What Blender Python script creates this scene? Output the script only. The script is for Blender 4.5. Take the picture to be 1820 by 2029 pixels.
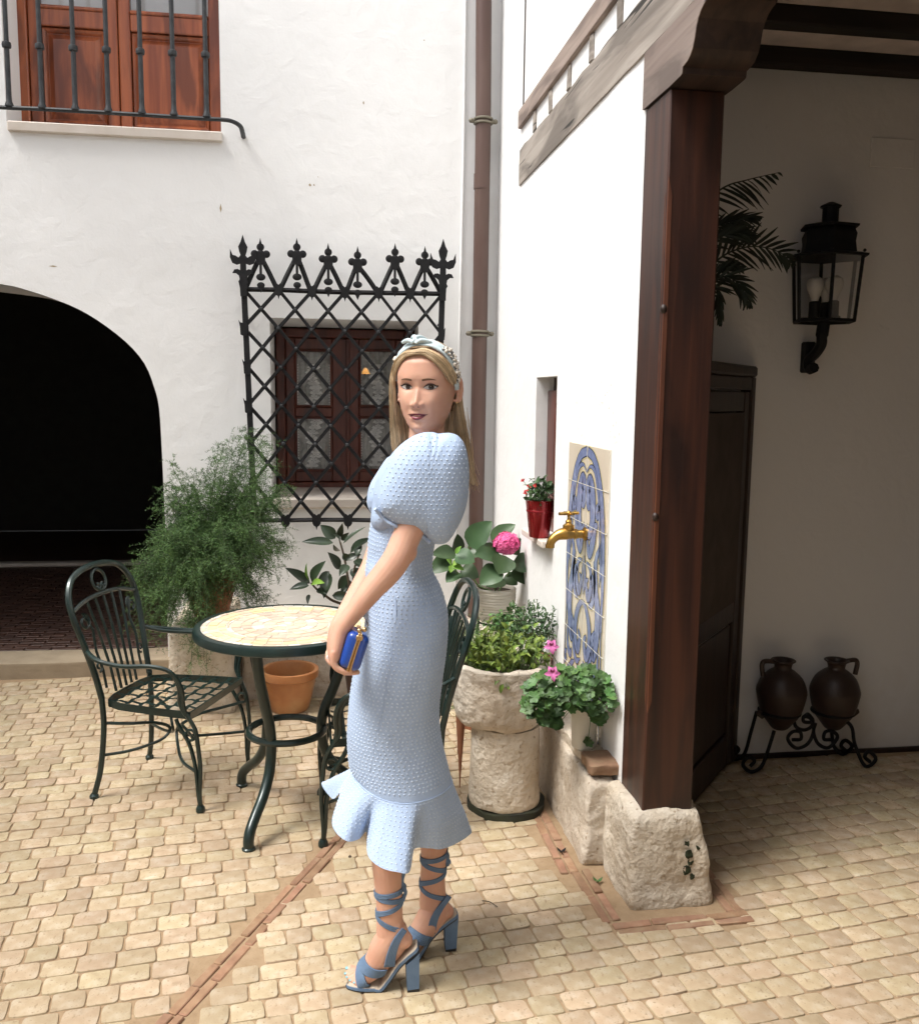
import bpy, bmesh, math, random
from math import sin, cos, pi, radians, sqrt, atan2, hypot
from mathutils import Vector, Matrix, noise
from mathutils.geometry import tessellate_polygon
import numpy as np

for o in list(bpy.data.objects):
    bpy.data.objects.remove(o, do_unlink=True)
SC = bpy.context.scene
COL = SC.collection
random.seed(7)

# ------------------------------------------------------------------ camera
FPX, CX, CY, CAMH = 1822.0, 910.0, 1014.5, 1.60
_d1 = Vector(((640-CX)/FPX, (779-CY)/FPX, 1)).normalized()
_vy = CY - ((640-CX)*(727-CX)+FPX*FPX)/(779-CY)
_dn = -Vector(((727-CX)/FPX, (_vy-CY)/FPX, 1)).normalized()
_dn = (_dn - _d1*_dn.dot(_d1)).normalized()
_dx = _d1.cross(_dn)
ROT = Matrix((_dx, _d1, _dn))            # survey of the place: camera axes to world axes
CAM = Vector((0, 0, CAMH))
cam = bpy.data.cameras.new('camera'); camo = bpy.data.objects.new('camera', cam); COL.objects.link(camo)
cam.sensor_fit = 'HORIZONTAL'; cam.sensor_width = 36; cam.lens = 36*FPX/1820; cam.clip_start = .05; cam.clip_end = 200
r = ROT.col[0]; u = -ROT.col[1]; b = -ROT.col[2]
camo.matrix_world = Matrix(((r[0],u[0],b[0],CAM[0]),(r[1],u[1],b[1],CAM[1]),(r[2],u[2],b[2],CAM[2]),(0,0,0,1)))
SC.camera = camo
SC.render.resolution_x = 918; SC.render.resolution_y = 1024

# ------------------------------------------------------------------ world, sun, exposure
w = bpy.data.worlds.new('World'); SC.world = w; w.use_nodes = True
nt = w.node_tree; bg = nt.nodes['Background']
sky = nt.nodes.new('ShaderNodeTexSky'); sky.sky_type = 'NISHITA'; sky.sun_disc = False
SUN_EL, SUN_AZ = radians(60), radians(252)
sky.sun_elevation = SUN_EL; sky.sun_rotation = SUN_AZ; sky.dust_density = 4; sky.air_density = 1.0
hs = nt.nodes.new('ShaderNodeHueSaturation'); hs.inputs['Saturation'].default_value = .36
nt.links.new(sky.outputs[0], hs.inputs['Color']); nt.links.new(hs.outputs[0], bg.inputs[0])
bg.inputs[1].default_value = .15
sl = bpy.data.lights.new('sun', 'SUN'); sl.energy = 1.75; sl.angle = radians(20); sl.color = (1, .97, .92)
so = bpy.data.objects.new('sun', sl); COL.objects.link(so)
sd = Vector((sin(SUN_AZ)*cos(SUN_EL), cos(SUN_AZ)*cos(SUN_EL), sin(SUN_EL)))
so.rotation_euler = sd.to_track_quat('Z', 'Y').to_euler(); so.location = (-2, 0, 8)
SC.view_settings.view_transform = 'Standard'; SC.view_settings.look = 'None'
SC.view_settings.gamma = 1; SC.view_settings.use_curve_mapping = False
SC.view_settings.exposure = 0.97

# ------------------------------------------------------------------ measuring helpers
def _ray(a, b): return ROT @ Vector(((a-CX)/FPX, (b-CY)/FPX, 1))
def _pl(a, b, ax, val):
    d = _ray(a, b); t = (val-CAM[ax])/d[ax]; return CAM + d*t
def PX(a, b, x): return _pl(a, b, 0, x)
def PY(a, b, y): return _pl(a, b, 1, y)
def PZ(a, b, z=0.0): return _pl(a, b, 2, z)

# ------------------------------------------------------------------ mesh helpers
def V(*a): return Vector(a)
def catmull(pts, n, closed=False):
    pts = [Vector(p) for p in pts]; m = len(pts); out = []
    segs = m if closed else m-1
    for i in range(segs):
        if closed: p0, p1, p2, p3 = pts[(i-1) % m], pts[i], pts[(i+1) % m], pts[(i+2) % m]
        else:
            p1, p2 = pts[i], pts[i+1]
            p0 = pts[i-1] if i > 0 else p1*2-p2
            p3 = pts[i+2] if i+2 < m else p2*2-p1
        for k in range(n):
            t = k/n
            out.append(.5*((2*p1)+(p2-p0)*t+(2*p0-5*p1+4*p2-p3)*t*t+(3*p1-p0-3*p2+p3)*t*t*t))
    if not closed: out.append(pts[-1].copy())
    return out
def lerpt(tab, x):
    if x <= tab[0][0]: return tab[0][1]
    for (a, va), (c, vc) in zip(tab, tab[1:]):
        if x <= c: return va+(vc-va)*(x-a)/(c-a)
    return tab[-1][1]
def smt(tab, x):
    if x <= tab[0][0]: return tab[0][1]
    for (a, va), (c, vc) in zip(tab, tab[1:]):
        if x <= c:
            t = (x-a)/(c-a); t = t*t*(3-2*t)*.5+t*.5; return va+(vc-va)*t
    return tab[-1][1]

class MB:
    def __init__(s): s.v = []; s.f = []
    def add(s, vs, fs):
        o = len(s.v); s.v += [Vector(p) for p in vs]; s.f += [tuple(i+o for i in f) for f in fs]; return s
    def box(s, a, c, M=None):
        x0, y0, z0 = a; x1, y1, z1 = c
        vs = [V(x, y, z) for z in (z0, z1) for x, y in ((x0, y0), (x1, y0), (x1, y1), (x0, y1))]
        if M: vs = [M @ p for p in vs]
        return s.add(vs, [(3,2,1,0),(4,5,6,7),(0,1,5,4),(1,2,6,5),(2,3,7,6),(3,0,4,7)])
    def cbox(s, a, c, bv=.004, M=None, seg=1):
        bm = bmesh.new(); bmesh.ops.create_cube(bm, size=1)
        for q in bm.verts: q.co = V(*[a[i]+(c[i]-a[i])*(q.co[i]+.5) for i in range(3)])
        bmesh.ops.bevel(bm, geom=bm.edges[:], offset=bv, segments=seg, affect='EDGES', profile=.6)
        bm.verts.index_update()
        vs = [(M @ q.co) if M else q.co.copy() for q in bm.verts]
        s.add(vs, [tuple(q.index for q in f.verts) for f in bm.faces]); bm.free(); return s
    def tube(s, pts, rad, n=8, closed=False, caps=True, flat=1.0, up=None):
        pts = [Vector(p) for p in pts]; m = len(pts)
        if not hasattr(rad, '__len__'): rad = [rad]*m
        T = []
        for i in range(m):
            if closed: t = pts[(i+1) % m]-pts[i-1]
            else: t = pts[min(i+1, m-1)]-pts[max(i-1, 0)]
            T.append(t.normalized() if t.length > 1e-9 else V(0, 0, 1))
        ref = Vector(up) if up else (V(0, 0, 1) if abs(T[0].z) < .9 else V(1, 0, 0))
        N = (ref-T[0]*ref.dot(T[0])).normalized(); vs = []; o = len(s.v)
        for i in range(m):
            if up: N = (Vector(up)-T[i]*Vector(up).dot(T[i])).normalized()
            else: N = (N-T[i]*N.dot(T[i])).normalized()
            B = T[i].cross(N)
            for k in range(n):
                a = 2*pi*k/n; vs.append(pts[i]+(N*cos(a)*flat+B*sin(a))*rad[i])
        fs = []
        for i in range(m if closed else m-1):
            j = (i+1) % m
            for k in range(n):
                l = (k+1) % n; fs.append((i*n+k, i*n+l, j*n+l, j*n+k))
        if caps and not closed:
            fs.append(tuple(range(n-1, -1, -1))); fs.append(tuple((m-1)*n+k for k in range(n)))
        return s.add(vs, fs)
    def bar(s, p, q, wd, th, nrm):
        p = Vector(p); q = Vector(q); d = (q-p).normalized(); nrm = Vector(nrm).normalized(); c = d.cross(nrm).normalized()
        vs = [e+c*(sx*wd/2)+nrm*(sy*th/2) for e in (p, q) for sx, sy in ((-1,-1),(1,-1),(1,1),(-1,1))]
        return s.add(vs, [(3,2,1,0),(4,5,6,7),(0,1,5,4),(1,2,6,5),(2,3,7,6),(3,0,4,7)])
    def loft(s, rings, cap0=False, cap1=False, closed=True):
        n = len(rings[0]); vs = [p for r_ in rings for p in r_]; fs = []
        for i in range(len(rings)-1):
            for k in range(n if closed else n-1):
                l = (k+1) % n; fs.append((i*n+k, i*n+l, (i+1)*n+l, (i+1)*n+k))
        if cap0: fs.append(tuple(range(n-1, -1, -1)))
        if cap1: fs.append(tuple((len(rings)-1)*n+k for k in range(n)))
        return s.add(vs, fs)
    def lathe(s, prof, n=32, c=(0, 0, 0), cap0=False, cap1=False, wob=0):
        c = Vector(c); rings = []
        for r_, z in prof:
            rings.append([c+V(r_*cos(2*pi*k/n), r_*sin(2*pi*k/n), z) for k in range(n)])
        return s.loft(rings, cap0, cap1)
    def ball(s, c, r_, n=10, m=6, sc=(1, 1, 1)):
        c = Vector(c); vs = [c+V(0, 0, -r_*sc[2])]; fs = []
        for i in range(1, m):
            a = -pi/2+pi*i/m
            for k in range(n): vs.append(c+V(r_*cos(a)*cos(2*pi*k/n)*sc[0], r_*cos(a)*sin(2*pi*k/n)*sc[1], r_*sin(a)*sc[2]))
        vs.append(c+V(0, 0, r_*sc[2])); L = len(vs)-1
        for k in range(n):
            l = (k+1) % n; fs.append((0, 1+l, 1+k)); fs.append((L, L-n+k, L-n+l))
            for i in range(m-2): fs.append((1+i*n+k, 1+i*n+l, 1+(i+1)*n+l, 1+(i+1)*n+k))
        return s.add(vs, fs)
    def poly(s, pts):            # flat polygon, tessellated
        pts = [Vector(p) for p in pts]; tr = tessellate_polygon([pts]); return s.add(pts, tr)
    def prism(s, pts, off):      # outline extruded by the vector off
        pts = [Vector(p) for p in pts]; off = Vector(off); n = len(pts)
        tr = [tuple(t) for t in tessellate_polygon([pts])]
        vs = pts+[p+off for p in pts]
        fs = tr+[tuple(i+n for i in reversed(t)) for t in tr]+[(i, (i+1) % n, (i+1) % n+n, i+n) for i in range(n)]
        return s.add(vs, fs)
    def build(s, name, mat, parent=None, kind=None, sharp=35, label=None, fix=True, origin=None):
        me = bpy.data.meshes.new(name)
        off = V(0, 0, 0)
        q = parent
        while q is not None: off = off+q.location; q = q.parent
        if origin is not None: off = off+Vector(origin)
        me.from_pydata([tuple(p-off) for p in s.v], [], s.f); me.validate()
        if fix:
            bm = bmesh.new(); bm.from_mesh(me); bmesh.ops.recalc_face_normals(bm, faces=bm.faces); bm.to_mesh(me); bm.free()
        if sharp is not None:
            me.shade_smooth()
            if sharp < 180: me.set_sharp_from_angle(angle=radians(sharp))
        o = bpy.data.objects.new(name, me); COL.objects.link(o)
        if origin is not None: o.location = Vector(origin)
        if mat is not None:
            for mm in (mat if isinstance(mat, (list, tuple)) else [mat]): me.materials.append(mm)
        if parent is not None: o.parent = parent
        if kind: o['kind'] = kind
        if label: o['label'] = label
        return o

def displace(vs, amp, sc, oct_=3, seed=0):
    out = []
    for p in vs:
        d = noise.fractal(p*sc+V(seed, seed*2, 0), 1.0, 2.0, oct_)
        d2 = noise.fractal(p*sc+V(seed+9, 5, 7), 1.0, 2.0, oct_)
        d3 = noise.fractal(p*sc+V(3, seed+19, 17), 1.0, 2.0, oct_)
        out.append(p+V(d, d2, d3)*amp)
    return out
def rockbox(mb, f, n=(10, 10, 10), amp=.006, sc=9, rnd=.02, seed=0):
    """f maps the unit cube to the stone; the faces are gridded, edges rounded, surface roughened"""
    bm = bmesh.new(); bmesh.ops.create_cube(bm, size=1)
    for q in bm.verts: q.co = q.co+V(.5, .5, .5)
    bmesh.ops.subdivide_edges(bm, edges=bm.edges[:], cuts=n[0], use_grid_fill=True)
    c = V(.5, .5, .5)
    vs = []
    for q in bm.verts:
        p = q.co-c; a = sorted([abs(p.x), abs(p.y), abs(p.z)])
        k = 1-rnd*max(0, (a[1]-.38)/.12)**2-rnd*max(0, (a[0]-.38)/.12)**2*.7
        vs.append(f(c+p*k))
    bm.verts.index_update(); vs = displace(vs, amp, sc, 4, seed)
    mb.add(vs, [tuple(q.index for q in fc.verts) for fc in bm.faces]); bm.free(); return mb

def tag(o, label, cat, group=None):
    o['label'] = label; o['category'] = cat
    if group: o['group'] = group
    return o
def thing(name, label, cat, loc=(0, 0, 0), group=None):
    o = bpy.data.objects.new(name, None); COL.objects.link(o); o.location = Vector(loc); o.empty_display_size = .1
    return tag(o, label, cat, group)
def copy_tree(o, parent=None):
    c = o.copy(); COL.objects.link(c)
    if parent: c.parent = parent
    for ch in list(o.children): copy_tree(ch, c)
    return c

# ------------------------------------------------------------------ materials
def _new(name):
    m = bpy.data.materials.new(name); m.use_nodes = True; nt = m.node_tree
    return m, nt, nt.nodes['Principled BSDF']
def N(nt, t, **kw):
    n = nt.nodes.new(t)
    for k, v in kw.items():
        if k in n.inputs: n.inputs[k].default_value = v
        else: setattr(n, k, v)
    return n
def c4(c): return (c[0], c[1], c[2], 1)
def ramp(nt, fac, stops):
    n = nt.nodes.new('ShaderNodeValToRGB'); cr = n.color_ramp
    while len(cr.elements) < len(stops): cr.elements.new(.5)
    for e, (p, c) in zip(cr.elements, stops): e.position = p; e.color = c4(c)
    nt.links.new(fac, n.inputs[0]); return n
def mix(nt, a, b_, fac, mode='MIX'):
    n = nt.nodes.new('ShaderNodeMix'); n.data_type = 'RGBA'; n.blend_type = mode
    for k, x in ((0, fac), (6, a), (7, b_)):
        if isinstance(x, (int, float)): n.inputs[k].default_value = x
        elif isinstance(x, (tuple, list)): n.inputs[k].default_value = c4(x)
        else: nt.links.new(x, n.inputs[k])
    return n.outputs[2]
def mat(name, c1, c2=None, rough=.6, scale=8, stretch=(1, 1, 1), bump=0., bscale=40, metal=0., rnd=0., c3=None, spec=.5,
        detail=6, pits=0, pitcol=None, coat=0., trans=0., sub=0., bdist=.004, pitscale=60, hue=0.):
    m, nt, b_ = _new(name); L = nt.links
    tc = N(nt, 'ShaderNodeTexCoord'); mp = N(nt, 'ShaderNodeMapping'); mp.inputs['Scale'].default_value = stretch
    L.new(tc.outputs['Object'], mp.inputs[0])
    n1 = N(nt, 'ShaderNodeTexNoise', Scale=scale, Detail=detail); L.new(mp.outputs[0], n1.inputs['Vector'])
    c2 = c2 or tuple(x*.75 for x in c1)
    st = [(.3, c2), (.7, c1)] if c3 is None else [(.25, c2), (.5, c1), (.75, c3)]
    col = ramp(nt, n1.outputs[0], st).outputs[0]
    if rnd or hue:
        oi = N(nt, 'ShaderNodeObjectInfo'); ge = N(nt, 'ShaderNodeNewGeometry')
        ad = N(nt, 'ShaderNodeMath', operation='ADD'); L.new(oi.outputs['Random'], ad.inputs[0]); L.new(ge.outputs['Random Per Island'], ad.inputs[1])
        fr = N(nt, 'ShaderNodeMath', operation='FRACT'); L.new(ad.outputs[0], fr.inputs[0])
        h = N(nt, 'ShaderNodeHueSaturation'); L.new(col, h.inputs['Color'])
        mr = N(nt, 'ShaderNodeMapRange'); mr.inputs[3].default_value = 1-rnd; mr.inputs[4].default_value = 1+rnd
        L.new(fr.outputs[0], mr.inputs[0]); L.new(mr.outputs[0], h.inputs['Value'])
        if hue:
            m7 = N(nt, 'ShaderNodeMath', operation='MULTIPLY'); m7.inputs[1].default_value = 7.31; L.new(fr.outputs[0], m7.inputs[0])
            f2 = N(nt, 'ShaderNodeMath', operation='FRACT'); L.new(m7.outputs[0], f2.inputs[0])
            mh = N(nt, 'ShaderNodeMapRange'); mh.inputs[3].default_value = .5-hue; mh.inputs[4].default_value = .5+hue
            L.new(f2.outputs[0], mh.inputs[0]); L.new(mh.outputs[0], h.inputs['Hue'])
        col = h.outputs[0]
    if pits:
        vo = N(nt, 'ShaderNodeTexNoise', Scale=pitscale, Detail=3); L.new(mp.outputs[0], vo.inputs['Vector'])
        rp = ramp(nt, vo.outputs[0], [(.62-.1*pits, (0, 0, 0)), (.72-.1*pits, (1, 1, 1))])
        col = mix(nt, col, pitcol or tuple(x*.3 for x in c1), rp.outputs[0])
    L.new(col, b_.inputs['Base Color'])
    b_.inputs['Roughness'].default_value = rough; b_.inputs['Metallic'].default_value = metal
    b_.inputs['Specular IOR Level'].default_value = spec; b_.inputs['Coat Weight'].default_value = coat
    b_.inputs['Transmission Weight'].default_value = trans
    if sub:
        b_.inputs['Subsurface Weight'].default_value = sub; b_.inputs['Subsurface Radius'].default_value = (.012, .004, .002); b_.inputs['Subsurface Scale'].default_value = 1
    if bump:
        n2 = N(nt, 'ShaderNodeTexNoise', Scale=bscale, Detail=8); L.new(mp.outputs[0], n2.inputs['Vector'])
        bp = N(nt, 'ShaderNodeBump', Strength=bump, Distance=bdist); L.new(n2.outputs[0], bp.inputs['Height']); L.new(bp.outputs[0], b_.inputs['Normal'])
    return m
def woodmat(name, c1, c2, rough=.45, grain=14, axis=2, bump=.3, coat=0., cracks=0.):
    m, nt, b_ = _new(name); L = nt.links
    tc = N(nt, 'ShaderNodeTexCoord'); mp = N(nt, 'ShaderNodeMapping')
    s = [grain*3, grain*3, grain*3]; s[axis] = grain*.14; mp.inputs['Scale'].default_value = s
    L.new(tc.outputs['Object'], mp.inputs[0])
    n0 = N(nt, 'ShaderNodeTexNoise', Scale=1.0, Detail=8, Distortion=.6); L.new(mp.outputs[0], n0.inputs['Vector'])
    mp2 = N(nt, 'ShaderNodeMapping'); s2 = [5, 5, 5]; s2[axis] = .9; mp2.inputs['Scale'].default_value = s2; L.new(tc.outputs['Object'], mp2.inputs[0])
    n3 = N(nt, 'ShaderNodeTexNoise', Scale=1.3, Detail=4, Distortion=1.2); L.new(mp2.outputs[0], n3.inputs['Vector'])
    a = ramp(nt, n0.outputs[0], [(.3, c2), (.62, c1)]).outputs[0]
    col = mix(nt, a, tuple(x*.55 for x in c2), ramp(nt, n3.outputs[0], [(.48, (0, 0, 0)), (.62, (.8, .8, .8))]).outputs[0])
    hsrc = n0.outputs[0]
    if cracks:
        mp3 = N(nt, 'ShaderNodeMapping'); s3 = [30, 30, 30]; s3[axis] = 1.3; mp3.inputs['Scale'].default_value = s3; L.new(tc.outputs['Object'], mp3.inputs[0])
        n4 = N(nt, 'ShaderNodeTexNoise', Scale=1.0, Detail=5, Distortion=1.0); L.new(mp3.outputs[0], n4.inputs['Vector'])
        cr = ramp(nt, n4.outputs[0], [(.355, (1, 1, 1)), (.385, (0, 0, 0))])
        col = mix(nt, col, tuple(x*.12 for x in c2), cr.outputs[0])
    L.new(col, b_.inputs['Base Color']); b_.inputs['Roughness'].default_value = rough; b_.inputs['Coat Weight'].default_value = coat
    b_.inputs['Coat Roughness'].default_value = .25
    bp = N(nt, 'ShaderNodeBump', Strength=bump, Distance=.003); L.new(hsrc, bp.inputs['Height']); L.new(bp.outputs[0], b_.inputs['Normal'])
    return m
def glassmat(name, tint=(1, 1, 1), refl=.12, rough=.02):
    m, nt, b_ = _new(name); L = nt.links; out = nt.nodes['Material Output']
    tr = N(nt, 'ShaderNodeBsdfTransparent'); tr.inputs[0].default_value = c4(tint)
    gl = N(nt, 'ShaderNodeBsdfGlossy'); gl.inputs['Roughness'].default_value = rough
    fr = N(nt, 'ShaderNodeFresnel'); fr.inputs[0].default_value = 1.5
    ms = N(nt, 'ShaderNodeMixShader'); L.new(fr.outputs[0], ms.inputs[0]); L.new(tr.outputs[0], ms.inputs[1]); L.new(gl.outputs[0], ms.inputs[2])
    L.new(ms.outputs[0], out.inputs[0]); return m

M = {}
def plaster(name, c, warm=None, big=.3):
    m, nt, b_ = _new(name); L = nt.links
    tc = N(nt, 'ShaderNodeTexCoord')
    n1 = N(nt, 'ShaderNodeTexNoise', Scale=2.2, Detail=5); L.new(tc.outputs['Object'], n1.inputs['Vector'])
    n2 = N(nt, 'ShaderNodeTexNoise', Scale=9, Detail=6, Distortion=.5); L.new(tc.outputs['Object'], n2.inputs['Vector'])
    n3 = N(nt, 'ShaderNodeTexNoise', Scale=90, Detail=6); L.new(tc.outputs['Object'], n3.inputs['Vector'])
    col = ramp(nt, n1.outputs[0], [(.35, tuple(x*.98 for x in c)), (.65, c)]).outputs[0]
    fl = ramp(nt, n2.outputs[0], [(.2, tuple(x*.93 for x in c)), (.27, (1, 1, 1))]).outputs[0]
    col = mix(nt, col, fl, .6, 'MULTIPLY')
    # splash-back grime near the ground
    sx = N(nt, 'ShaderNodeSeparateXYZ'); L.new(tc.outputs['Object'], sx.inputs[0])
    ad = N(nt, 'ShaderNodeMath', operation='MULTIPLY_ADD'); ad.inputs[1].default_value = .5; L.new(n2.outputs[0], ad.inputs[0]); L.new(sx.outputs[2], ad.inputs[2])
    gr = ramp(nt, ad.outputs[0], [(.25, (1, 1, 1)), (.62, (0, 0, 0))])
    col = mix(nt, col, (.52, .43, .32), mix(nt, (0, 0, 0), gr.outputs[0], .35))
    L.new(col, b_.inputs['Base Color']); b_.inputs['Roughness'].default_value = .85; b_.inputs['Specular IOR Level'].default_value = .25
    v = N(nt, 'ShaderNodeTexVoronoi', Scale=1.6); v.feature = 'F1'; L.new(tc.outputs['Object'], v.inputs['Vector'])
    b1 = N(nt, 'ShaderNodeBump', Strength=big, Distance=.03); L.new(n1.outputs[0], b1.inputs['Height'])
    b2 = N(nt, 'ShaderNodeBump', Strength=.35, Distance=.012); L.new(n2.outputs[0], b2.inputs['Height']); L.new(b1.outputs[0], b2.inputs['Normal'])
    b3 = N(nt, 'ShaderNodeBump', Strength=.25, Distance=.002); L.new(n3.outputs[0], b3.inputs['Height']); L.new(b2.outputs[0], b3.inputs['Normal'])
    L.new(b3.outputs[0], b_.inputs['Normal']); return m
M['plaster'] = plaster('white_plaster', (.80, .80, .79))
M['porchwall'] = plaster('porch_plaster', (.80, .79, .77))
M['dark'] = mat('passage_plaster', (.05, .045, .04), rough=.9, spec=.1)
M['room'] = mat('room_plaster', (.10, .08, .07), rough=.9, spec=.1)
M['mortar'] = mat('sandy_mortar', (.37, .27, .17), (.30, .21, .125), rough=.95, scale=25, bump=.6, bscale=140, spec=.15)
M['cobble'] = mat('tan_cobble', (.45, .355, .235), (.38, .285, .178), c3=(.52, .445, .335), rough=.72, scale=22, bump=.6, bscale=70, rnd=.15, hue=.012, pits=.25, pitcol=(.33, .245, .15), spec=.3, pitscale=90, bdist=.003)
M['brick'] = mat('terracotta_brick', (.30, .165, .098), (.21, .11, .065), c3=(.36, .24, .15), rough=.85, scale=20, bump=.6, bscale=60, rnd=.2, hue=.01)
M['flagstone'] = mat('threshold_stone', (.36, .29, .20), (.28, .22, .15), rough=.8, scale=9, bump=.4, bscale=40)
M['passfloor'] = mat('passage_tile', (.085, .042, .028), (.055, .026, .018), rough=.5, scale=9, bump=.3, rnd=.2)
M['limestone'] = mat('pitted_limestone', (.60, .53, .43), (.50, .42, .32), c3=(.68, .62, .53), rough=.9, scale=11, bump=1.0, bscale=45, pits=.12, pitcol=(.33, .26, .18), bdist=.012, spec=.2, pitscale=42)
M['travertine'] = mat('rough_travertine', (.60, .53, .44), (.46, .38, .29), c3=(.68, .62, .53), rough=.9, scale=7, bump=1.0, bscale=30, bdist=.014, pits=.15, pitcol=(.36, .28, .20), spec=.2, pitscale=70)
M['moss'] = mat('moss', (.03, .04, .014), (.012, .016, .006), rough=.95, scale=60, bump=1, bscale=100)
M['black_base'] = mat('damp_black_stone', (.02, .02, .016), (.04, .045, .02), rough=.9, scale=20)
M['post'] = woodmat('dark_stained_wood', (.055, .0165, .0075), (.020, .006, .0035), rough=.5, grain=10, axis=2, coat=.12)
M['corbel'] = woodmat('lit_grey_brown_wood', (.27, .215, .185), (.17, .125, .105), rough=.6, grain=8, axis=1, bump=.5, cracks=1)  # corbel wood made lighter for the side that catches the light
M['beam'] = woodmat('weathered_grey_beam', (.36, .32, .28), (.23, .195, .165), rough=.85, grain=9, axis=1, bump=.9, cracks=1)
M['plank'] = woodmat('brown_plank', (.33, .26, .22), (.24, .18, .15), rough=.8, grain=8, axis=1, bump=.5)
M['joist'] = woodmat('dark_joist', (.025, .016, .012), (.012, .008, .006), rough=.8, grain=8, axis=0)
M['ceiling'] = mat('porch_ceiling_plaster', (.80, .70, .66), rough=.9, bump=.2)
M['mahogany'] = woodmat('varnished_mahogany', (.34, .092, .03), (.19, .042, .014), rough=.35, grain=9, axis=2, coat=.25)
M['redwood'] = woodmat('red_brown_window_wood', (.125, .027, .013), (.07, .013, .007), rough=.4, grain=9, axis=2, coat=.2)
M['doorwood'] = woodmat('dark_door_wood', (.032, .015, .010), (.018, .009, .006), rough=.5, grain=9, axis=2)
M['marble'] = mat('pale_marble_sill', (.66, .60, .54), (.56, .49, .42), rough=.45, scale=6, bump=.15)
M['iron'] = mat('black_wrought_iron', (.008, .008, .009), (.014, .014, .015), rough=.6, spec=.2, scale=30, bump=.5, bscale=60, metal=.0, bdist=.002)
M['graphite'] = mat('grey_wrought_iron', (.04, .043, .046), (.02, .022, .024), rough=.5, spec=.3, scale=30, bump=.5, bscale=60, metal=.0, bdist=.002)
M['green_iron'] = mat('dark_green_metal', (.012, .030, .026), (.007, .017, .015), rough=.33, scale=12, metal=.25, coat=.3)
M['pipe'] = mat('brown_downpipe', (.105, .062, .05), (.08, .044, .036), c3=(.14, .092, .075), rough=.4, scale=6, stretch=(1, 1, .3), bump=.1, metal=.2)
M['clamp'] = mat('olive_clamp_metal', (.22, .20, .15), rough=.5, metal=.4)
M['terracotta'] = mat('glazed_terracotta', (.46, .20, .075), (.33, .11, .035), c3=(.54, .32, .15), rough=.3, scale=7, bump=.3, bscale=30, coat=.2)
M['clay'] = mat('terracotta_clay', (.36, .15, .08), (.27, .11, .055), rough=.8, scale=10, bump=.3)
M['darkclay'] = mat('dark_jar_clay', (.05, .028, .02), (.03, .017, .013), rough=.45, scale=6, bump=.3)
M['soil'] = mat('potting_soil', (.03, .02, .013), (.055, .035, .02), rough=1, scale=60, bump=1, bscale=120, bdist=.01)
M['whitepot'] = mat('white_plastic_pot', (.70, .68, .60), (.62, .60, .52), rough=.35, scale=5)
M['ribpot'] = mat('whitewashed_ceramic', (.68, .64, .56), (.52, .47, .38), rough=.6, scale=14, stretch=(1, 1, 6), bump=.4, bscale=20)
M['redpot'] = mat('metallic_red_pot', (.30, .006, .012), (.22, .004, .008), rough=.22, metal=.6, coat=.5)
M['brass'] = mat('brass', (.56, .34, .09), (.42, .24, .06), rough=.3, metal=1., scale=20)
M['glass'] = glassmat('window_glass')
M['dress'] = mat('light_blue_fabric', (.40, .505, .68), (.37, .47, .645), rough=.85, scale=30, bump=.35, bscale=500, bdist=.0015, spec=.2)
M['suede'] = mat('blue_grey_suede', (.145, .215, .32), (.115, .175, .27), rough=.9, scale=30, bump=.3, bscale=300, spec=.15)
M['insole'] = mat('cream_insole', (.62, .53, .42), rough=.6)
M['outsole'] = mat('black_outsole', (.02, .02, .02), rough=.6)
M['satin'] = mat('pale_blue_satin', (.52, .62, .64), (.47, .57, .60), rough=.4, scale=10)
M['skin'] = mat('skin', (.64, .38, .275), (.57, .31, .22), rough=.48, scale=14, sub=.25, bump=.08, bscale=200, spec=.4)
M['lip'] = mat('dark_rose_lipstick', (.19, .028, .042), rough=.35)
M['eyewhite'] = mat('eye_white', (.55, .50, .47), rough=.25)
M['iris'] = mat('dark_brown_iris', (.03, .015, .01), rough=.15)
M['lash'] = mat('dark_lashes', (.02, .012, .01), rough=.8)
M['lid'] = mat('shaded_eyelid', (.30, .15, .11), rough=.6)  # eyelid skin with the crease shadow put into its colour
M['brow'] = mat('light_brown_brow', (.20, .105, .06), rough=.8)
M['blush'] = mat('brow', (.5, .25, .18), rough=.6)
M['bluesatin'] = mat('cobalt_blue_satin', (.008, .065, .36), (.005, .04, .26), rough=.32, coat=.4, spec=.6)
M['gold'] = mat('pale_gold', (.72, .50, .25), rough=.28, metal=1.)
M['nail'] = mat('pale_nail_polish', (.72, .72, .72), rough=.2)
M['toenail'] = mat('pale_turquoise_nail_polish', (.25, .55, .62), rough=.2)
M['pearl'] = mat('cream_pearl', (.75, .68, .58), rough=.2, coat=.5)
M['steelbead'] = mat('dark_silver_bead', (.30, .29, .29), rough=.15, metal=1.)
def leafmat(name, c1, c2, rough=.45, rnd=.3, trans=.15, hue=.015):
    m = mat(name, c1, c2, rough=rough, scale=12, rnd=rnd, hue=hue, spec=.4)
    return m
M['fernleaf'] = leafmat('asparagus_fern_green', (.10, .19, .05), (.03, .065, .02), .6, .6)
M['rubberleaf'] = leafmat('dark_rubber_leaf', (.035, .055, .03), (.022, .034, .02), .28, .3)
M['hydleaf'] = leafmat('hydrangea_leaf', (.055, .105, .04), (.032, .066, .026), .42, .3)
M['youngleaf'] = leafmat('young_yellow_green_leaf', (.22, .40, .06), (.15, .30, .05), .45, .2)
M['celery'] = leafmat('yellow_green_leaf', (.17, .235, .035), (.09, .14, .02), .5, .35)
M['gerleaf'] = leafmat('geranium_leaf', (.075, .16, .04), (.045, .10, .026), .5, .35)
M['palmleaf'] = leafmat('palm_leaf', (.02, .03, .02), (.012, .02, .012), .5, .3)
M['fernstem'] = mat('fern_stem', (.06, .09, .035), rough=.8)
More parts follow.
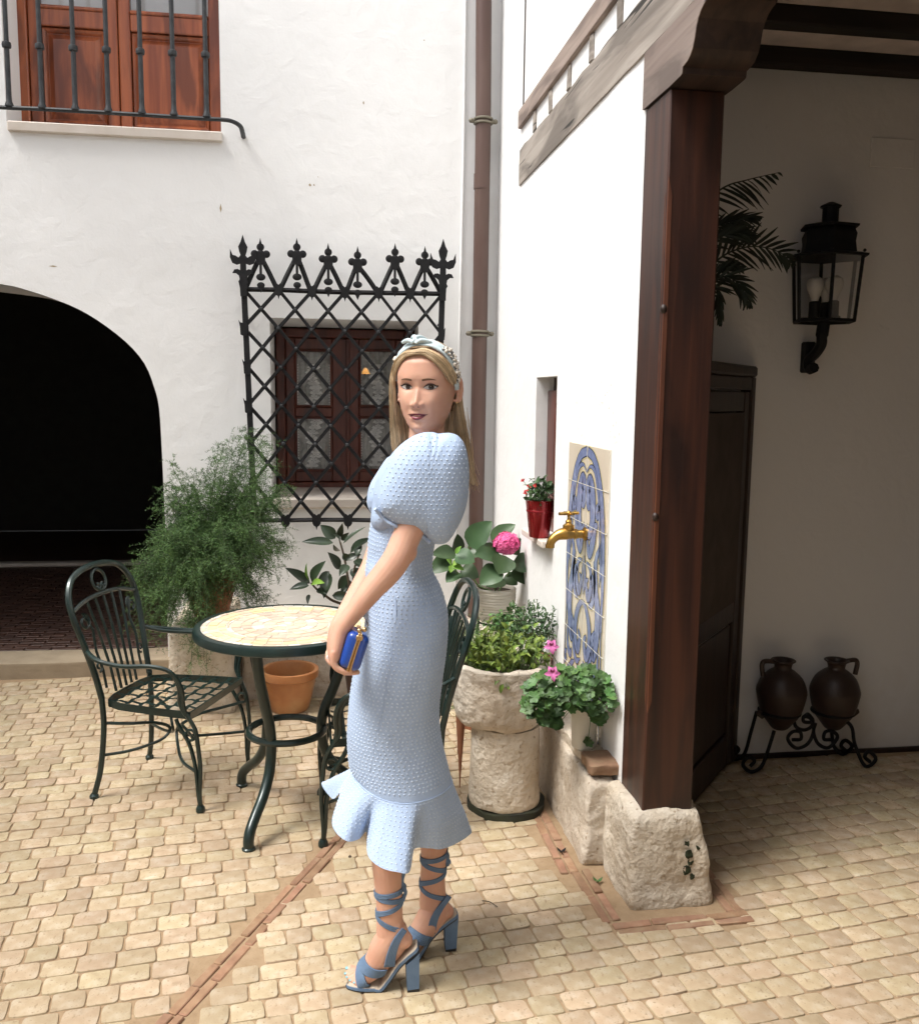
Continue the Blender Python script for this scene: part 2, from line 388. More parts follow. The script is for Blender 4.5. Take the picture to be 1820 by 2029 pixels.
M['stem'] = mat('woody_stem', (.09, .065, .04), rough=.8)
M['greenstem'] = mat('green_stem', (.12, .2, .06), rough=.6)
M['pinkpetal'] = mat('hot_pink_petal', (.72, .09, .28), (.62, .05, .20), rough=.6, rnd=.15, c3=(.8, .22, .42))
M['gerpetal'] = mat('pink_geranium_petal', (.75, .22, .50), (.6, .12, .36), rough=.6, rnd=.1)
M['gerblotch'] = mat('crimson_blotch', (.18, .01, .05), rough=.6)
M['redpetal'] = mat('red_petal', (.5, .01, .015), rough=.5)

def dirt(m, c=(.22, .155, .09), amt=.45, sc=1.1, big=(.42, .68)):
    """patches of trodden-in dirt laid over the whole surface in world space"""
    nt = m.node_tree; L = nt.links; b_ = nt.nodes['Principled BSDF']; ge = N(nt, 'ShaderNodeNewGeometry')
    n = N(nt, 'ShaderNodeTexNoise', Scale=sc, Detail=9, Roughness=.62); L.new(ge.outputs['Position'], n.inputs['Vector'])
    rp = ramp(nt, n.outputs[0], [(big[0], (0, 0, 0)), (big[1], (amt, amt, amt))]); old = b_.inputs['Base Color'].links[0].from_socket
    L.new(mix(nt, old, c, rp.outputs[0]), b_.inputs['Base Color'])
    n2 = N(nt, 'ShaderNodeTexNoise', Scale=28, Detail=4); L.new(ge.outputs['Position'], n2.inputs['Vector'])
    rp2 = ramp(nt, n2.outputs[0], [(.60, (0, 0, 0)), (.72, (.35, .35, .35))]); old = b_.inputs['Base Color'].links[0].from_socket
    L.new(mix(nt, old, c, rp2.outputs[0]), b_.inputs['Base Color'])
dirt(M['cobble']); dirt(M['mortar'], (.20, .13, .075), .5); dirt(M['brick'], (.27, .19, .12), .4, 6, (.35, .7)); dirt(M['limestone'], (.36, .28, .19), .6, 4, (.45, .75)); dirt(M['travertine'], (.36, .28, .19), .6, 4, (.45, .75))
def veins(m, sc=1.0):
    pass
# ================================================================== ground
YB = 5.33; XS = .99
def struct(o, label=None):
    o['kind'] = 'structure'
    if label: o['label'] = label
    return o
g = MB(); n_ = 60
g.add([V(-14, -12, -.0042), V(14, -12, -.0042), V(14, 9, -.0042), V(-14, 9, -.0042)], [(0, 1, 2, 3)])
ground = struct(g.build('ground', M['mortar']), 'sandy mortar bed of the courtyard paving')
AL = radians(7); E1 = V(cos(AL), sin(AL), 0); E2 = V(-sin(AL), cos(AL), 0)
rg = random.Random(3)
def stone_shape(a, b_, rr, n=12):
    """worn rectangular sett: straight edges, small irregular corner radii, slightly skewed"""
    out = []; sk = rr.uniform(-.03, .03)
    for cx_, cy_, a0 in ((1, 1, 0), (-1, 1, 90), (-1, -1, 180), (1, -1, 270)):
        rad = min(a, b_)*rr.uniform(.16, .42); jx, jy = rr.uniform(-.05, .02)*a, rr.uniform(-.05, .02)*b_
        for t in (0, 45, 90):
            q = radians(a0+t); out.append((cx_*(a+jx-rad)+rad*cos(q)+sk*cy_*b_, cy_*(b_+jy-rad)+rad*sin(q)))
        nx_, ny_ = {0: (0, 1), 90: (-1, 0), 180: (0, -1), 270: (1, 0)}[a0]
        out.append((nx_*(a+rr.uniform(-.05, .02)*a)+rr.uniform(-.2, .2)*a*abs(ny_), ny_*(b_+rr.uniform(-.05, .02)*b_)+rr.uniform(-.2, .2)*b_*abs(nx_)))
    return out
def stone_verts(sh, zt, ti):
    vs = []
    for z, k in ((-.013, 1.0), (zt-.0032, 1.0), (zt-.0008, .975), (zt, .92)):
        for x, y in sh: vs.append(V(x*k, y*k, z+(x*ti[0]+y*ti[1] if z > -.01 else 0)))
    n = len(sh); fs = []
    for i in range(3):
        for k in range(n): l = (k+1) % n; fs.append((i*n+k, i*n+l, (i+1)*n+l, (i+1)*n+k))
    vs.append(V(0, 0, zt+.0006)); fs += [(3*n+k, 3*n+(k+1) % n, 4*n) for k in range(n)]
    return vs, fs
STRIP = (PZ(322, 2040), PZ(672, 1664))
sdv = (STRIP[1]-STRIP[0]).normalized(); STRIP = (STRIP[0]-sdv*.5, STRIP[1]+sdv*.30)
def seg_dist(p, a, c):
    d = c-a; t = max(0, min(1, (p-a).dot(d)/d.dot(d))); return (p-a-d*t).length
def blocked(p, m=.0):
    x, y = p.x, p.y
    if seg_dist(V(x, y, 0), STRIP[0], STRIP[1]) < .047: return True
    if .825-m < x < 1.305+m and 2.495-m < y < 2.92+m: return True
    if .765-m < x < 1.19+m and 2.83-m < y < 5.4: return True
    if x < -.43 and y > 5.22: return True
    if y > 3.70 and x > 1.15: return True
    if y > 5.3: return True
    return False
cells = []
PIT = .079; nrow = 66
for rI in range(-8, nrow):
    yy = 1.0+rI*PIT; x = -4.2+rg.uniform(0, .1)
    while x < 4.4:
        L_ = rg.uniform(.076, .108)
        p = E1*(x+L_/2)+E2*yy+V(0, 0, 0)
        p += E2*(.012*sin(x*1.9+rI*.13))
        if p.y > .9: cells.append((p, L_-.0015-rg.uniform(0, .005), PIT-.0015-rg.uniform(0, .005)))
        x += L_
cells = [c for c in cells if not blocked(c[0])]
def inview(p):
    c = ROT.transposed() @ (p-CAM)
    if c.z < .2: return False
    a, b2 = CX+FPX*c.x/c.z, CY+FPX*c.y/c.z
    return -60 < a < 1880 and b2 < 2090
vis = sorted([c for c in cells if inview(c[0])], key=lambda c: (c[0]-CAM).length)
near = vis[:290]; nearid = set(id(c) for c in near)
variants = []
for k in range(40):
    vs, fs = stone_verts(stone_shape(.5, .5, rg), 0, (0, 0)); variants.append(None)
proto = []
for k in range(36):
    mb = MB(); vs, fs = stone_verts(stone_shape(.0475, .0365, rg, 16), rg.uniform(-.001, .0025), (rg.uniform(-.02, .02), rg.uniform(-.02, .02))); mb.add(vs, fs)
    proto.append(mb)
pm = []
for k, mb in enumerate(proto):
    o = mb.build('paving_stone', M['cobble'], ground); pm.append(o)
used = [False]*36
for i, (p, L_, W_) in enumerate(near):
    k = i % 36
    if not used[k]: o = pm[k]; used[k] = True
    else: o = pm[k].copy(); COL.objects.link(o)
    o.location = p; o.rotation_euler = (0, 0, AL+rg.uniform(-.025, .025)+(pi if rg.random() < .5 else 0))
    o.scale = (L_/.095, W_/.073, 1)
mb = MB()
allv = []; allf = []; off = 0
for c in cells:
    if id(c) in nearid: continue
    p, L_, W_ = c
    vs, fs = stone_verts(stone_shape(L_/2, W_/2, rg, 10), rg.uniform(-.001, .0025), (rg.uniform(-.02, .02), rg.uniform(-.02, .02)))
    an = AL+rg.uniform(-.03, .03); ca, sa = cos(an), sin(an)
    allv += [(p.x+q.x*ca-q.y*sa, p.y+q.x*sa+q.y*ca, q.z) for q in vs]; allf += [tuple(i+off for i in f) for f in fs]; off += len(vs)
me = bpy.data.meshes.new('paving_field'); me.from_pydata(allv, [], allf); me.shade_smooth(); me.set_sharp_from_angle(angle=radians(40)); me.materials.append(M['cobble'])
o = bpy.data.objects.new('paving_field', me); COL.objects.link(o); o.parent = ground; o['kind'] = 'stuff'; o['label'] = 'small tan paving stones further off'
# brick strips
def brick_run(a, c, w_, ncourse, name='brick', ln=.17, z=.004):
    d = (c-a); L_ = d.length; d = d.normalized(); s_ = V(-d.y, d.x, 0)
    for k in range(ncourse):
        t = rg.uniform(-.1, 0) if k else 0
        while t < L_:
            l = ln*rg.uniform(.6, 1.15); e = min(t+l, L_)
            if e-max(t, 0) > .03:
                mb = MB(); m_ = max(t, 0)
                off2 = (k-(ncourse-1)/2)*w_
                p0 = a+d*(m_+.003)+s_*(off2-w_/2+.003); 
                wj = rg.uniform(-.003, .003)
                Mx = Matrix(((d.x, s_.x, 0, p0.x), (d.y, s_.y, 0, p0.y), (0, 0, 1, 0), (0, 0, 0, 1)))
                mb.cbox((0, wj, -.02), (e-m_-.006, w_-.006+wj, z+rg.uniform(-.004, .001)), .003, Mx)
                mb.v = displace(mb.v, .0035, 30, 2)
                mb.build(name, M['brick'], ground, origin=a+d*m_)
            t += l
brick_run(STRIP[0], STRIP[1], .033, 2)
brick_run(V(.862, 2.50, 0), V(1.31, 2.523, 0), .034, 2, ln=.2)
brick_run(V(.855, 2.86, 0), V(.868, 2.54, 0), .034, 2, ln=.2)
brick_run(V(1.275, 2.55, 0), V(1.275, 2.93, 0), .034, 2, ln=.2)
brick_run(V(.815, 3.9, 0), V(.815, 2.84, 0), .034, 2, ln=.2)
# ================================================================== walls
def wall_plane(name, outer, holes, f, depth, m):
    """outer/holes in 2-D, f(a, b, d) gives the point at depth d; each hole = (outline, depth, back outline or None)"""
    mb = MB(); loops = [[V(a, c, 0) for a, c in outer]]+[[V(a, c, 0) for a, c in h[0]] for h in holes]
    flat = [p for l in loops for p in l]
    tr = tessellate_polygon(loops)
    mb.add([f(p.x, p.y, 0) for p in flat], [tuple(t) for t in tr])
    for h in holes:
        src = h[0]; bk = h[2] or h[0]; n = len(src)
        vs = [f(a, c, 0) for a, c in src]+[f(a, c, h[1]) for a, c in bk]
        mb.add(vs, [(i, (i+1) % n, (i+1) % n+n, i+n) for i in range(n)])
    n = len(outer)
    mb.add([f(a, c, 0) for a, c in outer]+[f(a, c, depth) for a, c in outer], [(i, (i+1) % n, (i+1) % n+n, i+n) for i in range(n)])
    return mb.build(name, m, sharp=30)
fb = lambda a, c, d: V(a, YB+d, c)
arch_px = [(0,562),(62,577),(137,604),(191,633),(249,677),(286,720),(305,766),(315,808),(320,882),(324,970),(328,1060),(331,1200)]
ap = [PY(a, c, YB) for a, c in arch_px]; AXC = -2.35
ar = [(p.x, p.z) for p in ap]; ar = [(AXC, ar[0][1]+.055), (-2.05, ar[0][1]+.035)]+ar+[(-.89, -.02)]
right = catmull([V(a, c, 0) for a, c in ar], 3)
right = [(p.x, p.y) for p in right]; left = [(2*AXC-a, c) for a, c in right[1:]][::-1]
arch = left+right
WB = PY(545, 975, YB).z
win = [(PY(534, 629, YB).x, PY(534, 629, YB).z), (PY(829, 637, YB).x, PY(829, 637, YB).z)]
wx0, wx1, wz1, wz0 = win[0][0], win[1][0], win[0][1], PY(600, 988, YB).z
YF = 5.95
fx0 = PY(547, 700, YF).x; fx1 = PY(818, 700, YF).x; fz1 = PY(560, 650, YF).z; fz0 = PY(600, 972, YF).z
bx0 = PY(13, 240, YB).x; bx1 = PY(438, 262, YB).x; bz0 = (PY(15, 243, YB).z+PY(438, 262, YB).z)/2
archh = (arch, .34, None)
win_h = ([(wx0, wz0), (wx1, wz0), (wx1, wz1), (wx0, wz1)], YF-YB+.02, [(fx0-.01, fz0-.01), (fx1+.01, fz0-.01), (fx1+.01, fz1+.01), (fx0-.01, fz1+.01)])
bal_h = ([(bx0, bz0), (bx1, bz0), (bx1, 4.9), (bx0, 4.9)], .45, None)
# the arch reaches the ground, so the wall outline itself runs round it
outer = [(-6, -.02)]+arch+[(XS+.2, -.02), (XS+.2, 6.6), (-6, 6.6)]
back_wall = struct(wall_plane('back_wall', outer, [win_h, bal_h], fb, .7, M['plaster']), 'white plastered back wall of the courtyard')
mb = MB(); n = len(arch)
mb.add([fb(a, c, 0) for a, c in arch]+[fb(a, c, .34) for a, c in arch], [(i, i+1, i+1+n, i+n) for i in range(n-1)])
o = mb.build('arch_reveal', M['plaster'], back_wall, sharp=30)
# side wall
fs_ = lambda a, c, d: V(XS+d, a, c)
ny0, ny1, nz0, nz1 = 3.868, 4.255, .975, 1.686
outer = [(2.857, -.02), (YB, -.02), (YB, 6.6), (-1.5, 6.6), (-1.5, 2.83), (2.857, 2.83)]
niche = ([(ny0, nz0), (ny1, nz0), (ny1, nz1), (ny0, nz1)], .10, None)
side_wall = struct(wall_plane('side_wall', outer, [niche], fs_, .2, M['plaster']), 'white plastered side wall with the wall tap')
mb = MB(); mb.box((XS+.2, 2.857, -.02), (XS+.204, YB, 2.83)); mb.build('inner_face', M['porchwall'], side_wall)
# passage behind the arch
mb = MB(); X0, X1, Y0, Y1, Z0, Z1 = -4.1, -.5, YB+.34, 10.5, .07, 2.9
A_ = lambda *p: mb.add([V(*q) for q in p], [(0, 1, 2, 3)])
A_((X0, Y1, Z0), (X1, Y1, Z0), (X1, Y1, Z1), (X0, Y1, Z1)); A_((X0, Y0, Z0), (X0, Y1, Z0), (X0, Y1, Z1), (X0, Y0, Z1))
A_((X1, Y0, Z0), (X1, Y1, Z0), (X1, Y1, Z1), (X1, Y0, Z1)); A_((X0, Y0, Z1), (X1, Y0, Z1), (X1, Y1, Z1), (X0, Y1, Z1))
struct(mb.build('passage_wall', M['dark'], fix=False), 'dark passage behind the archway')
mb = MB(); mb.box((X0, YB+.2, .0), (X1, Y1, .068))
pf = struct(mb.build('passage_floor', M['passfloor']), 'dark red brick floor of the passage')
mb = MB()
for i in range(26):
    for j in range(60):
        for kk in range(2):
            bx = -4.0+i*.15-.075*(j % 2); by = YB+.26+j*.052
            if by > 8.2 or bx > -.6: continue
            if kk: continue
            mb.cbox((0, 0, .066), (.142, .046, .075), .003, Matrix.Translation((bx, by, rg.uniform(-.002, .002))))
o = mb.build('floor_brick_field', M['passfloor'], pf); o['kind'] = 'stuff'
mb = MB(); mb.cbox((-3.9, 8.30, .07), (-1.0, 8.42, .105), .01); mb.build('pale_strip', M['marble'], pf, label='faint pale strip at the far end')  # thin pale bar laid across the passage floor
mb = MB()
rockbox(mb, lambda p: V(-4.2+p.x*3.45, 5.265+p.y*.27, -.02+p.z*.105), (24,), .004, 8, .01)
struct(mb.build('threshold', M['flagstone'], sharp=60), 'stone threshold slab across the archway')
# rooms behind the windows
mb = MB()
def room(x0, x1, y0, y1, z0, z1):
    A_((x0, y1, z0), (x1, y1, z0), (x1, y1, z1), (x0, y1, z1)); A_((x0, y0, z0), (x0, y1, z0), (x0, y1, z1), (x0, y0, z1))
    A_((x1, y0, z0), (x1, y1, z0), (x1, y1, z1), (x1, y0, z1)); A_((x0, y0, z1), (x1, y0, z1), (x1, y1, z1), (x0, y1, z1)); A_((x0, y0, z0), (x1, y0, z0), (x1, y1, z0), (x0, y1, z0))
room(-.45, .95, YF+.10, 8.5, .6, 2.35)
o = mb.build('lower_room', M['room'], fix=False); struct(o, 'dim room behind the grilled window')
mb = MB(); room(-1.9, -.2, YB+.46, 8, 2.8, 5.2)
o = mb.build('upper_room', M['room'], fix=False); struct(o, 'dim room behind the balcony window')
# thin cable duct
mb = MB(); mb.tube([V(.789, YB-.008, 6.6), V(.787, YB-.008, 3), V(.775, YB-.008, 1.6), V(.77, YB-.008, .3)], .008, 8)
tag(mb.build('cable_duct', M['plaster']), 'thin white cable duct running down the wall left of the brown pipe', 'cable duct')
# ------------------------------------------------------------------ downpipe
dp = thing('downpipe', 'brown metal downpipe in the corner of the white walls', 'pipe', (.884, 5.265, 0))
mb = MB(); pp = [PY(958, 0, 5.265), PY(957, 240, 5.265), PY(950, 661, 5.265), PY(943, 1040, 5.265)]
d_ = (pp[3]-pp[0]); pts = [pp[0]-d_*.9, *pp, pp[3]+d_*.42]; pts[-1].z = .02
mb.tube(pts, .0435, 20); mb.build('pipe_body', M['pipe'], dp)
mb = MB(); mb.tube([PY(954.5, 345, 5.265), PY(954, 375, 5.265)], .0455, 20); mb.build('pipe_joint', M['pipe'], dp)
for (a, c) in ((957, 240), (950, 661)):
    mb = MB(); cc = PY(a, c, 5.265)
    for dz in (-.011, .011): mb.tube([cc+V(.048*cos(t*pi/12), .048*sin(t*pi/12), dz) for t in range(24)], .0075, 6, closed=True)
    for s_ in (-1, 1): mb.tube([cc+V(s_*.045, 0, 0), cc+V(s_*.062, 0, 0)], .013, 10)
    for s_ in (-1, 1): mb.ball(cc+V(s_*.068, -.004, 0), .014, 10, 6)
    mb.build('pipe_clamp', M['clamp'], dp)
# ------------------------------------------------------------------ balcony window
bw = thing('balcony_window', 'varnished reddish brown double window with raised panels behind the upper railing', 'window', (-1.1, YB+.25, bz0))
yw = YB+.28
L0 = PY(49, 200, yw).x; SM = PY(239, 240, yw).x; R0 = max(SM+(SM-L0), PY(440, 250, YB+.28).x+.03); zb = bz0+.004
mb = MB(); mb.cbox((L0-.02, yw-.02, zb), (L0+.03, yw+.06, 4.88), .006); mb.cbox((R0-.03, yw-.02, zb), (R0+.02, yw+.06, 4.88), .006); mb.cbox((L0+.031, yw-.015, 4.8), (R0-.031, yw+.055, 4.88), .006)
mb.build('outer_frame', M['mahogany'], bw)
zg = PY(300, 22, yw).z
for sgn, xa, xb in ((0, L0+.033, SM-.003), (1, SM+.003, R0-.033)):
    mb = MB(); st = .062
    mb.cbox((xa, yw, zb+.004), (xa+st, yw+.045, 4.79), .005); mb.cbox((xb-st, yw, zb+.004), (xb, yw+.045, 4.79), .005)
    mb.cbox((xa+st+.001, yw+.002, zb+.004), (xb-st-.001, yw+.043, zb+.075), .005)
    mb.cbox((xa+st+.001, yw+.002, zg-.11), (xb-st-.001, yw+.043, zg-.02), .005)
    mb.cbox((xa+st+.001, yw-.003, zg-.02), (xb-st-.001, yw+.043, zg), .006)
    mb.cbox((xa+st+.001, yw+.002, 4.72), (xb-st-.001, yw+.043, 4.79), .005)
    lf = mb.build('window_leaf', M['mahogany'], bw)
    # raised panel: moulding frame and field
    a0, a1, z0, z1 = xa+st, xb-st, zb+.075, zg-.11
    mb = MB(); fr = [(0, .012), (.010, -.002), (.018, .004), (.030, .022), (.034, .022), (.060, .006), (.062, .004)]
    rings = [[V(a0+d, yw+.012+e, z0+d), V(a1-d, yw+.012+e, z0+d), V(a1-d, yw+.012+e, z1-d), V(a0+d, yw+.012+e, z1-d)] for d, e in fr]
    mb.loft(rings, cap1=True); mb.build('panel', M['mahogany'], lf, sharp=20)
    mb = MB(); mb.box((xa+st, yw+.018, zg), (xb-st, yw+.024, 4.72)); mb.build('pane', M['glass'], lf)
    mb = MB(); mb.box((xa+st, yw+.05, zg), (xb-st, yw+.055, 4.72)); mb.build('curtain', M['porchwall'], lf)
sl_ = MB(); a = PY(13, 243, YB-.03); c = PY(440, 263, YB-.03); a2 = PY(13, 259, YB-.03); c2_ = PY(440, 280, YB-.03)
x0, x1 = a.x, c.x; sl_.cbox((x0, YB-.03, bz0-.05), (x1, YB+.3, bz0+.002), .006)
tag(sl_.build('window_sill', M['marble']), 'pale stone sill under the brown balcony window', 'window sill')
# railing
YR = 5.10
rl = thing('balcony_railing', 'wrought iron railing with collared bars in front of the upper window', 'railing', (-1.1, YR, bz0))
def RZ(x): return zr
q = [PY(a, c, YR) for a, c in ((0, 212), (100, 216), (250, 225), (400, 235), (440, 237))]
zr = sum(p.z for p in q)/len(q); xr = q[-1].x
mb = MB(); rail = [V(-2.2, YR, zr)]+[V(p.x, YR, zr+(p.z-zr)*.6) for p in q]+[V(xr+.05, YR+.012, zr-.004), V(xr+.085, YR+.06, zr-.012), V(xr+.09, YR+.14, zr-.02), V(xr+.088, YB+.01, zr-.022)]
mb.tube(catmull(rail, 6), .0135, 8, flat=.8); mb.build('bottom_rail', M['graphite'], rl)
for pb, pt in zip([18, 84, 150, 215, 282, 347, 412, -48], [10, 74, 141, 207, 271, 336, 399, -56]):
    a = PY(pb, 215+pb*.055, YR); t = PY(pt, 0, YR); d = (t-a); top = a+d*1.9
    a.y = top.y = YR
    x = a.x+.3*(t.x-a.x)
    mb = MB(); jit = rg.uniform(-.002, .002)
    prof = [(.0095, zr), (.022, zr+.004), (.022, zr+.012), (.014, zr+.024), (.0125, zr+.04), (.0115, zr+.30)]
    zc = PY(pb, 88+pb*.05, YR).z
    prof = [(.0095, zr), (.021, zr+.006), (.021, zr+.014), (.0145, zr+.03), (.013, zr+.06), (.0125, zc-.03), (.0125, zc-.016), (.021, zc-.012), (.023, zc), (.021, zc+.012), (.0125, zc+.016), (.0115, zc+.05), (.0125, zr+1.0), (.0125, zr+1.15)]
    mb.lathe(prof, 12, (x+jit, YR, 0), True, True); mb.build('railing_bar', M['graphite'], rl, sharp=50)
mb = MB(); mb.tube([V(-2.2, YR, zr+1.16), V(xr+.05, YR, zr+1.16), V(xr+.09, YR+.06, zr+1.15), V(xr+.09, YB, zr+1.15)], .014, 8); mb.build('top_rail', M['graphite'], rl)
# ------------------------------------------------------------------ lower window
lw = thing('lower_window', 'dark red wooden window with four lace curtained panes behind the lattice grille', 'window', (.14, YF, fz0))
mb = MB(); t_ = .055
mb.cbox((fx0, YF-.02, fz0), (fx0+t_, YF+.05, fz1), .006); mb.cbox((fx1-t_, YF-.02, fz0), (fx1, YF+.05, fz1), .006)
mb.cbox((fx0+t_+.001, YF-.018, fz1-t_), (fx1-t_-.001, YF+.05, fz1), .006); mb.cbox((fx0+t_+.001, YF-.018, fz0), (fx1-t_-.001, YF+.05, fz0+t_), .006)
mb.build('outer_frame', M['redwood'], lw)
def wp(a, c): return PY(a, c, YF)
panes = [[(584, 658, 692, 806), (587, 661, 826, 933)], [(711, 783, 692, 806), (713, 784, 826, 933)]]
seam = wp(689, 800).x
lacem, nt, b_ = _new('lace'); L_ = nt.links
tc = N(nt, 'ShaderNodeTexCoord'); sx = N(nt, 'ShaderNodeSeparateXYZ'); L_.new(tc.outputs['Object'], sx.inputs[0])
wv = N(nt, 'ShaderNodeTexWave', Scale=38.); wv.bands_direction = 'Z'; wv.wave_type = 'BANDS'; L_.new(tc.outputs['Object'], wv.inputs['Vector'])
nz = N(nt, 'ShaderNodeTexNoise', Scale=160.); L_.new(tc.outputs['Object'], nz.inputs['Vector'])
ad = N(nt, 'ShaderNodeMath', operation='MULTIPLY_ADD'); ad.inputs[1].default_value = .7; L_.new(nz.outputs[0], ad.inputs[0]); L_.new(wv.outputs['Fac'], ad.inputs[2])
rp = ramp(nt, ad.outputs[0], [(.5, (.5, .5, .5)), (1.0, (.92, .92, .92))]); L_.new(rp.outputs[0], b_.inputs['Alpha'])
b_.inputs['Base Color'].default_value = (.58, .58, .55, 1); b_.inputs['Roughness'].default_value = .9
M['lace'] = lacem; M['laceflower'] = mat('lace_motif', (1.0, 1.0, .97), rough=.9)
def flower(mb, c, r_, n=5, ax=V(1, 0, 0), up=V(0, 0, 1), dy=V(0, -.002, 0)):
    for k in range(n):
        t = 2*pi*k/n+.3; d = ax*cos(t)+up*sin(t); e = ax*-sin(t)+up*cos(t)
        mb.add([c+dy, c+d*r_*.6+e*r_*.32+dy, c+d*r_+dy, c+d*r_*.6-e*r_*.32+dy], [(0, 1, 2, 3)])
for sI, pl_ in enumerate(panes):
    xa = fx0+t_+.003 if sI == 0 else seam+.003; xb = seam-.003 if sI == 0 else fx1-t_-.003
    px0 = wp(pl_[0][0], 750).x; px1 = wp(pl_[0][1], 750).x
    z0 = fz0+t_+.003; z1 = fz1-t_-.003; yy = YF-.008
    zs = [wp(a[0], a[3]).z for a in pl_], [wp(a[0], a[2]).z for a in pl_]
    mb = MB(); mb.cbox((xa, yy, z0), (px0, yy+.05, z1), .005); mb.cbox((px1, yy, z0), (xb, yy+.05, z1), .005)
    for za, zb_ in ((z0, zs[0][1]), (zs[1][1], zs[0][0]), (zs[1][0], z1)): mb.cbox((px0+.0005, yy+.002, za), (px1-.0005, yy+.048, zb_), .005)
    lf = mb.build('window_leaf', M['redwood'], lw)
    for k in range(2):
        mb = MB(); fr = [(-.001, .0), (.006, .006), (.012, .004), (.014, .02)]
        a0, a1, c0, c1 = px0, px1, zs[0][k], zs[1][k]
        mb.loft([[V(a0+d, yy-.006+e, c0+d), V(a1-d, yy-.006+e, c0+d), V(a1-d, yy-.006+e, c1-d), V(a0+d, yy-.006+e, c1-d)] for d, e in fr]); mb.build('glazing_bead', M['redwood'], lf, sharp=20)
        mb = MB(); mb.box((a0, yy+.018, c0), (a1, yy+.022, c1)); mb.build('pane', M['glass'], lf)
    a0, a1 = px0-.01, px1+.01; c0, c1 = zs[0][1]-.01, zs[1][0]+.01
    mb = MB(); nx, nz_ = 40, 10
    vs = [V(a0+(a1-a0)*i/nx, yy+.06+.004*sin(i*1.3+.6*sin(j)), c0+(c1-c0)*j/nz_) for j in range(nz_+1) for i in range(nx+1)]
    mb.add(vs, [(j*(nx+1)+i, j*(nx+1)+i+1, (j+1)*(nx+1)+i+1, (j+1)*(nx+1)+i) for j in range(nz_) for i in range(nx)])
    cu = mb.build('lace_curtain', M['lace'], lf)
    mb = MB(); xm = (a0+a1)/2; rl_ = random.Random(5); z = c1-.11
    mb2 = MB()
    while z > c0+.03:
        if abs(z-(zs[0][0]+zs[1][1])/2) > .03:
            x = xm+.016*sin(z*32); y_ = V(0, yy+.052, 0)
            flower(mb, V(x, yy+.052, z), rl_.uniform(.019, .030), rl_.choice((5, 6)))
            for s_ in (-1, 1): mb.add([V(x, yy+.0515, z-.012), V(x+s_*.03, yy+.0515, z+.004), V(x+s_*.042, yy+.0515, z-.010), V(x+s_*.022, yy+.0515, z-.020)], [(0, 1, 2, 3)])
        z -= rl_.uniform(.026, .036)
    for s_ in (a0+.022, a1-.022):
        z = c0+.01
        while z < c1-.09:
            mb.add([V(s_, yy+.052, z), V(s_+.010, yy+.052, z+.010), V(s_, yy+.052, z+.020), V(s_-.010, yy+.052, z+.010)], [(0, 1, 2, 3)]); z += .017
    mb.build('lace_motif', M['laceflower'], cu, kind='stuff') if False else mb.build('lace_motif', M['laceflower'], lf, kind='stuff')
    mb = MB(); vs = []
    for j in range(5):
        for i in range(61): vs.append(V(a0+(a1-a0)*i/60, yy+.045+.007*sin(i*.9+j*.4)*(.4+j*.15), c1-.10+.1*j/4))
    mb.add(vs, [(j*61+i, j*61+i+1, (j+1)*61+i+1, (j+1)*61+i) for j in range(4) for i in range(60)]); mb.build('valance', M['lace'], lf)
mb = MB(); mb.cbox((seam-.012, YF-.02, fz0+t_+.003), (seam+.012, YF-.0085, fz1-t_-.003), .004); mb.build('centre_strip', M['redwood'], lw)
# sill of lower window
s0 = PY(560, 978, YB-.03); s1 = PY(840, 978, YB-.03)
mb = MB(); mb.cbox((PY(545, 978, YB).x-.02, YB-.03, wz0-.055), (wx1+.03, YB+.62, wz0+.004), .008)
tag(mb.build('lower_window_sill', M['marble']), 'white marble sill below the lattice grilled window', 'window sill')
# small lamp glowing in the room behind the right hand panes
lt = thing('room_lamp', 'small glowing orange lamp seen through the right lace curtained pane', 'lamp', (.4, 6.7, 1.7))
em, nt, b_ = _new('lit_lampshade'); b_.inputs['Base Color'].default_value = (.8, .4, .1, 1); b_.inputs['Emission Color'].default_value = (1, .45, .1, 1); b_.inputs['Emission Strength'].default_value = 1.6
c = PY(724, 736, 6.7); mb = MB(); mb.lathe([(.010, .025), (.034, -.018)], 20, c); mb.build('lampshade', em, lt)
mb = MB(); mb.tube([c+V(0, 0, .03), c+V(0, 0, .5)], .004, 6); mb.build('cord', M['iron'], lt)
# ------------------------------------------------------------------ lattice grille
YG = 5.18
gr = thing('lattice_grille', 'black wrought iron lattice grille with pointed trefoil finials over the lower window', 'window grille', (.1, YG, .8))
def G(a, c): return PY(a, c, YG)
top = [G(*p) for p in ((483,573),(552,574),(618,577),(683,579),(750,580),(812,581),(876,582))]
bot = [G(*p) for p in ((505,1031),(566,1031),(627,1030),(689,1030),(751,1031),(811,1031),(862,1032))]
lp = [G(*p) for p in ((483,573),(483,649),(490,726),(492,803),(497,878),(501,956),(505,1031))]
rp_ = [G(*p) for p in ((876,582),(874,661),(872,740),(870,812),(868,885),(865,958),(862,1032))]
NY = V(0, -1, 0)
def node(i, j):
    fi, fj = i/6, j/6
    def al(l, t):
        k = min(5, int(t)); return l[k]+(l[k+1]-l[k])*(t-k)
    T_, B_, Lp, Rp = al(top, i), al(bot, i), al(lp, j), al(rp_, j)
    cn = top[0]*(1-fi)*(1-fj)+top[6]*fi*(1-fj)+bot[0]*(1-fi)*fj+bot[6]*fi*fj
    return T_*(1-fj)+B_*fj+Lp*(1-fi)+Rp*fi-cn
mb = MB(); mb.bar(top[0]+V(0, 0, .02), bot[0]-V(0, 0, .03), .030, .024, NY); mb.build('post', M['iron'], gr)
mb = MB(); mb.bar(top[6]+V(0, 0, .02), bot[6]-V(0, 0, .03), .030, .024, NY); mb.build('post', M['iron'], gr)
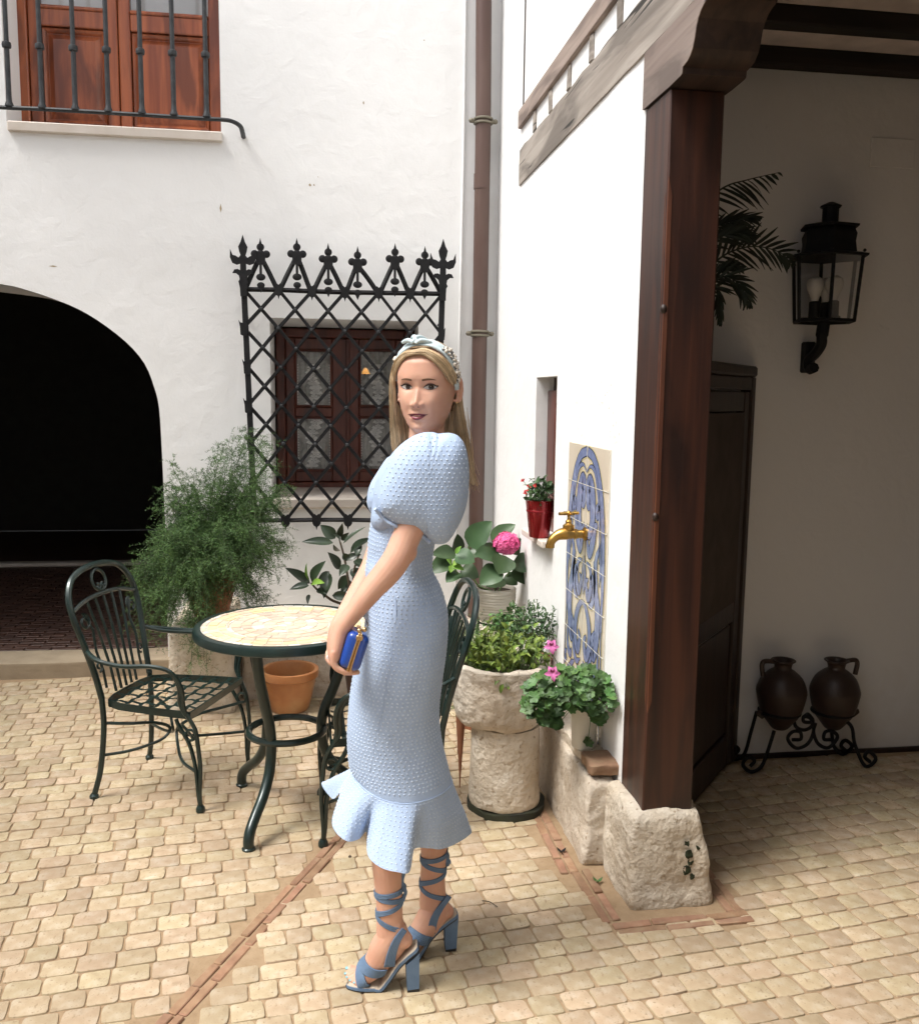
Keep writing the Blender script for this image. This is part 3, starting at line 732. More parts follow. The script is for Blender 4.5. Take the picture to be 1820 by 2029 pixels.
mb = MB(); mb.tube(top, .016, 4, flat=.8); mb.build('top_rail', M['iron'], gr)
mb = MB(); mb.tube(bot, .015, 4, flat=.8); mb.build('bottom_rail', M['iron'], gr)
lines = []
for i in range(0, 6): lines.append(((i, 0), (6, 6-i)))
for j in range(1, 6): lines.append(((0, j), (6-j, 6)))
for i in range(1, 7): lines.append(((i, 0), (0, i)))
for j in range(1, 6): lines.append(((6, j), (j, 6)))
for k, (a, c) in enumerate(lines):
    steps = max(1, abs(a[1]-c[1])); dirx = (c[0]-a[0])/steps
    pts = [node(a[0]+dirx*s_, a[1]+s_) for s_ in range(steps+1)]
    fwd = V(0, .007 if dirx > 0 else -.007, 0)
    mb = MB(); mb.tube([p+fwd for p in pts], .0118, 4, flat=.75, up=(.7, -.7, 0)); mb.build('lattice_bar', M['iron'], gr)
mb = MB()
for i in range(0, 12):
    for j in range(1, 12):
        if (i+j) % 2 == 0 and 0 < i:
            p = node(i/2, j/2); mb.cbox((p.x-.009, YG-.022, p.z-.009), (p.x+.009, YG-.008, p.z+.009), .004)
mb.build('rivet_plate', M['graphite'], gr, kind='stuff')
def plate(name, outline, c, k, y=YG-.02, th=.008, parent=gr):
    mb = MB(); mb.prism([V(c.x+a*k, y, c.z+b2*k) for a, b2 in outline], (0, th, 0)); return mb.build(name, M['iron'], parent)
shield = [(-1,.9),(-.75,1.0),(-.4,1.3),(0,.95),(.4,1.3),(.75,1.0),(1,.9),(.8,.2),(.85,-.6),(.55,-1.1),(.2,-1.3),(0,-2.0),(-.2,-1.3),(-.55,-1.1),(-.85,-.6),(-.8,.2)]
for p in top[1:6]: plate('shield', shield, p, .026)
for p in bot[1:6]: plate('shield', shield, p, .028)
spk = [(-1.1,1.7),(-.7,1.1),(0,1.0),(.7,1.1),(.9,1.5),(.85,.2),(.7,-1.6),(0,-1.9),(-.7,-1.6),(-.8,.2)]
for p in lp[:6]: plate('shield', spk, p, .024)
for p in rp_[:6]: plate('shield', spk, p, .022)
def lobes(parts, n=10):
    mb = MB()
    for (x, z, r_, sx_, sz) in parts:
        pass
    return mb
apex = [(516,487),(588,487),(650,497),(708,503),(782,497),(841,503)]
for i, (a, c) in enumerate(apex):
    p0, p1 = top[i], top[i+1]; pk = G(a, c+26)
    for s_, q in ((-1, p0), (1, p1)):
        mb = MB(); mid = (q+pk)/2+V(s_*-.004, 0, .012)
        mb.tube(catmull([q+V(-s_*.012, 0, .01), mid, pk+V(s_*.008, 0, 0)], 4), [.013]*9, 4, flat=.8, up=(0, -1, 0)); mb.build('gable_bar', M['iron'], gr)
    mb = MB(); cz = G(a, c)
    def disc(mb, x, z, rx, rz, n=12, y=YG-.018, th=.009): mb.prism([V(x+rx*cos(2*pi*k/n), y, z+rz*sin(2*pi*k/n)) for k in range(n)], (0, th, 0))
    for dx, dz in ((0, .002), (-.031, -.034), (.031, -.034), (0, -.032)): mb.ball(V(cz.x+dx, YG-.012, cz.z+dz-.01), .0205, 12, 8, (1, .35, 1.0))
    mb.add([], [])
    mb.prism([V(cz.x-.028, YG-.02, cz.z-.035), V(cz.x+.028, YG-.02, cz.z-.035), V(cz.x+.022, YG-.02, cz.z-.10), V(cz.x-.022, YG-.02, cz.z-.10)], (0, .012, 0))
    mb.prism([V(cz.x-.010, YG-.0195, cz.z), V(cz.x, YG-.0195, cz.z+.040), V(cz.x+.010, YG-.0195, cz.z)], (0, .01, 0))
    mb.build('trefoil_finial', M['iron'], gr)
    mb = MB(); zt = cz.z-.10
    mb.tube([V(cz.x, YG-.012, zt), V(cz.x, YG-.012, zt-.07)], .007, 6)
    mb.ball(V(cz.x, YG-.012, zt-.065), .025, 12, 8, (1.0, .3, .75)); mb.ball(V(cz.x, YG-.012, zt-.108), .019, 12, 8, (1.1, .3, .9))
    mb.prism([V(cz.x-.012, YG-.018, zt-.122), V(cz.x+.012, YG-.018, zt-.122), V(cz.x, YG-.018, zt-.148)], (0, .008, 0))
    mb.build('pendant', M['iron'], gr)
fleur = [(0,9),(.45,7.8),(.95,7.0),(.75,6.2),(.5,5.6),(.9,5.2),(1.5,5.5),(2.1,5.6),(2.6,6.6),(2.65,5.2),(2.2,4.3),(1.3,4.0),(.6,4.2),(.62,3.1),(1.1,3.3),(1.8,3.2),(2.2,2.6),(1.5,2.6),(.9,2.2),(.75,1.6),(1.0,1.2),(.7,.8),(.62,-1.2)]
fleur = fleur+[(-a, c) for a, c in fleur[:0:-1]]
for pt, k in (((481, 466), 1.0), ((877, 474), .95)):
    tp = G(*pt); base = top[0] if pt[0] < 600 else top[6]; kk = (tp.z-base.z)/9.0
    plate('corner_finial', [(a*.82, c) for a, c in fleur], V(base.x, 0, base.z), kk, y=YG-.024, th=.012)
for p in (G(483, 620), G(875, 640), G(501, 1000)):
    mb = MB(); mb.tube([p, V(p.x, YB+.02, p.z)], .008, 6); mb.build('wall_pin', M['iron'], gr)
# ================================================================== timber post, beams, porch
M['corbelshade'] = woodmat('shaded_corbel_wood', (.05, .028, .02), (.02, .012, .009), rough=.6, grain=8, axis=1, bump=.5)  # same corbel wood, darkened to imitate shade on front and underside
PXL, PXR, PYF, PYB = .99, 1.155, 2.65, 2.855
wp_ = thing('wooden_post', 'dark red brown square wooden post standing on the pale stone block', 'post', (1.07, 2.75, .31))
mb = MB()
def octr(z, ch):
    return [V(PXL+ch, PYF, z), V(PXR-.006, PYF, z), V(PXR, PYF+.006, z), V(PXR, PYB, z), V(PXL, PYB, z), V(PXL, PYF+ch, z)]
mb.loft([octr(z, c) for z, c in ((.30, .004), (.50, .004), (.6, .006), (2.20, .006), (2.24, .006), (2.477, .003))], True, True)
mb.build('post_shaft', M['post'], wp_, sharp=25)
mb = MB(); mb.add([V(PXL+.0045, PYF-.0005, .62), V(PXL+.016, PYF-.002, .66), V(PXL+.016, PYF-.002, 2.18), V(PXL+.0045, PYF-.0005, 2.24), V(PXL-.0015, PYF+.012, 2.18), V(PXL-.0015, PYF+.012, .66)], [(0, 1, 2, 3), (0, 3, 4, 5)])
M['chamfer'] = woodmat('reddish_planed_wood', (.11, .034, .013), (.06, .016, .007), rough=.45, grain=10, axis=2, coat=.1)
mb.build('chamfered_edge', M['chamfer'], wp_, sharp=None)
for z in (1.86, 1.24):
    mb = MB(); mb.ball(V(PXL+.006, PYF+.004, z), .011, 12, 6, (1, 1, 1.3)); mb.build('knot', M['doorwood'], wp_)
cb = thing('corbel', 'carved wooden corbel with a stepped curved end on top of the post', 'corbel', (1.08, 2.6, 2.5))
prof = [(2.868, 2.649), (2.868, 2.482), (2.637, 2.481), (2.560, 2.484), (2.549, 2.487), (2.546, 2.503), (2.530, 2.505), (2.512, 2.508), (2.494, 2.516), (2.479, 2.530), (2.468, 2.552), (2.461, 2.575), (2.450, 2.594), (2.432, 2.608), (2.412, 2.616), (2.385, 2.622), (2.380, 2.649)]
mb = MB(); mb.prism([V(.9845, a, c) for a, c in prof], (.185, 0, 0)); mb.build('corbel_block', M['corbelshade'], cb, sharp=20)
mb = MB(); mb.prism([V(.982, a, c) for a, c in prof], (.003, 0, 0)); mb.build('lit_side', M['corbel'], cb, sharp=20)  # thin facing whose lighter colour stands in for light from the left
bm_ = thing('main_beam', 'long weathered grey cracked timber beam running above the side wall', 'beam', (1.08, 1.6, 2.65))
mb = MB(); ny_ = 60; rings = []
for i in range(ny_+1):
    y = -1.5+(4.722+1.5)*i/ny_; j = lambda s_: noise.noise(V(y*4, s_, 0))*.006
    tz = 2.822+j(1)+(.006 if (y*3) % 1 > .6 else 0)
    rings.append([V(.983+j(2)*.5, y, 2.652+j(3)), V(.981+j(4)*.6, y, 2.735), V(.984+j(5)*.5, y, tz), V(1.19, y, tz), V(1.19, y, 2.652+j(6))])
mb.loft(rings, True, True); mb.build('beam_body', M['beam'], bm_, sharp=30)
mb = MB(); mb.cbox((.972, -1.5, 2.925), (1.0, 4.722, 3.012), .004); mb.build('edge_plank', M['plank'], bm_)
for y in (4.40, 4.10, 3.79, 3.47, 3.14, 2.8, 2.46):
    mb = MB(); mb.cbox((.982, y-.026, 2.826), (1.19, y+.026, 2.924), .005); mb.v = displace(mb.v, .006, 15, 2); mb.build('joist_end', M['beam'], bm_)
mb = MB(); mb.cbox((.984, 4.664, 3.013), (1.0, 4.676, 6.5), .002); tag(mb.build('corner_batten', M['doorwood']), 'thin dark vertical line where the upper floor wall begins', 'trim')
# porch
mb = MB()
mb.box((1.191, -1.5, 3.0), (4.6, 3.73, 3.12)); ce = struct(mb.build('porch_ceiling', M['ceiling']), 'plastered ceiling of the porch')
mb = MB(); mb.box((1.195, 3.73, -.02), (4.6, 3.90, 3.1)); lwall = struct(mb.build('porch_wall', M['porchwall']), 'shaded white porch wall carrying the lantern')
mb = MB(); mb.box((4.4, -1.5, -.02), (4.5, 3.73, 3.1)); struct(mb.build('porch_side_wall', M['porchwall']), 'far side wall of the porch')
mb = MB(); mb.box((1.19, -1.6, -.02), (4.5, -1.5, 3.1)); struct(mb.build('porch_end_wall', M['porchwall']), 'end wall of the porch behind the viewpoint')
for y in (3.685, 3.31, 2.95):
    zt = 3.005; h_ = .075
    mb = MB(); mb.cbox((1.191, y-.035, zt-h_), (4.39, y+.035, zt), .008); mb.v = displace(mb.v, .004, 8, 2)
    tag(mb.build('ceiling_joist', M['joist']), 'black ceiling joist of the porch ' + ('directly against the lantern wall' if y == 3.685 else 'one step out from the lantern wall' if y == 3.31 else 'nearest the viewer, above the frame'), 'joist', 'black joists under the porch ceiling')
for x in (1.4, 1.4):
    pass
mb = MB(); a = PY(1725, 272, 3.729); c = PY(1808, 335, 3.729)
mb.cbox((a.x, 3.722, c.z), (c.x, 3.7295, a.z), .002); tag(mb.build('wall_cover', M['porchwall']), 'flat square cover plate painted into the porch wall above the lantern', 'cover plate')
# skirting line
mb = MB(); mb.cbox((1.8, 3.712, -.01), (4.39, 3.729, .018), .004); mb.build('skirting', M['doorwood'], lwall)
# second post of the colonnade, nearer the viewpoint but outside the picture
# ------------------------------------------------------------------ stone block under the post
sb = MB()
def blockf(p):
    z = p.z*.325-.02; k = 1-p.z
    x0, x1 = .950-.012*k, 1.185+.045*k; y0, y1 = 2.625-.03*k, 2.90
    return V(x0+(x1-x0)*p.x, y0+(y1-y0)*p.y, z)
rockbox(sb, blockf, (26,), .009, 10, .05, 3)
tb = tag(sb.build('stone_block', M['limestone'], sharp=70), 'chunky pale pitted stone block carrying the wooden post', 'stone block')
mb = MB()
for a, c, r_ in ((1365,1695,.013),(1360,1725,.015),(1368,1710,.011),(1362,1672,.008),(1383,1683,.006),(1372,1738,.009)):
    p = PY(a, c, 2.606); mb.ball(p+V(0, .004, 0), r_, 10, 6, (1, .35, 1.2))
mb.v = displace(mb.v, .006, 90, 2); mo = mb.build('moss_patch', M['moss']); tag(mo, 'dark green moss growing in a hole of the stone block', 'moss')
# plinth with bricks
pl_t = thing('stone_plinth', 'rough low stone plinth with a broken brick on its end along the side wall', 'plinth', (.93, 3.2, 0))
mb = MB()
rockbox(mb, lambda p: V(.885+p.x*.105-.012*(1-p.z), 2.885+p.y*1.1, -.02+p.z*(.325+.0*p.y)), (26,), .010, 7, .04, 8)
mb.build('plinth_stone', M['travertine'], pl_t, sharp=70)
mb = MB(); rockbox(mb, lambda p: V(.895+p.x*.11, 2.89+p.y*.14, .312+p.z*.045), (10,), .006, 18, .06, 5); mb.build('brick', M['brick'], pl_t, sharp=60, label='reddish broken brick on the end of the plinth')
mb = MB(); rockbox(mb, lambda p: V(.895+p.x*.11, 3.04+p.y*.9, .302+p.z*.04), (14,), .008, 12, .05, 6); mb.build('mortar_cap', M['limestone'], pl_t, sharp=60)
mb = MB(); rockbox(mb, lambda p: V(.945+p.x*.05, 2.86+p.y*.035, -.02+p.z*.26), (10,), .012, 14, .08, 6); mb.build('rubble', M['travertine'], pl_t, sharp=60)
# ------------------------------------------------------------------ stone basin on its column
bs = thing('stone_basin', 'rough carved stone basin resting on a drum of pitted stone, planted with herbs', 'basin', (.69, 3.38, 0))
def rough_lathe(prof, c, n, amp, sc, seed, mat_, name, parent, bulge=None, caps=(True, True)):
    mb = MB(); pts = catmull([V(a, b2, 0) for a, b2 in prof], 5); rings = []
    for p in pts:
        rings.append([V(c[0]+p.x*cos(2*pi*k/n)*(1+(bulge(2*pi*k/n) if bulge else 0)), c[1]+p.x*sin(2*pi*k/n)*(1+(bulge(2*pi*k/n) if bulge else 0)), p.y) for k in range(n)])
    mb.loft(rings, *caps); mb.v = displace(mb.v, amp, sc, 4, seed); return mb.build(name, mat_, parent, sharp=75)
CC = (.692, 3.37)
rough_lathe([(.133, .03), (.137, .05), (.136, .1), (.134, .2), (.133, .3), (.133, .345)], CC, 90, .005, 12, 2, M['limestone'], 'drum', bs)
rough_lathe([(.150, -.02), (.152, .02), (.145, .028), (.10, .03)], (CC[0]+.01, CC[1]+.01), 40, .006, 14, 4, M['black_base'], 'dark_footing', bs)
BC = (.672, 3.385)
rough_lathe([(.10, .345), (.148, .350), (.168, .372), (.182, .42), (.188, .48), (.190, .54), (.193, .575), (.190, .588), (.172, .592), (.160, .585), (.152, .56), (.145, .50), (.12, .46), (.02, .455)], BC, 110, .0075, 14, 6, M['travertine'], 'bowl', bs)
mb = MB(); mb.lathe([(.002, .545), (.152, .54)], 30, (BC[0], BC[1], 0)); mb.v = displace(mb.v, .01, 40, 2); mb.build('soil', M['soil'], bs)
# a red plastic cone wedged behind the drum
mb = MB(); mb.lathe([(.002, .0), (.004, .06), (.022, .33), (.024, .36)], 14, (.545, 3.56, 0), True, True); tag(mb.build('red_spike', M['clay']), 'thin reddish pointed stick behind the left edge of the stone drum', 'spike')
# ------------------------------------------------------------------ niche window with sill
nw = thing('niche_window', 'narrow dark wood window deep in the side wall recess', 'window', (XS+.1, 4.06, nz0))
mb = MB(); xw = XS+.052
mb.cbox((xw, ny0, nz0), (xw+.03, ny0+.05, nz1-.05), .004); mb.cbox((xw, ny1-.16, nz0), (xw+.03, ny1-.012, nz1-.06), .004); mb.cbox((xw+.001, ny0+.051, nz0), (xw+.03, ny1-.161, nz0+.07), .004); mb.cbox((xw+.001, ny0+.051, nz1-.12), (xw+.03, ny1-.161, nz1-.05), .004)
mb.build('frame', M['redwood'], nw); mb = MB(); mb.box((xw+.012, ny0+.05, nz0+.07), (xw+.016, ny1-.16, nz1-.12)); mb.build('pane', M['glass'], nw)
mb = MB(); mb.box((xw+.031, ny0-.01, nz0-.01), (xw+.035, ny1+.01, nz1+.01)); mb.build('backing', M['room'], nw)
mb = MB(); mb.cbox((.935, ny0-.01, nz0-.034), (XS+.07, ny1+.01, nz0-.002), .005); mb.v = displace(mb.v, .002, 20, 2); tag(mb.build('niche_sill', M['marble']), 'pale stone sill of the narrow recess holding the red pot', 'window sill')
# ------------------------------------------------------------------ tile panel
tp = thing('tile_panel', 'tall blue and cream tile panel painted with scrolls behind the tap', 'tile panel', (XS, 3.35, 1.0))
ty0, ty1, tzt = 3.082, 3.618, 1.418
M['tile'] = mat('cream_glazed_tile', (.68, .60, .48), (.62, .53, .42), c3=(.70, .66, .56), rough=.25, scale=4, coat=.3)
M['tilepink'] = mat('plain_cream_tile', (.66, .54, .42), rough=.25, coat=.3)
M['blue1'] = mat('blue_glaze', (.16, .20, .36), (.23, .28, .45), c3=(.36, .42, .60), rough=.22, scale=22, coat=.3)
M['blue2'] = mat('dark_blue_outline', (.085, .10, .18), rough=.25, coat=.3)
M['yellow1'] = mat('yellow_glaze', (.62, .52, .20), (.66, .60, .40), rough=.25, scale=15, coat=.3)
nr = 8; tz = .1495
for i in range(2):
    for j in range(nr):
        a0 = ty0+(ty1-ty0)*i/2+.0012; a1 = ty0+(ty1-ty0)*(i+1)/2-.0012; c1 = tzt-j*tz-.0012; c0 = tzt-(j+1)*tz+.0012
        mb = MB(); mb.cbox((XS-.007-rg.uniform(0, .0012), a0, c0), (XS-.0005, a1, c1), .0012); mb.build('tile', M['tile'], tp)
mb = MB(); mb.box((XS-.0045, ty0, tzt-nr*tz), (XS-.0002, ty1, tzt)); mb.build('grout', M['whitepot'], tp)
yc = (ty0+ty1)/2
def ribbon(mb, pts, ws, x):
    n = len(pts); vs = []
    for i, (a, c) in enumerate(pts):
        b0 = pts[max(0, i-1)]; b1 = pts[min(n-1, i+1)]; dx, dz = b1[0]-b0[0], b1[1]-b0[1]; l = hypot(dx, dz) or 1
        nx, nz2 = -dz/l, dx/l
        vs.append(V(x, yc+a+nx*ws[i], tzt+c+nz2*ws[i])); vs.append(V(x, yc+a-nx*ws[i], tzt+c-nz2*ws[i]))
    mb.add(vs, [(2*i, 2*i+1, 2*i+3, 2*i+2) for i in range(n-1)])
def scroll(path, wmax, curl0=None, curl1=None, w0=.25, w1=.25, peak=.5):
    p = catmull([V(a, c, 0) for a, c in path], 7); n = len(p); out = []
    for i, q in enumerate(p):
        t = i/(n-1); w_ = wmax*(w0+(1-w0)*sin(min(1, t/peak)*pi/2)) if t < peak else wmax*(w1+(1-w1)*sin((1-(t-peak)/(1-peak))*pi/2))
        out.append((q.x, q.y, w_))
    return out
def spiral(cx, cz, r0, turns, a0, sgn=1, n=26, w_=.012):
    out = []
    for i in range(n+1):
        t = i/n; rr = r0*(1-t*.86); an = a0+sgn*turns*2*pi*t
        out.append((cx+rr*cos(an)*.8, cz+rr*sin(an), w_*(1-.55*t)))
    return out
SCR = []
# arched border, cloud scrolls, acanthus scrolls
for s_ in (1,):
    SCR += [scroll([(.005, -.022), (.09, -.045), (.165, -.12), (.215, -.25), (.235, -.40), (.24, -.52), (.235, -.66)], .017, w0=.8, w1=.4),
            scroll([(.0, -.10), (.05, -.075), (.115, -.10), (.165, -.20), (.185, -.32), (.19, -.42)], .008),
            scroll([(.012, -.30), (.05, -.33), (.09, -.28), (.085, -.19), (.05, -.14), (.022, -.17), (.03, -.22), (.055, -.23)], .030),
            scroll([(.19, -.36), (.15, -.42), (.16, -.52), (.19, -.60), (.185, -.70), (.15, -.77), (.13, -.72), (.16, -.68)], .026),
            scroll([(.02, -.34), (.06, -.40), (.10, -.36), (.125, -.30), (.16, -.28)], .022),
            scroll([(.03, -.44), (.085, -.46), (.095, -.53), (.06, -.57), (.035, -.52), (.06, -.50)], .016),
            scroll([(.0, -.60), (.045, -.62), (.09, -.68), (.095, -.76), (.055, -.80), (.03, -.75), (.055, -.72)], .020),
            scroll([(.018, -.83), (.07, -.85), (.115, -.81), (.13, -.75)], .012),
            scroll([(.04, -1.18), (.055, -1.05), (.09, -.95), (.16, -.91), (.20, -.96), (.185, -1.03), (.15, -1.02), (.16, -.975)], .018),
            scroll([(.10, -1.19), (.12, -1.12), (.17, -1.09), (.21, -1.13), (.20, -1.19)], .016),
            scroll([(.02, -1.19), (.018, -1.05), (.035, -.95), (.03, -.88)], .010),
            scroll([(.215, -.74), (.20, -.82), (.16, -.85), (.14, -.82)], .014),
            spiral(.045, -.905, .032, 1.2, 1.0, 1, w_=.008),
            spiral(.225, -.88, .025, 1.1, 2.0, -1, w_=.009),
            scroll([(.075, -.60), (.12, -.58), (.145, -.50), (.125, -.42)], .014), scroll([(.10, -.86), (.15, -.90), (.13, -.98), (.10, -1.05)], .016), spiral(.155, -.24, .028, 1.2, 0.5, 1, w_=.011), spiral(.11, -.50, .022, 1.1, 3, -1, w_=.009), scroll([(.15, -1.0), (.19, -1.07), (.21, -1.02)], .012), scroll([(.205, -.30), (.215, -.40), (.20, -.50)], .010), scroll([(.0, -.42), (.018, -.50), (.0, -.57)], .010),
            scroll([(.235, -.66), (.243, -.8), (.245, -1.0), (.245, -1.19)], .005, w0=.9, w1=.9)]
L1, L2, L3 = MB(), MB(), MB()
for sc_ in SCR:
    for s_ in (1, -1):
        pts = [(a*s_+rg.uniform(-.001, .001), c) for a, c, w_ in sc_]; ws = [w_ for a, c, w_ in sc_]
        ws = [w_*1.28 if w_ > .006 else w_ for w_ in ws]; ribbon(L1, pts, [w_+.007 for w_ in ws], XS-.0087); ribbon(L2, pts, [w_+.0025 for w_ in ws], XS-.0092); ribbon(L3, pts, [max(.0008, w_*.86) for w_ in ws], XS-.0097)
L4 = MB()
for j in range(1, nr): L4.box((XS-.0102, ty0, tzt-j*tz-.0011), (XS-.0070, ty1, tzt-j*tz+.0011))
L4.box((XS-.0102, yc-.0010, tzt-nr*tz), (XS-.0070, yc+.0010, tzt)); L4.build('joint_line', M['whitepot'], tp)
L1.build('yellow_glaze', M['yellow1'], tp, kind='stuff', sharp=None); L2.build('outline_glaze', M['blue2'], tp, kind='stuff', sharp=None); L3.build('blue_glaze', M['blue1'], tp, kind='stuff', sharp=None)
# ------------------------------------------------------------------ brass tap
tc_ = PX(1160, 1058, XS-.01); tcy, tcz = tc_.y, tc_.z
tap = thing('brass_tap', 'old brass wall tap with a cross handle over the tile panel', 'tap', (XS-.01, tcy, tcz))
mb = MB(); mb.lathe([(.026, 0), (.026, .006), (.018, .012), (.0, .012)], 20, (0, 0, 0)); mb.v = [V(XS-.01-p.z, tcy+p.x, tcz+p.y) for p in mb.v]; mb.build('flange', M['brass'], tap)
K = .9
path = [(XS-.015, 0), (XS-.05, 0), (XS-.085, 0.002), (XS-.105, .0), (XS-.125, -.008), (XS-.142, -.025), (XS-.148, -.045)]
mb = MB(); pts = catmull([V(a, tcy, tcz+c) for a, c in path], 4)
rr = [lerpt([(0, .015), (.2, .017), (.35, .024), (.5, .022), (.7, .017), (1, .0155)], i/(len(pts)-1)) for i in range(len(pts))]
mb.tube(pts, rr, 14, up=(0, 1, 0)); mb.tube([pts[-1]+V(0, 0, .006), pts[-1]-V(0, 0, .006)], .018, 14)
mb.tube([V(XS-.045, tcy, tcz), V(XS-.056, tcy, tcz)], .020, 8); mb.build('spout', M['brass'], tap)
hx = XS-.078
mb = MB(); mb.lathe([(.019, .015), (.022, .022), (.022, .034), (.015, .038), (.011, .042), (.012, .05), (.009, .054), (.006, .056), (.006, .078)], 14, (hx, tcy, tcz), True, True); mb.build('bonnet', M['brass'], tap)
mb = MB(); mb.tube([V(hx-.040, tcy-.012, tcz+.079), V(hx+.040, tcy+.012, tcz+.079)], .0062, 10); mb.ball(V(hx, tcy, tcz+.079), .011, 10, 6); mb.tube([V(hx+.01, tcy-.03, tcz+.079), V(hx-.01, tcy+.03, tcz+.079)], .005, 8); mb.build('cross_handle', M['brass'], tap)
# ------------------------------------------------------------------ mosaic bistro table
TC = V(-.145, 3.43, 0); TR = .337; TZ = .735
tb_ = thing('mosaic_table', 'round garden table with a cream and yellow stone mosaic top on green iron legs', 'table', TC)
mb = MB(); mb.lathe([(TR-.028, TZ-.006), (TR-.028, TZ+.003), (TR-.014, TZ+.005), (TR-.004, TZ+.001), (TR, TZ-.008), (TR, TZ-.028), (TR-.006, TZ-.032), (TR-.012, TZ-.030), (TR-.012, TZ-.010)], 72, TC); mb.build('rim', M['green_iron'], tb_)
mb = MB(); mb.lathe([(0.001, TZ-.012), (TR-.012, TZ-.012)], 48, TC); mb.lathe([(0.001, TZ+.0008), (TR-.027, TZ+.0008)], 48, TC); M['grout'] = mat('pale_grout', (.62, .56, .50), rough=.8); mb.build('mosaic_bed', M['grout'], tb_)
M['mosA'] = mat('cream_mosaic_stone', (.66, .55, .40), (.58, .46, .33), rough=.5, scale=14, rnd=.15)
M['mosB'] = mat('yellow_mosaic_stone', (.67, .53, .27), (.66, .56, .37), rough=.5, scale=14, rnd=.15)
M['mosC'] = mat('pinkish_mosaic_stone', (.56, .43, .34), (.60, .48, .38), rough=.5, scale=14, rnd=.12)
M['mosW'] = mat('white_mosaic_stone', (.74, .70, .62), rough=.5, scale=14, rnd=.08)
rm = random.Random(11); chips = []
def chip(r0, r1, a0, a1, m_):
    gpx = .0022
    rmid = (r0+r1)/2; ga = gpx/max(rmid, .01)
    n = max(1, int((a1-a0)/.15))
    pts = [(r1-gpx+rm.uniform(-.002, .001), a0+ga+(a1-a0-2*ga)*k/n) for k in range(n+1)]+[(r0+gpx+rm.uniform(-.001, .002), a1-ga-(a1-a0-2*ga)*k/n) for k in range(n+1)]
    j = [rm.uniform(-.0012, .0012) for _ in pts]
    mb = MB(); mb.prism([TC+V((q+jj)*cos(t), (q+jj)*sin(t), TZ-.004) for (q, t), jj in zip(pts, j)], (0, 0, .0065+rm.uniform(0, .0012))); mb.build('mosaic_piece', m_, tb_, sharp=None)
RR = TR-.029
def ringchips(r0, r1, n, mats, ph=0):
    for k in range(n): a0 = ph+2*pi*k/n; chip(r0, r1, a0, a0+2*pi/n, mats[k % len(mats)] if isinstance(mats, tuple) else rm.choice(mats))
ringchips(RR-.022, RR, 46, [M['mosA'], M['mosC'], M['mosW']])
ringchips(RR-.060, RR-.022, 32, (M['mosB'], M['mosB'], M['mosA']))
ringchips(RR-.092, RR-.060, 30, (M['mosB'], M['mosC'], M['mosB']), .1)
ringchips(RR-.104, RR-.092, 34, [M['mosW'], M['mosA']])
ringchips(RR-.145, RR-.104, 22, (M['mosC'], M['mosA'], M['mosC']), .2)
ringchips(RR-.185, RR-.145, 18, (M['mosA'], M['mosC']), .05)
ringchips(RR-.225, RR-.185, 12, (M['mosW'], M['mosC']), .1)
ringchips(.035, RR-.225, 8, (M['mosC'], M['mosA']), .1)
ringchips(.004, .035, 4, (M['mosW'], M['mosA']), .3)
f1 = PZ(505, 1672); f2 = PZ(455, 1553)
# three curved legs
def tleg(ang, r_foot):
    d = V(cos(ang), sin(ang), 0)
    return [TC+d*a+V(0, 0, z) for a, z in ((.235, TZ-.02), (.232, .66), (.215, .58), (.18, .48), (.142, .39), (.132, .31), (.15, .22), (.20, .15), (.265, .10), (r_foot-.015, .065), (r_foot, .035), (r_foot, .006))]
a1 = atan2(f1.y-TC.y, f1.x-TC.x); 
for ang in (a1, a1-2*pi/3, a1+2*pi/3):
    mb = MB(); pts = catmull(tleg(ang, .32), 5); mb.tube(pts, .0195, 14); q = pts[-1]; mb.lathe([(.024, 0), (.024, .008), (.020, .012)], 16, V(q.x, q.y, 0), True, True); mb.build('leg', M['green_iron'], tb_)
mb = MB(); mb.tube([TC+V(.142*cos(t*pi/20), .142*sin(t*pi/20), .325) for t in range(40)], .0135, 8, closed=True, flat=1.0); mb.build('ring_brace', M['green_iron'], tb_)
for k in range(3):
    mb = MB(); an = a1+2*pi*k/3; mb.tube([TC+V(.0, 0, TZ-.03), TC+V(cos(an)*.235, sin(an)*.235, TZ-.03)], .009, 6); mb.build('top_stretcher', M['green_iron'], tb_)
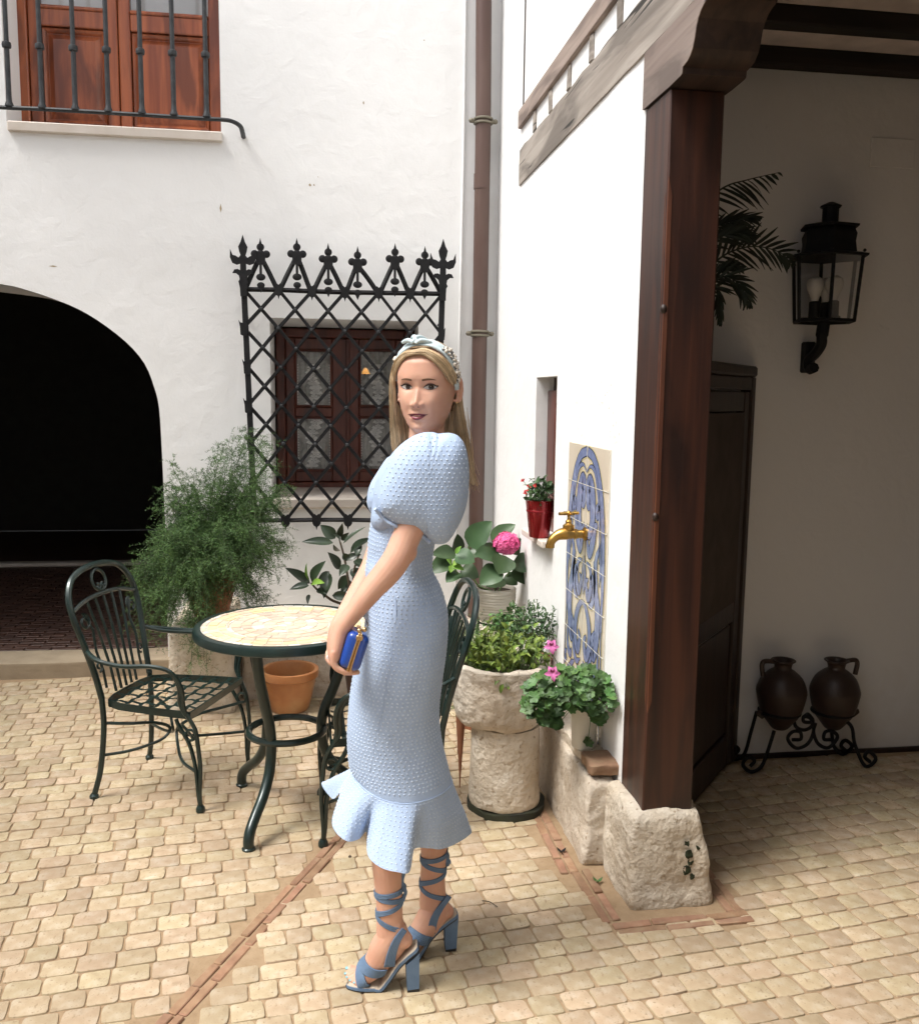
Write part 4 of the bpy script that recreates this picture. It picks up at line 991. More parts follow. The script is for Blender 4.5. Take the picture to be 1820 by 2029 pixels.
# ------------------------------------------------------------------ chairs
def make_chair():
    t = thing('garden_chair', 'x', 'chair', (0, 0, 0), 'dark green wrought iron garden chairs'); m_ = M['green_iron']
    SH = .395
    # seat frame: rounded trapezoid; +x is the front
    out = [(.20, -.225), (.20, .225), (.05, .215), (-.12, .195), (-.185, .165), (-.205, .10), (-.208, 0), (-.205, -.10), (-.185, -.165), (-.12, -.195), (.05, -.215)]
    mb = MB(); P_ = [V(a, c, SH) for a, c in out]; n = len(P_); cen = V(0, 0, 0)
    ri = [V(p.x*.965, p.y*.965, 0) for p in P_]
    vs = [V(p.x, p.y, SH-.028) for p in P_]+[V(p.x, p.y, SH) for p in P_]+[V(p.x, p.y, SH) for p in ri]+[V(p.x, p.y, SH-.028) for p in ri]
    fs = []
    for a in range(4):
        for k in range(n): fs.append((a*n+k, a*n+(k+1) % n, ((a+1) % 4)*n+(k+1) % n, ((a+1) % 4)*n+k))
    mb.add(vs, fs); mb.build('seat_frame', m_, t)
    def hw(x): return lerpt([(-.208, .09), (-.185, .165), (-.12, .193), (.05, .213), (.2, .222)], x)*.97
    for i in range(6):
        x = -.16+i*.062; h_ = hw(x); mb = MB(); pts = [V(x, -h_+2*h_*k/12, SH-.006+(.003 if (k+i) % 2 else -.003)) for k in range(13)]
        mb.tube(pts, .0085, 4, flat=.2, up=(0, 0, 1)); mb.build('seat_strap', m_, t)
    for i in range(5):
        y = -.155+i*.0775; x0 = -.2 if abs(y) < .1 else -.17; mb = MB(); pts = [V(x0+(.19-x0)*k/12, y, SH-.006+(.003 if (k+i) % 2 else -.003)) for k in range(13)]
        mb.tube(pts, .0085, 4, flat=.2, up=(0, 0, 1)); mb.build('seat_strap', m_, t)
    # back hoop continuing down into the rear legs
    def bx(z): return lerpt([(0, -.235), (.1, -.215), (.2, -.205), (.3, -.20), (.4, -.205), (.55, -.235), (.7, -.275), (.9, -.335)], z)
    hoop = []
    for s_ in (-1, 1):
        leg = [V(bx(0), s_*.205, 0.01), V(bx(.1), s_*.19, .1), V(bx(.2), s_*.18, .2), V(bx(.3), s_*.175, .3), V(bx(.4), s_*.175, .4)]
        mb = MB(); mb.tube(catmull(leg, 4), .0115, 8); mb.lathe([(.018, 0), (.018, .012), (.012, .02)], 10, V(leg[0].x, leg[0].y, 0), True, True); mb.build('leg', m_, t)
    arc = [(.175, .40), (.185, .50), (.205, .62), (.222, .72), (.215, .80), (.17, .862), (.09, .89), (0, .897)]
    arc = arc+[(-a, z) for a, z in arc[-2::-1]]
    mb = MB(); mb.tube(catmull([V(bx(z), a, z) for a, z in arc], 4), .0125, 8); mb.build('back_frame', m_, t)
    mb = MB(); cr = [(.218, .75), (.12, .775), (0, .782), (-.12, .775), (-.218, .75)]; mb.tube(catmull([V(bx(z), a, z) for a, z in cr], 5), .009, 6); mb.build('back_rail', m_, t)
    for a in (-.10, -.05, 0, .05, .10):
        mb = MB(); mb.tube([V(bx(.40), a*.75, .40), V(bx(.5), a*.78, .5), V(bx(.65), a*.95, .65), V(bx(.772), a*1.15, .772)], .0062, 6); mb.build('back_rod', m_, t)
    def scr(cy, cz, r0, a0, sg, n=16, turns=1.3, tail=None):
        pts = []
        if tail: pts += [V(bx(z), a, z) for a, z in tail]
        for i in range(n+1):
            q = i/n; rr = r0*(1-.7*q); an = a0+sg*turns*2*pi*q; z = cz+rr*sin(an); pts.append(V(bx(z), cy+rr*cos(an), z))
        return pts
    mb = MB(); mb.tube([V(bx(.835+.042*sin(k*pi/10)), .045*cos(k*pi/10), .835+.042*sin(k*pi/10)) for k in range(20)], .0065, 6, closed=True)
    for s_ in (-1, 1): mb.tube(scr(s_*.016, .808, .015, pi/2, s_, 10, .9), .005, 6)
    mb.build('crest_scroll', m_, t)
    for s_ in (-1, 1):
        mb = MB(); mb.tube(scr(s_*.163, .70, .034, pi/2 if s_ > 0 else pi/2, s_, 16, 1.2, [(s_*.13, .43), (s_*.128, .5), (s_*.142, .58), (s_*.128, .66)]), .0058, 6); mb.tube(scr(s_*.148, .52, .022, -pi/2, -s_, 12, 1.0), .005, 6); mb.build('side_scroll', m_, t)
    # arms: two parallel rods that bend down into the front leg
    for s_ in (-1, 1):
        for k, (dy, dz) in enumerate(((0, 0), (.016, .006))):
            arm = [V(bx(.60), s_*.20, .595), V(-.17, s_*(.235+dy), .572+dz), V(-.05, s_*(.262+dy), .566+dz), (.07, s_*(.265+dy), .575+dz), (.135+.012*k, s_*(.255+dy), .557+dz), (.165+.015*k, s_*(.245+dy*.6), .50), (.165+.012*k, s_*(.238), .43), (.185, s_*.232, .385)]
            mb = MB(); mb.tube(catmull(arm, 4), .0088, 6); mb.build('armrest_rod', m_, t)
        for k, (a, b2) in enumerate((((.185, .232, .39), (.215, .222, .33)), ((.14, .225, .365), (.150, .225, .34)))):
            leg = [V(a[0]-.0, s_*a[1], a[2]), V(b2[0], s_*b2[1], b2[2]), V(.225-.035*k, s_*.222, .27), V(.232-.02*k, s_*.22, .18), V(.225-.006*k, s_*.216, .07), V(.226, s_*.214, .012)]
            mb = MB(); mb.tube(catmull(leg, 4), .0085, 6)
            if k == 0: mb.lathe([(.0175, 0), (.0175, .014), (.012, .024)], 10, V(.226, s_*.214, 0), True, True)
            mb.build('leg', m_, t)
        mb = MB(); mb.tube([V(.196+.0, s_*.222, 0)+V(.021*cos(k*pi/8)*.9, 0, .305+.021*sin(k*pi/8)) for k in range(16)], .0055, 6, closed=True); mb.build('leg_ring', m_, t)
    # stretchers
    for s_ in (-1, 1):
        mb = MB(); mb.tube(catmull([V(bx(.17), s_*.183, .17), V(-.12, s_*.12, .175), V(-.03, s_*.045, .20), V(-.01, s_*.01, .24), V(-.05, s_*.06, .275), V(-.12, s_*.13, .29), V(-.19, s_*.17, .30)], 5), .0065, 6); mb.build('stretcher', m_, t)
        mb = MB(); mb.tube(catmull([V(.215, s_*.22, .16), V(.12, s_*.15, .165), V(.045, s_*.05, .19), V(.02, s_*.008, .235), V(.07, s_*.06, .275), V(.14, s_*.14, .285), V(.205, s_*.218, .29)], 5), .0065, 6); mb.build('stretcher', m_, t)
    return t
ch1 = make_chair()
ch2 = copy_tree(ch1)
p = [PZ(200, 1580), PZ(383, 1608), PZ(285, 1505), PZ(478, 1519)]
cen = (p[0]+p[1]+p[2]+p[3])/4; fw = ((p[1]+p[3])-(p[0]+p[2])).normalized()
ch1.location = cen+fw*.02; ch1.rotation_euler = (0, 0, atan2(fw.y, fw.x)); ch1['label'] = 'dark green wrought iron armchair standing left of the mosaic table'
an = radians(181); ch2.rotation_euler = (0, 0, an); foot = PZ(640, 1676); l_ = V(.226*cos(an)-.214*sin(an), .226*sin(an)+.214*cos(an), 0)
l2 = V(.226*cos(an)+.0-(.214)*sin(an)*1, .226*sin(an)+(.214)*cos(an), 0)
ch2.location = V(foot.x, foot.y, 0)-V(.226*cos(an)-.214*sin(an), .226*sin(an)+.214*cos(an), 0); ch2['label'] = 'dark green wrought iron armchair behind the woman in the blue dress'
# ------------------------------------------------------------------ empty terracotta pot, raised stone bed, planter blocks
ep = thing('terracotta_pot', 'empty glazed terracotta pot on the floor behind the table', 'flower pot', (-.18, 4.58, 0))
c = V(PZ(572, 1425).x, 4.60, 0); k = 1.0
mb = MB(); mb.lathe([(.0, .0), (.090, .0), (.100, .02), (.118, .09), (.134, .165), (.140, .172), (.146, .176), (.149, .20), (.147, .212), (.140, .216), (.128, .212), (.122, .19), (.115, .14)], 48, c); mb.build('pot_body', M['terracotta'], ep)
mb = MB(); mb.lathe([(.001, .135), (.114, .133)], 24, c); mb.v = displace(mb.v, .008, 40, 2); mb.build('soil', M['soil'], ep)
sbk = MB(); x0 = PZ(338, 1402).x; x1 = PZ(470, 1412).x
rockbox(sbk, lambda p: V(x0+.02*p.z+(x1-x0-.06*p.z)*p.x, 4.56+.75*p.y, -.02+.47*p.z), (24,), .008, 5, .04, 12)
tag(sbk.build('stone_block', M['limestone'], sharp=70), 'big pale stone block under the feathery fern pot', 'stone block')
sbk = MB(); rockbox(sbk, lambda p: V(x1+.005+(XS-.0-x1-.01)*p.x, 4.76+.56*p.y, -.02+.31*p.z), (30,), .010, 6, .03, 14)
tag(sbk.build('stone_bench', M['travertine'], sharp=70), 'low rough stone ledge along the foot of the wall below the grille', 'stone ledge')
# ------------------------------------------------------------------ lantern
LY = 3.585
def LP(a, c): return PY(a, c, LY)
zt, zb2 = LP(1640, 512).z, LP(1640, 640).z
cx = LP(1640, 500).x
ln = thing('wall_lantern', 'black iron wall lantern with bulbs on a scroll bracket in the porch', 'lantern', (cx, LY, zb2))
NS = 6; ph = radians(10)
def hexa(r_, z, c=None): return [V(cx+r_*cos(ph+2*pi*k/NS), LY+r_*sin(ph+2*pi*k/NS), z) for k in range(NS)]
rt, rb = .140, .122
mb = MB(); mb.loft([hexa(rt+.022, zt), hexa(rt+.024, zt+.008), hexa(rt-.02, zt+.018), hexa(rt-.03, zt+.018)], True, True)
for k in range(NS): mb.ball(hexa(rt+.004, zt+.02)[k], .007, 8, 5)
mb.build('upper_frame', M['iron'], ln)
mb = MB(); mb.loft([hexa(rb+.006, zb2), hexa(rb+.006, zb2+.012), hexa(rb-.012, zb2+.012), hexa(rb-.012, zb2), hexa(rb+.006, zb2)]); mb.build('lower_frame', M['iron'], ln, sharp=20)
a_, b3 = hexa(rt, zt), hexa(rb, zb2+.006)
for k in range(NS):
    mb = MB(); mb.tube([a_[k], b3[k]], .0075, 5); mb.build('corner_bar', M['iron'], ln)
    mb = MB(); l = (k+1) % NS; mb.add([a_[k], a_[l], b3[l], b3[k]], [(0, 1, 2, 3)]); mb.build('pane', M['glass'], ln, sharp=None)
mb = MB(); mb.loft([hexa(.115, zt+.018), hexa(.108, zt+.06), hexa(.112, zt+.09), hexa(.10, zt+.115), hexa(.085, zt+.125)], True, True); mb.loft([hexa(.118, zt+.118), hexa(.120, zt+.126), hexa(.06, zt+.138)], True, True); mb.build('roof', M['iron'], ln)
mb = MB(); mb.tube([V(cx, LY, zt+.13), V(cx, LY, zt+.20)], .032, 10); mb.lathe([(.040, zt+.20), (.044, zt+.206), (.01, zt+.222)], 8, (cx, LY, 0), True, True); mb.build('chimney', M['iron'], ln)
M['bulb'] = mat('frosted_bulb', (.75, .72, .66), rough=.3)
for dx, dy in ((-.035, .02), (.02, -.03), (.03, .045)):
    mb = MB(); mb.lathe([(.012, zb2+.02), (.022, zb2+.022), (.021, zb2+.085), (.014, zb2+.088)], 12, (cx+dx, LY+dy, 0), True, True); so_ = mb.build('lamp_socket', M['iron'], ln)
    mb = MB(); mb.lathe([(.014, zb2+.088), (.018, zb2+.105), (.032, zb2+.135), (.036, zb2+.155), (.030, zb2+.175), (.012, zb2+.187), (.001, zb2+.188)], 14, (cx+dx, LY+dy, 0)); mb.build('bulb', M['bulb'], ln)
mb = MB(); mb.tube([V(cx, 3.48, zb2+.012), V(cx, 3.68, zb2+.012)], .012, 6); mb.tube([V(cx-.1, LY, zb2+.012), V(cx+.1, LY, zb2+.012)], .008, 6); mb.tube(catmull([V(cx, LY, zb2), V(cx-.005, LY, zb2-.05), V(cx+.0, LY+.01, zb2-.085), V(cx-.005, LY+.04, zb2-.12), V(cx-.01, 3.67, zb2-.15), V(cx-.01, 3.66, zb2-.185), V(cx-.01, 3.62, zb2-.18)], 5), [.026]*6+[.022]*25, 8); mb.cbox((cx-.018, 3.68, zb2-.20), (cx+.028, 3.729, zb2-.07), .006); mb.build('scroll_bracket', M['iron'], ln)
# ------------------------------------------------------------------ jars on their stand
yj = 3.60
js = thing('jar_stand', 'black iron scrolled stand holding two dark jars against the porch wall', 'stand', (2.1, yj, 0))
def JP(a, c, y): return PY(1354+a*.25596, 1143.5+c*.25596, y)
for pts, y in (([(565,1040),(520,1200),(470,1370),(390,1415),(340,1360),(380,1310),(425,1340),(380,1390)], 3.69), ([(700,1190),(650,1360),(600,1510),(520,1557),(455,1500),(500,1440),(545,1470),(510,1515)], 3.55), ([(1140,1150),(1150,1260),(1165,1345),(1230,1398),(1300,1340),(1250,1290),(1215,1330),(1250,1370)], 3.69), ([(1240,1100),(1300,1190),(1320,1380),(1400,1545),(1480,1490),(1430,1430),(1395,1470),(1435,1510)], 3.55)):
    mb = MB(); P_ = [JP(a, c, y) for a, c in pts]; lo_ = min(p.z for p in P_); P_ = [p+V(0, 0, (.0095-lo_)*(1 if i > 1 else .3*i)) for i, p in enumerate(P_)]; mb.tube(catmull(P_, 5), .0085, 6); mb.build('scroll_leg', M['iron'], js)
for pts in ([(840,1260),(905,1255),(900,1200),(840,1200),(805,1255),(870,1325),(960,1290),(1005,1190),(985,1100),(930,1080),(930,1120),(985,1125)], [(1140,1260),(1085,1255),(1095,1200),(1150,1195),(1190,1240),(1120,1322),(1040,1290),(1005,1200),(1020,1130)], [(850,1100),(870,1160),(930,1185),(985,1160),(1000,1110),(960,1062),(925,1090)]):
    mb = MB(); mb.tube(catmull([JP(a, c, 3.56) for a, c in pts], 5), .008, 6); mb.build('centre_scroll', M['iron'], js)
mb = MB(); ringz = JP(700, 1040, 3.60).z
for a in (740, 1150):
    c = JP(a, 1040, 3.61); mb.tube([c+V(.085*cos(t*pi/12), .085*sin(t*pi/12), 0) for t in range(24)], .007, 6, closed=True)
mb.build('hoop', M['iron'], js)
for sgn, a, lab in ((-1, 740, 'left of the two dark clay jars, its handle on the left'), (1, 1150, 'right of the two dark clay jars, its handle on the right')):
    c = JP(a, 1175, 3.61); z0 = c.z
    jr = thing('clay_jar', lab, 'jar', (c.x, 3.61, z0), 'dark clay jars on the scrolled stand')
    z1 = JP(a, 640, 3.61).z; H = z1-z0; R_ = .104
    prof = [(.001, 0), (.028, .005), (.05, .08), (.085, .25), (1.0*R_, .50), (.99*R_, .60), (.085, .74), (.055, .835), (.038, .87), (.036, .91), (.042, .965), (.052, .985), (.050, 1.0), (.040, .99), (.034, .95)]
    mb = MB(); mb.lathe([(a2, z0+b2*H) for a2, b2 in [(p_.x, p_.y) for p_ in catmull([V(x, z, 0) for x, z in prof], 3)]], 32, (c.x, 3.61, 0)); mb.build('jar_body', M['darkclay'], jr)
    mb = MB(); hx0 = c.x+sgn*.045; mb.tube(catmull([V(hx0, 3.61, z0+.975*H), V(hx0+sgn*.04, 3.61, z0+.985*H), V(hx0+sgn*.052, 3.61, z0+.93*H), V(hx0+sgn*.045, 3.61, z0+.78*H)], 5), .0105, 8); mb.build('handle', M['darkclay'], jr)
    mb = MB(); mb.tube(catmull([V(c.x+sgn*.092, 3.60, z0+.28*H), V(c.x+sgn*.108, 3.60, z0+.25*H), V(c.x+sgn*.085, 3.60, z0+.19*H)], 4), .009, 6); mb.build('lower_lug', M['darkclay'], jr)
# ------------------------------------------------------------------ glazed door behind the post
gd = thing('glazed_door', 'dark brown glazed wooden door standing ajar behind the wooden post', 'door', (1.79, 3.70, 0))
A0 = V(1.785, 3.715, 0); B0 = V(1.35, 3.20, 0); dd = (B0-A0).normalized(); nn = V(-dd.y, dd.x, 0); DL = (B0-A0).length
MX = Matrix(((dd.x, nn.x, 0, A0.x), (dd.y, nn.y, 0, A0.y), (0, 0, 1, 0), (0, 0, 0, 1)))
DH = 1.735
def dbx(a, c, nm, m_, bv=.005):
    mb = MB(); mb.cbox(a, c, bv, MX); return mb.build(nm, m_, gd)
dbx((0, -.02, .01), (.055, .03, DH-.045), 'frame_post', M['doorwood']); dbx((0, -.03, DH-.044), (DL, .035, DH), 'cornice', M['doorwood'], .008); dbx((.056, -.018, DH-.10), (DL, .028, DH-.046), 'frame_head', M['doorwood'])
dbx((.062, -.012, .02), (.135, .022, DH-.106), 'stile', M['doorwood']); dbx((.136, -.010, DH-.19), (DL, .02, DH-.106), 'top_rail', M['doorwood']); dbx((.136, -.010, .66), (DL, .02, .75), 'middle_rail', M['doorwood']); dbx((.136, -.010, .02), (DL, .02, .16), 'bottom_rail', M['doorwood'])
dbx((.15, 0, .17), (DL, .012, .65), 'lower_panel', M['doorwood']); dbx((.137, .002, .751), (DL, .007, DH-.191), 'pane', M['glass'], .001); dbx((.137, .022, .751), (DL, .026, DH-.191), 'backing', M['room'], .001)

# ------------------------------------------------------------------ unseen walls added round the viewpoint to block light
mb = MB(); mb.box((-4.2, -2.4, -.02), (1.19, -2.2, 6.2)); struct(mb.build('rear_shade_wall', M['plaster']), 'added unseen white wall behind the viewpoint, blocking light from the front')  # put in to darken surfaces that face the camera
mb = MB(); mb.box((-4.4, -3.2, -.02), (-4.2, 5.33, 4.8)); struct(mb.build('left_shade_wall', M['plaster']), 'added unseen white wall on the left, blocking low sky light')  # added, its height chosen to hide sky from the porch


mb = MB(); mb.box((.99, -1.5, -.02), (1.19, 1.1, 2.64)); struct(mb.build('porch_shade_wall', M['plaster']), 'added unseen white wall beside the viewpoint, keeping light out of the porch')  # added to stop courtyard light reaching the porch
# lumps and flakes of old whitewash on the side wall
mb = MB(); rl2 = random.Random(4)
for (a, c), n_f, sp in (((1178, 262), 16, 24), ((1190, 790), 22, 22), ((1150, 830), 12, 18), ((1215, 850), 12, 16), ((1148, 320), 8, 26)):
    for _ in range(n_f):
        p = PX(a+rl2.gauss(0, sp*.45), c+rl2.gauss(0, sp), XS); rr3 = rl2.uniform(.004, .014)
        if p.y < 2.9: continue
        if ny0-.02 < p.y < ny1+.02 and nz0-.02 < p.z < nz1+.02: continue
        n_ = rl2.randint(5, 8); a0 = rl2.uniform(0, 6); mb.add([V(XS-.0022, p.y, p.z)]+[V(XS+.0005, p.y+rr3*cos(a0+2*pi*k/n_)*rl2.uniform(.6, 1.1), p.z+rr3*sin(a0+2*pi*k/n_)*rl2.uniform(.7, 1.8)) for k in range(n_)], [(0, 1+k, 1+(k+1) % n_) for k in range(n_)])
mb.build('whitewash_flake', M['plaster'], side_wall, kind='stuff', sharp=None)
M['stain'] = mat('rusty_stain', (.42, .33, .20), rough=.9)
mb = MB()
for a, c, w_, h_ in ((437, 412, 2, 9), (614, 366, 3, 3), (622, 366, 2, 2), (105, 527, 9, 1.5), (720, 203, 1.5, 4), (840, 79, 1.5, 1.5), (630, 350, 1, 1)):
    mb.add([PY(a-w_, c, YB-.0012), PY(a, c-h_, YB-.0012), PY(a+w_, c+1, YB-.0012), PY(a, c+h_, YB-.0012)], [(0, 1, 2, 3)])
mb.build('small_wall_mark', M['stain'], back_wall, kind='stuff', sharp=None)
# ================================================================== plants
def leaf_geo(mb, base, tip, wd, nrm, curl=.15, fold=.12, nseg=6, shape=None, wave=0.):
    """pointed oval leaf from base to tip; nrm = upward side"""
    base = Vector(base); tip = Vector(tip); d = tip-base; L_ = d.length
    if L_ < 1e-6: return
    d.normalize(); nrm = Vector(nrm); nrm = (nrm-d*nrm.dot(d))
    if nrm.length < 1e-4: nrm = d.orthogonal()
    nrm.normalize(); s_ = d.cross(nrm); vs = []
    shape = shape or (lambda t: sin(pi*min(1, t**.8))**.85*(1-.15*t))
    for i in range(nseg+1):
        t = i/nseg; w_ = wd*.5*max(.02, shape(t)); c = base+d*(L_*t)-nrm*(curl*L_*t*t)+nrm*(curl*.35*L_*sin(pi*t))
        f = fold*w_*2; wv = wave*w_*sin(t*14)
        vs += [c-s_*w_+nrm*(f+wv), c-s_*w_*.5+nrm*f*.35, c, c+s_*w_*.5+nrm*f*.35, c+s_*w_+nrm*(f-wv)]
    mb.add(vs, [(i*5+k, i*5+k+1, (i+1)*5+k+1, (i+1)*5+k) for i in range(nseg) for k in range(4)])
def quad_leaf(mb, p, d, s_, L_, w_):
    mb.add([p, p+d*L_*.5+s_*w_*.5, p+d*L_, p+d*L_*.5-s_*w_*.5], [(0, 1, 2, 3)])
def rv(r_, s_=1.): return V(r_.gauss(0, s_), r_.gauss(0, s_), r_.gauss(0, s_))
def lobed(mb, c, n, up, R_, lobes=5, r_=random):
    """rounded scalloped leaf such as a geranium's"""
    n = n.normalized(); a = n.orthogonal().normalized(); b2 = n.cross(a); m = lobes*4; vs = [c]; a0 = r_.uniform(0, 6)
    for k in range(m):
        t = 2*pi*k/m; rr = R_*(1+.16*cos(lobes*t))*(.35 if k == 0 else 1); vs.append(c+(a*cos(t+a0)+b2*sin(t+a0))*rr+n*(R_*.22+.10*R_*cos(lobes*t)))
    mb.add(vs, [(0, 1+k, 1+(k+1) % m) for k in range(m)])
# ------------------------------------------------------------------ big asparagus fern
rf = random.Random(21)
fp = thing('asparagus_fern', 'huge feathery asparagus fern spilling from a terracotta pot on the stone block', 'plant', (-.55, 4.85, .45))
pc = V(PY(418, 1190, 4.82).x, 4.82, 0); pz0 = .452; pz1 = PY(430, 1128, 4.8).z
mb = MB(); mb.lathe([(.0, pz0), (.085, pz0), (.092, pz0+.02), (.135, pz1-.06), (.138, pz1-.055), (.152, pz1-.052), (.156, pz1), (.142, pz1), (.135, pz1-.05)], 36, pc); mb.build('pot', M['clay'], fp)
mb = MB(); mb.lathe([(.001, pz1-.03), (.138, pz1-.035)], 20, pc); mb.build('soil', M['soil'], fp)
src = V(pc.x, pc.y, pz1-.02)
blobs = [((480,905),(60,42),4.75,12),((400,955),(75,50),4.8,18),((350,1010),(40,50),4.75,12),((520,960),(45,45),4.7,14),((560,985),(30,30),4.75,8),((440,1020),(100,60),4.7,26),((500,1070),(70,50),4.6,22),((390,1080),(70,50),4.5,22),((555,1090),(22,50),4.75,8),((330,1090),(40,60),4.5,14),((290,1150),(40,50),4.5,18),((300,1220),(42,50),4.5,16),((360,1180),(50,60),4.4,20),((520,1150),(25,50),4.7,12),((485,1190),(32,26),4.75,12),((395,1260),(32,50),4.42,14),((430,1150),(60,40),4.5,16),((265,1150),(15,30),4.6,4),((500,860),(30,15),4.8,3)]
fol = MB(); stm = MB(); vv = []; ff = []
def needles(p, d, L_, cnt, r_):
    global vv, ff
    for _ in range(cnt):
        t = (d*.6+rv(r_, .8)).normalized(); s_ = t.cross(V(r_.gauss(0, 1), r_.gauss(0, 1), r_.gauss(0, 1))).normalized()*.0011; l = r_.uniform(.5, 1)*L_; o_ = len(vv)
        vv.extend((p-s_, p+s_, p+t*l+s_*.4, p+t*l-s_*.4)); ff.append((o_, o_+1, o_+2, o_+3))
for (u_, v_), (ru, rv_), yy, cnt in blobs:
    for _ in range(int(cnt*1.5)):
        a = rf.uniform(0, 2*pi); q = sqrt(rf.random())
        q *= 1.18
        tgt = PY(u_+ru*q*cos(a), v_+rv_*q*sin(a), yy+rf.uniform(-.22, .22))
        if tgt.y > 5.28: tgt.y = 5.28
        hi = max(src.z, tgt.z)+rf.uniform(.03, .16)
        mid = rv(rf, .035)+V((src.x*.55+tgt.x*.45), src.y*.55+tgt.y*.45, hi if tgt.z < src.z+.15 else (src.z+tgt.z)/2+.05)
        path = catmull([src+rv(rf, .03), mid, tgt], 9)
        stm.tube(path, [.0011]*len(path), 3, caps=False)
        n_ = len(path)
        for i in range(5, n_):
            p = path[i]; d = (path[i]-path[i-1]).normalized()
            for _b in range(3):
                bd = (d*.4+rv(rf, .7)+V(0, 0, -.15)).normalized(); bl = rf.uniform(.04, .10)*(1.1-.35*i/n_)
                for s2 in range(6):
                    t2 = (s2+1)/6; needles(p+bd*bl*t2+V(0, 0, -.02*t2*t2), bd, .014, 3, rf)
for _ in range(7):                      # long thin runners
    a = PY(rf.uniform(420, 540), rf.uniform(930, 1100), 4.55); c = a+V(rf.uniform(-.16, .12), -.03, -rf.uniform(.15, .32))
    stm.tube(catmull([a, (a+c)/2+V(rf.uniform(.02, .06), -.04, .02), c], 6), .0017, 3, caps=False)
fol.v = vv; fol.f = ff
fol.build('foliage', M['fernleaf'], fp, kind='stuff', sharp=None, fix=False); stm.build('stems', M['fernstem'], fp, kind='stuff', fix=False)
# ------------------------------------------------------------------ rubber plant
rb_ = thing('rubber_plant', 'rubber plant with glossy dark leathery leaves against the white wall behind the table', 'plant', (.12, 4.75, 0))
pz = PY(715, 1330, 4.6); PC2 = V(PY(722, 1300, 4.55).x, 4.55, 0)
mb = MB(); mb.lathe([(.0, .0), (.075, .0), (.105, .24), (.116, .245), (.118, .285), (.106, .285), (.10, .24)], 30, PC2); mb.build('pot', M['darkclay'], rb_)
mb = MB(); mb.lathe([(.001, .255), (.103, .25)], 16, PC2); mb.build('soil', M['soil'], rb_)
def RP(u_, v_, y=4.6): return PY(u_, v_, y)
base_ = V(PC2.x, PC2.y, .25)
for st in ([base_, RP(702, 1215), RP(690, 1150), RP(682, 1105), RP(672, 1068)], [base_, RP(690, 1212), RP(655, 1188), RP(628, 1168), RP(616, 1155)], [base_, RP(706, 1200, 4.65), RP(700, 1140, 4.65), RP(712, 1095, 4.65)]):
    mb = MB(); p_ = catmull(st, 6); mb.tube(p_, [.009-.005*i/len(p_) for i in range(len(p_))], 6); mb.build('stem', M['stem'], rb_)
RL = [((664,1067),(635,1040),26,1),((660,1076),(597,1071),20,1),((671,1064),(678,1039),14,1),((680,1077),(722,1040),14,1),((694,1096),(736,1063),24,1),((672,1128),(652,1094),24,1),((614,1156),(568,1124),22,1),((618,1154),(641,1111),26,1),((612,1150),(604,1118),9,2),((612,1160),(573,1166),18,1),((612,1152),(584,1139),20,1),((617,1158),(640,1153),18,2),((650,1134),(641,1184),26,1),((652,1132),(628,1160),18,1),((658,1180),(700,1183),20,1),((612,1178),(609,1196),9,1),((684,1108),(714,1098),16,1),((690,1120),(672,1140),20,1),((695,1128),(722,1150),24,1),((700,1112),(726,1128),24,1),((690,1140),(668,1168),20,1),((702,1140),(728,1176),24,1),((705,1100),(716,1080),16,1),((672,1092),(660,1082),12,1),((690,1160),(676,1178),18,1),((680,1096),(692,1112),16,1),((676,1070),(690,1056),12,1),((700,1160),(722,1196),20,1),((684,1150),(700,1168),18,1),((628,1168),(646,1176),14,1),((674,1074),(664,1058),12,1)]
for (a, c), (a2, c2_), w_, kd in RL:
    y = 4.6+rf.uniform(-.06, .08); y2 = y-rf.uniform(-.03, .08); b0, t0 = RP(a, c, y), RP(a2, c2_, y2)
    mb = MB(); leaf_geo(mb, b0, t0, w_*.0026, V(rf.uniform(-.6, .2), rf.uniform(-1.1, -.3), rf.uniform(.2, 1.0)), curl=.10, fold=rf.uniform(.1, .3), nseg=8)
    mb.build('leaf', M['rubberleaf'] if kd == 1 else M['youngleaf'], rb_, sharp=180)
# ------------------------------------------------------------------ hydrangea
YH = 4.50
hy = thing('hydrangea', 'potted hydrangea with broad leaves and one round pink flower head', 'plant', (.855, YH, .4))
hc = V(PY(980, 1200, YH).x, YH, 0); z1 = PY(980, 1172, YH-.1).z; hr = .106
mb = MB(); pr = []; 
for i in range(33):
    t = i/32; z = z1-.17+.17*t; rr = hr*(.70+.30*sin(min(1, t*1.25)*pi/2)); pr.append((rr+.0016*sin(i*2.3), z))
mb.lathe([(.0, z1-.17)]+pr+[(hr-.008, z1+.002), (hr-.012, z1-.02)], 48, hc); mb.v = displace(mb.v, .0012, 20, 2); mb.build('ribbed_pot', M['ribpot'], hy)
mb = MB(); mb.lathe([(.001, z1-.018), (hr-.011, z1-.02)], 20, hc); mb.build('soil', M['soil'], hy)
st_ = thing('plant_stand', 'dark iron plant stand under the white ribbed hydrangea pot', 'plant stand', (hc.x, YH, 0))
zz = z1-.17
mb = MB(); mb.tube([hc+V(.085*cos(t*pi/12), .085*sin(t*pi/12), zz-.006) for t in range(24)], .006, 6, closed=True); mb.build('hoop', M['iron'], st_)
for k in range(3):
    an2 = 2*pi*k/3+.6; d = V(cos(an2), sin(an2), 0); mb = MB(); mb.tube([hc+d*.085+V(0, 0, zz-.005), hc+d*.11+V(0, 0, .004)], .007, 6); mb.build('leg', M['iron'], st_)
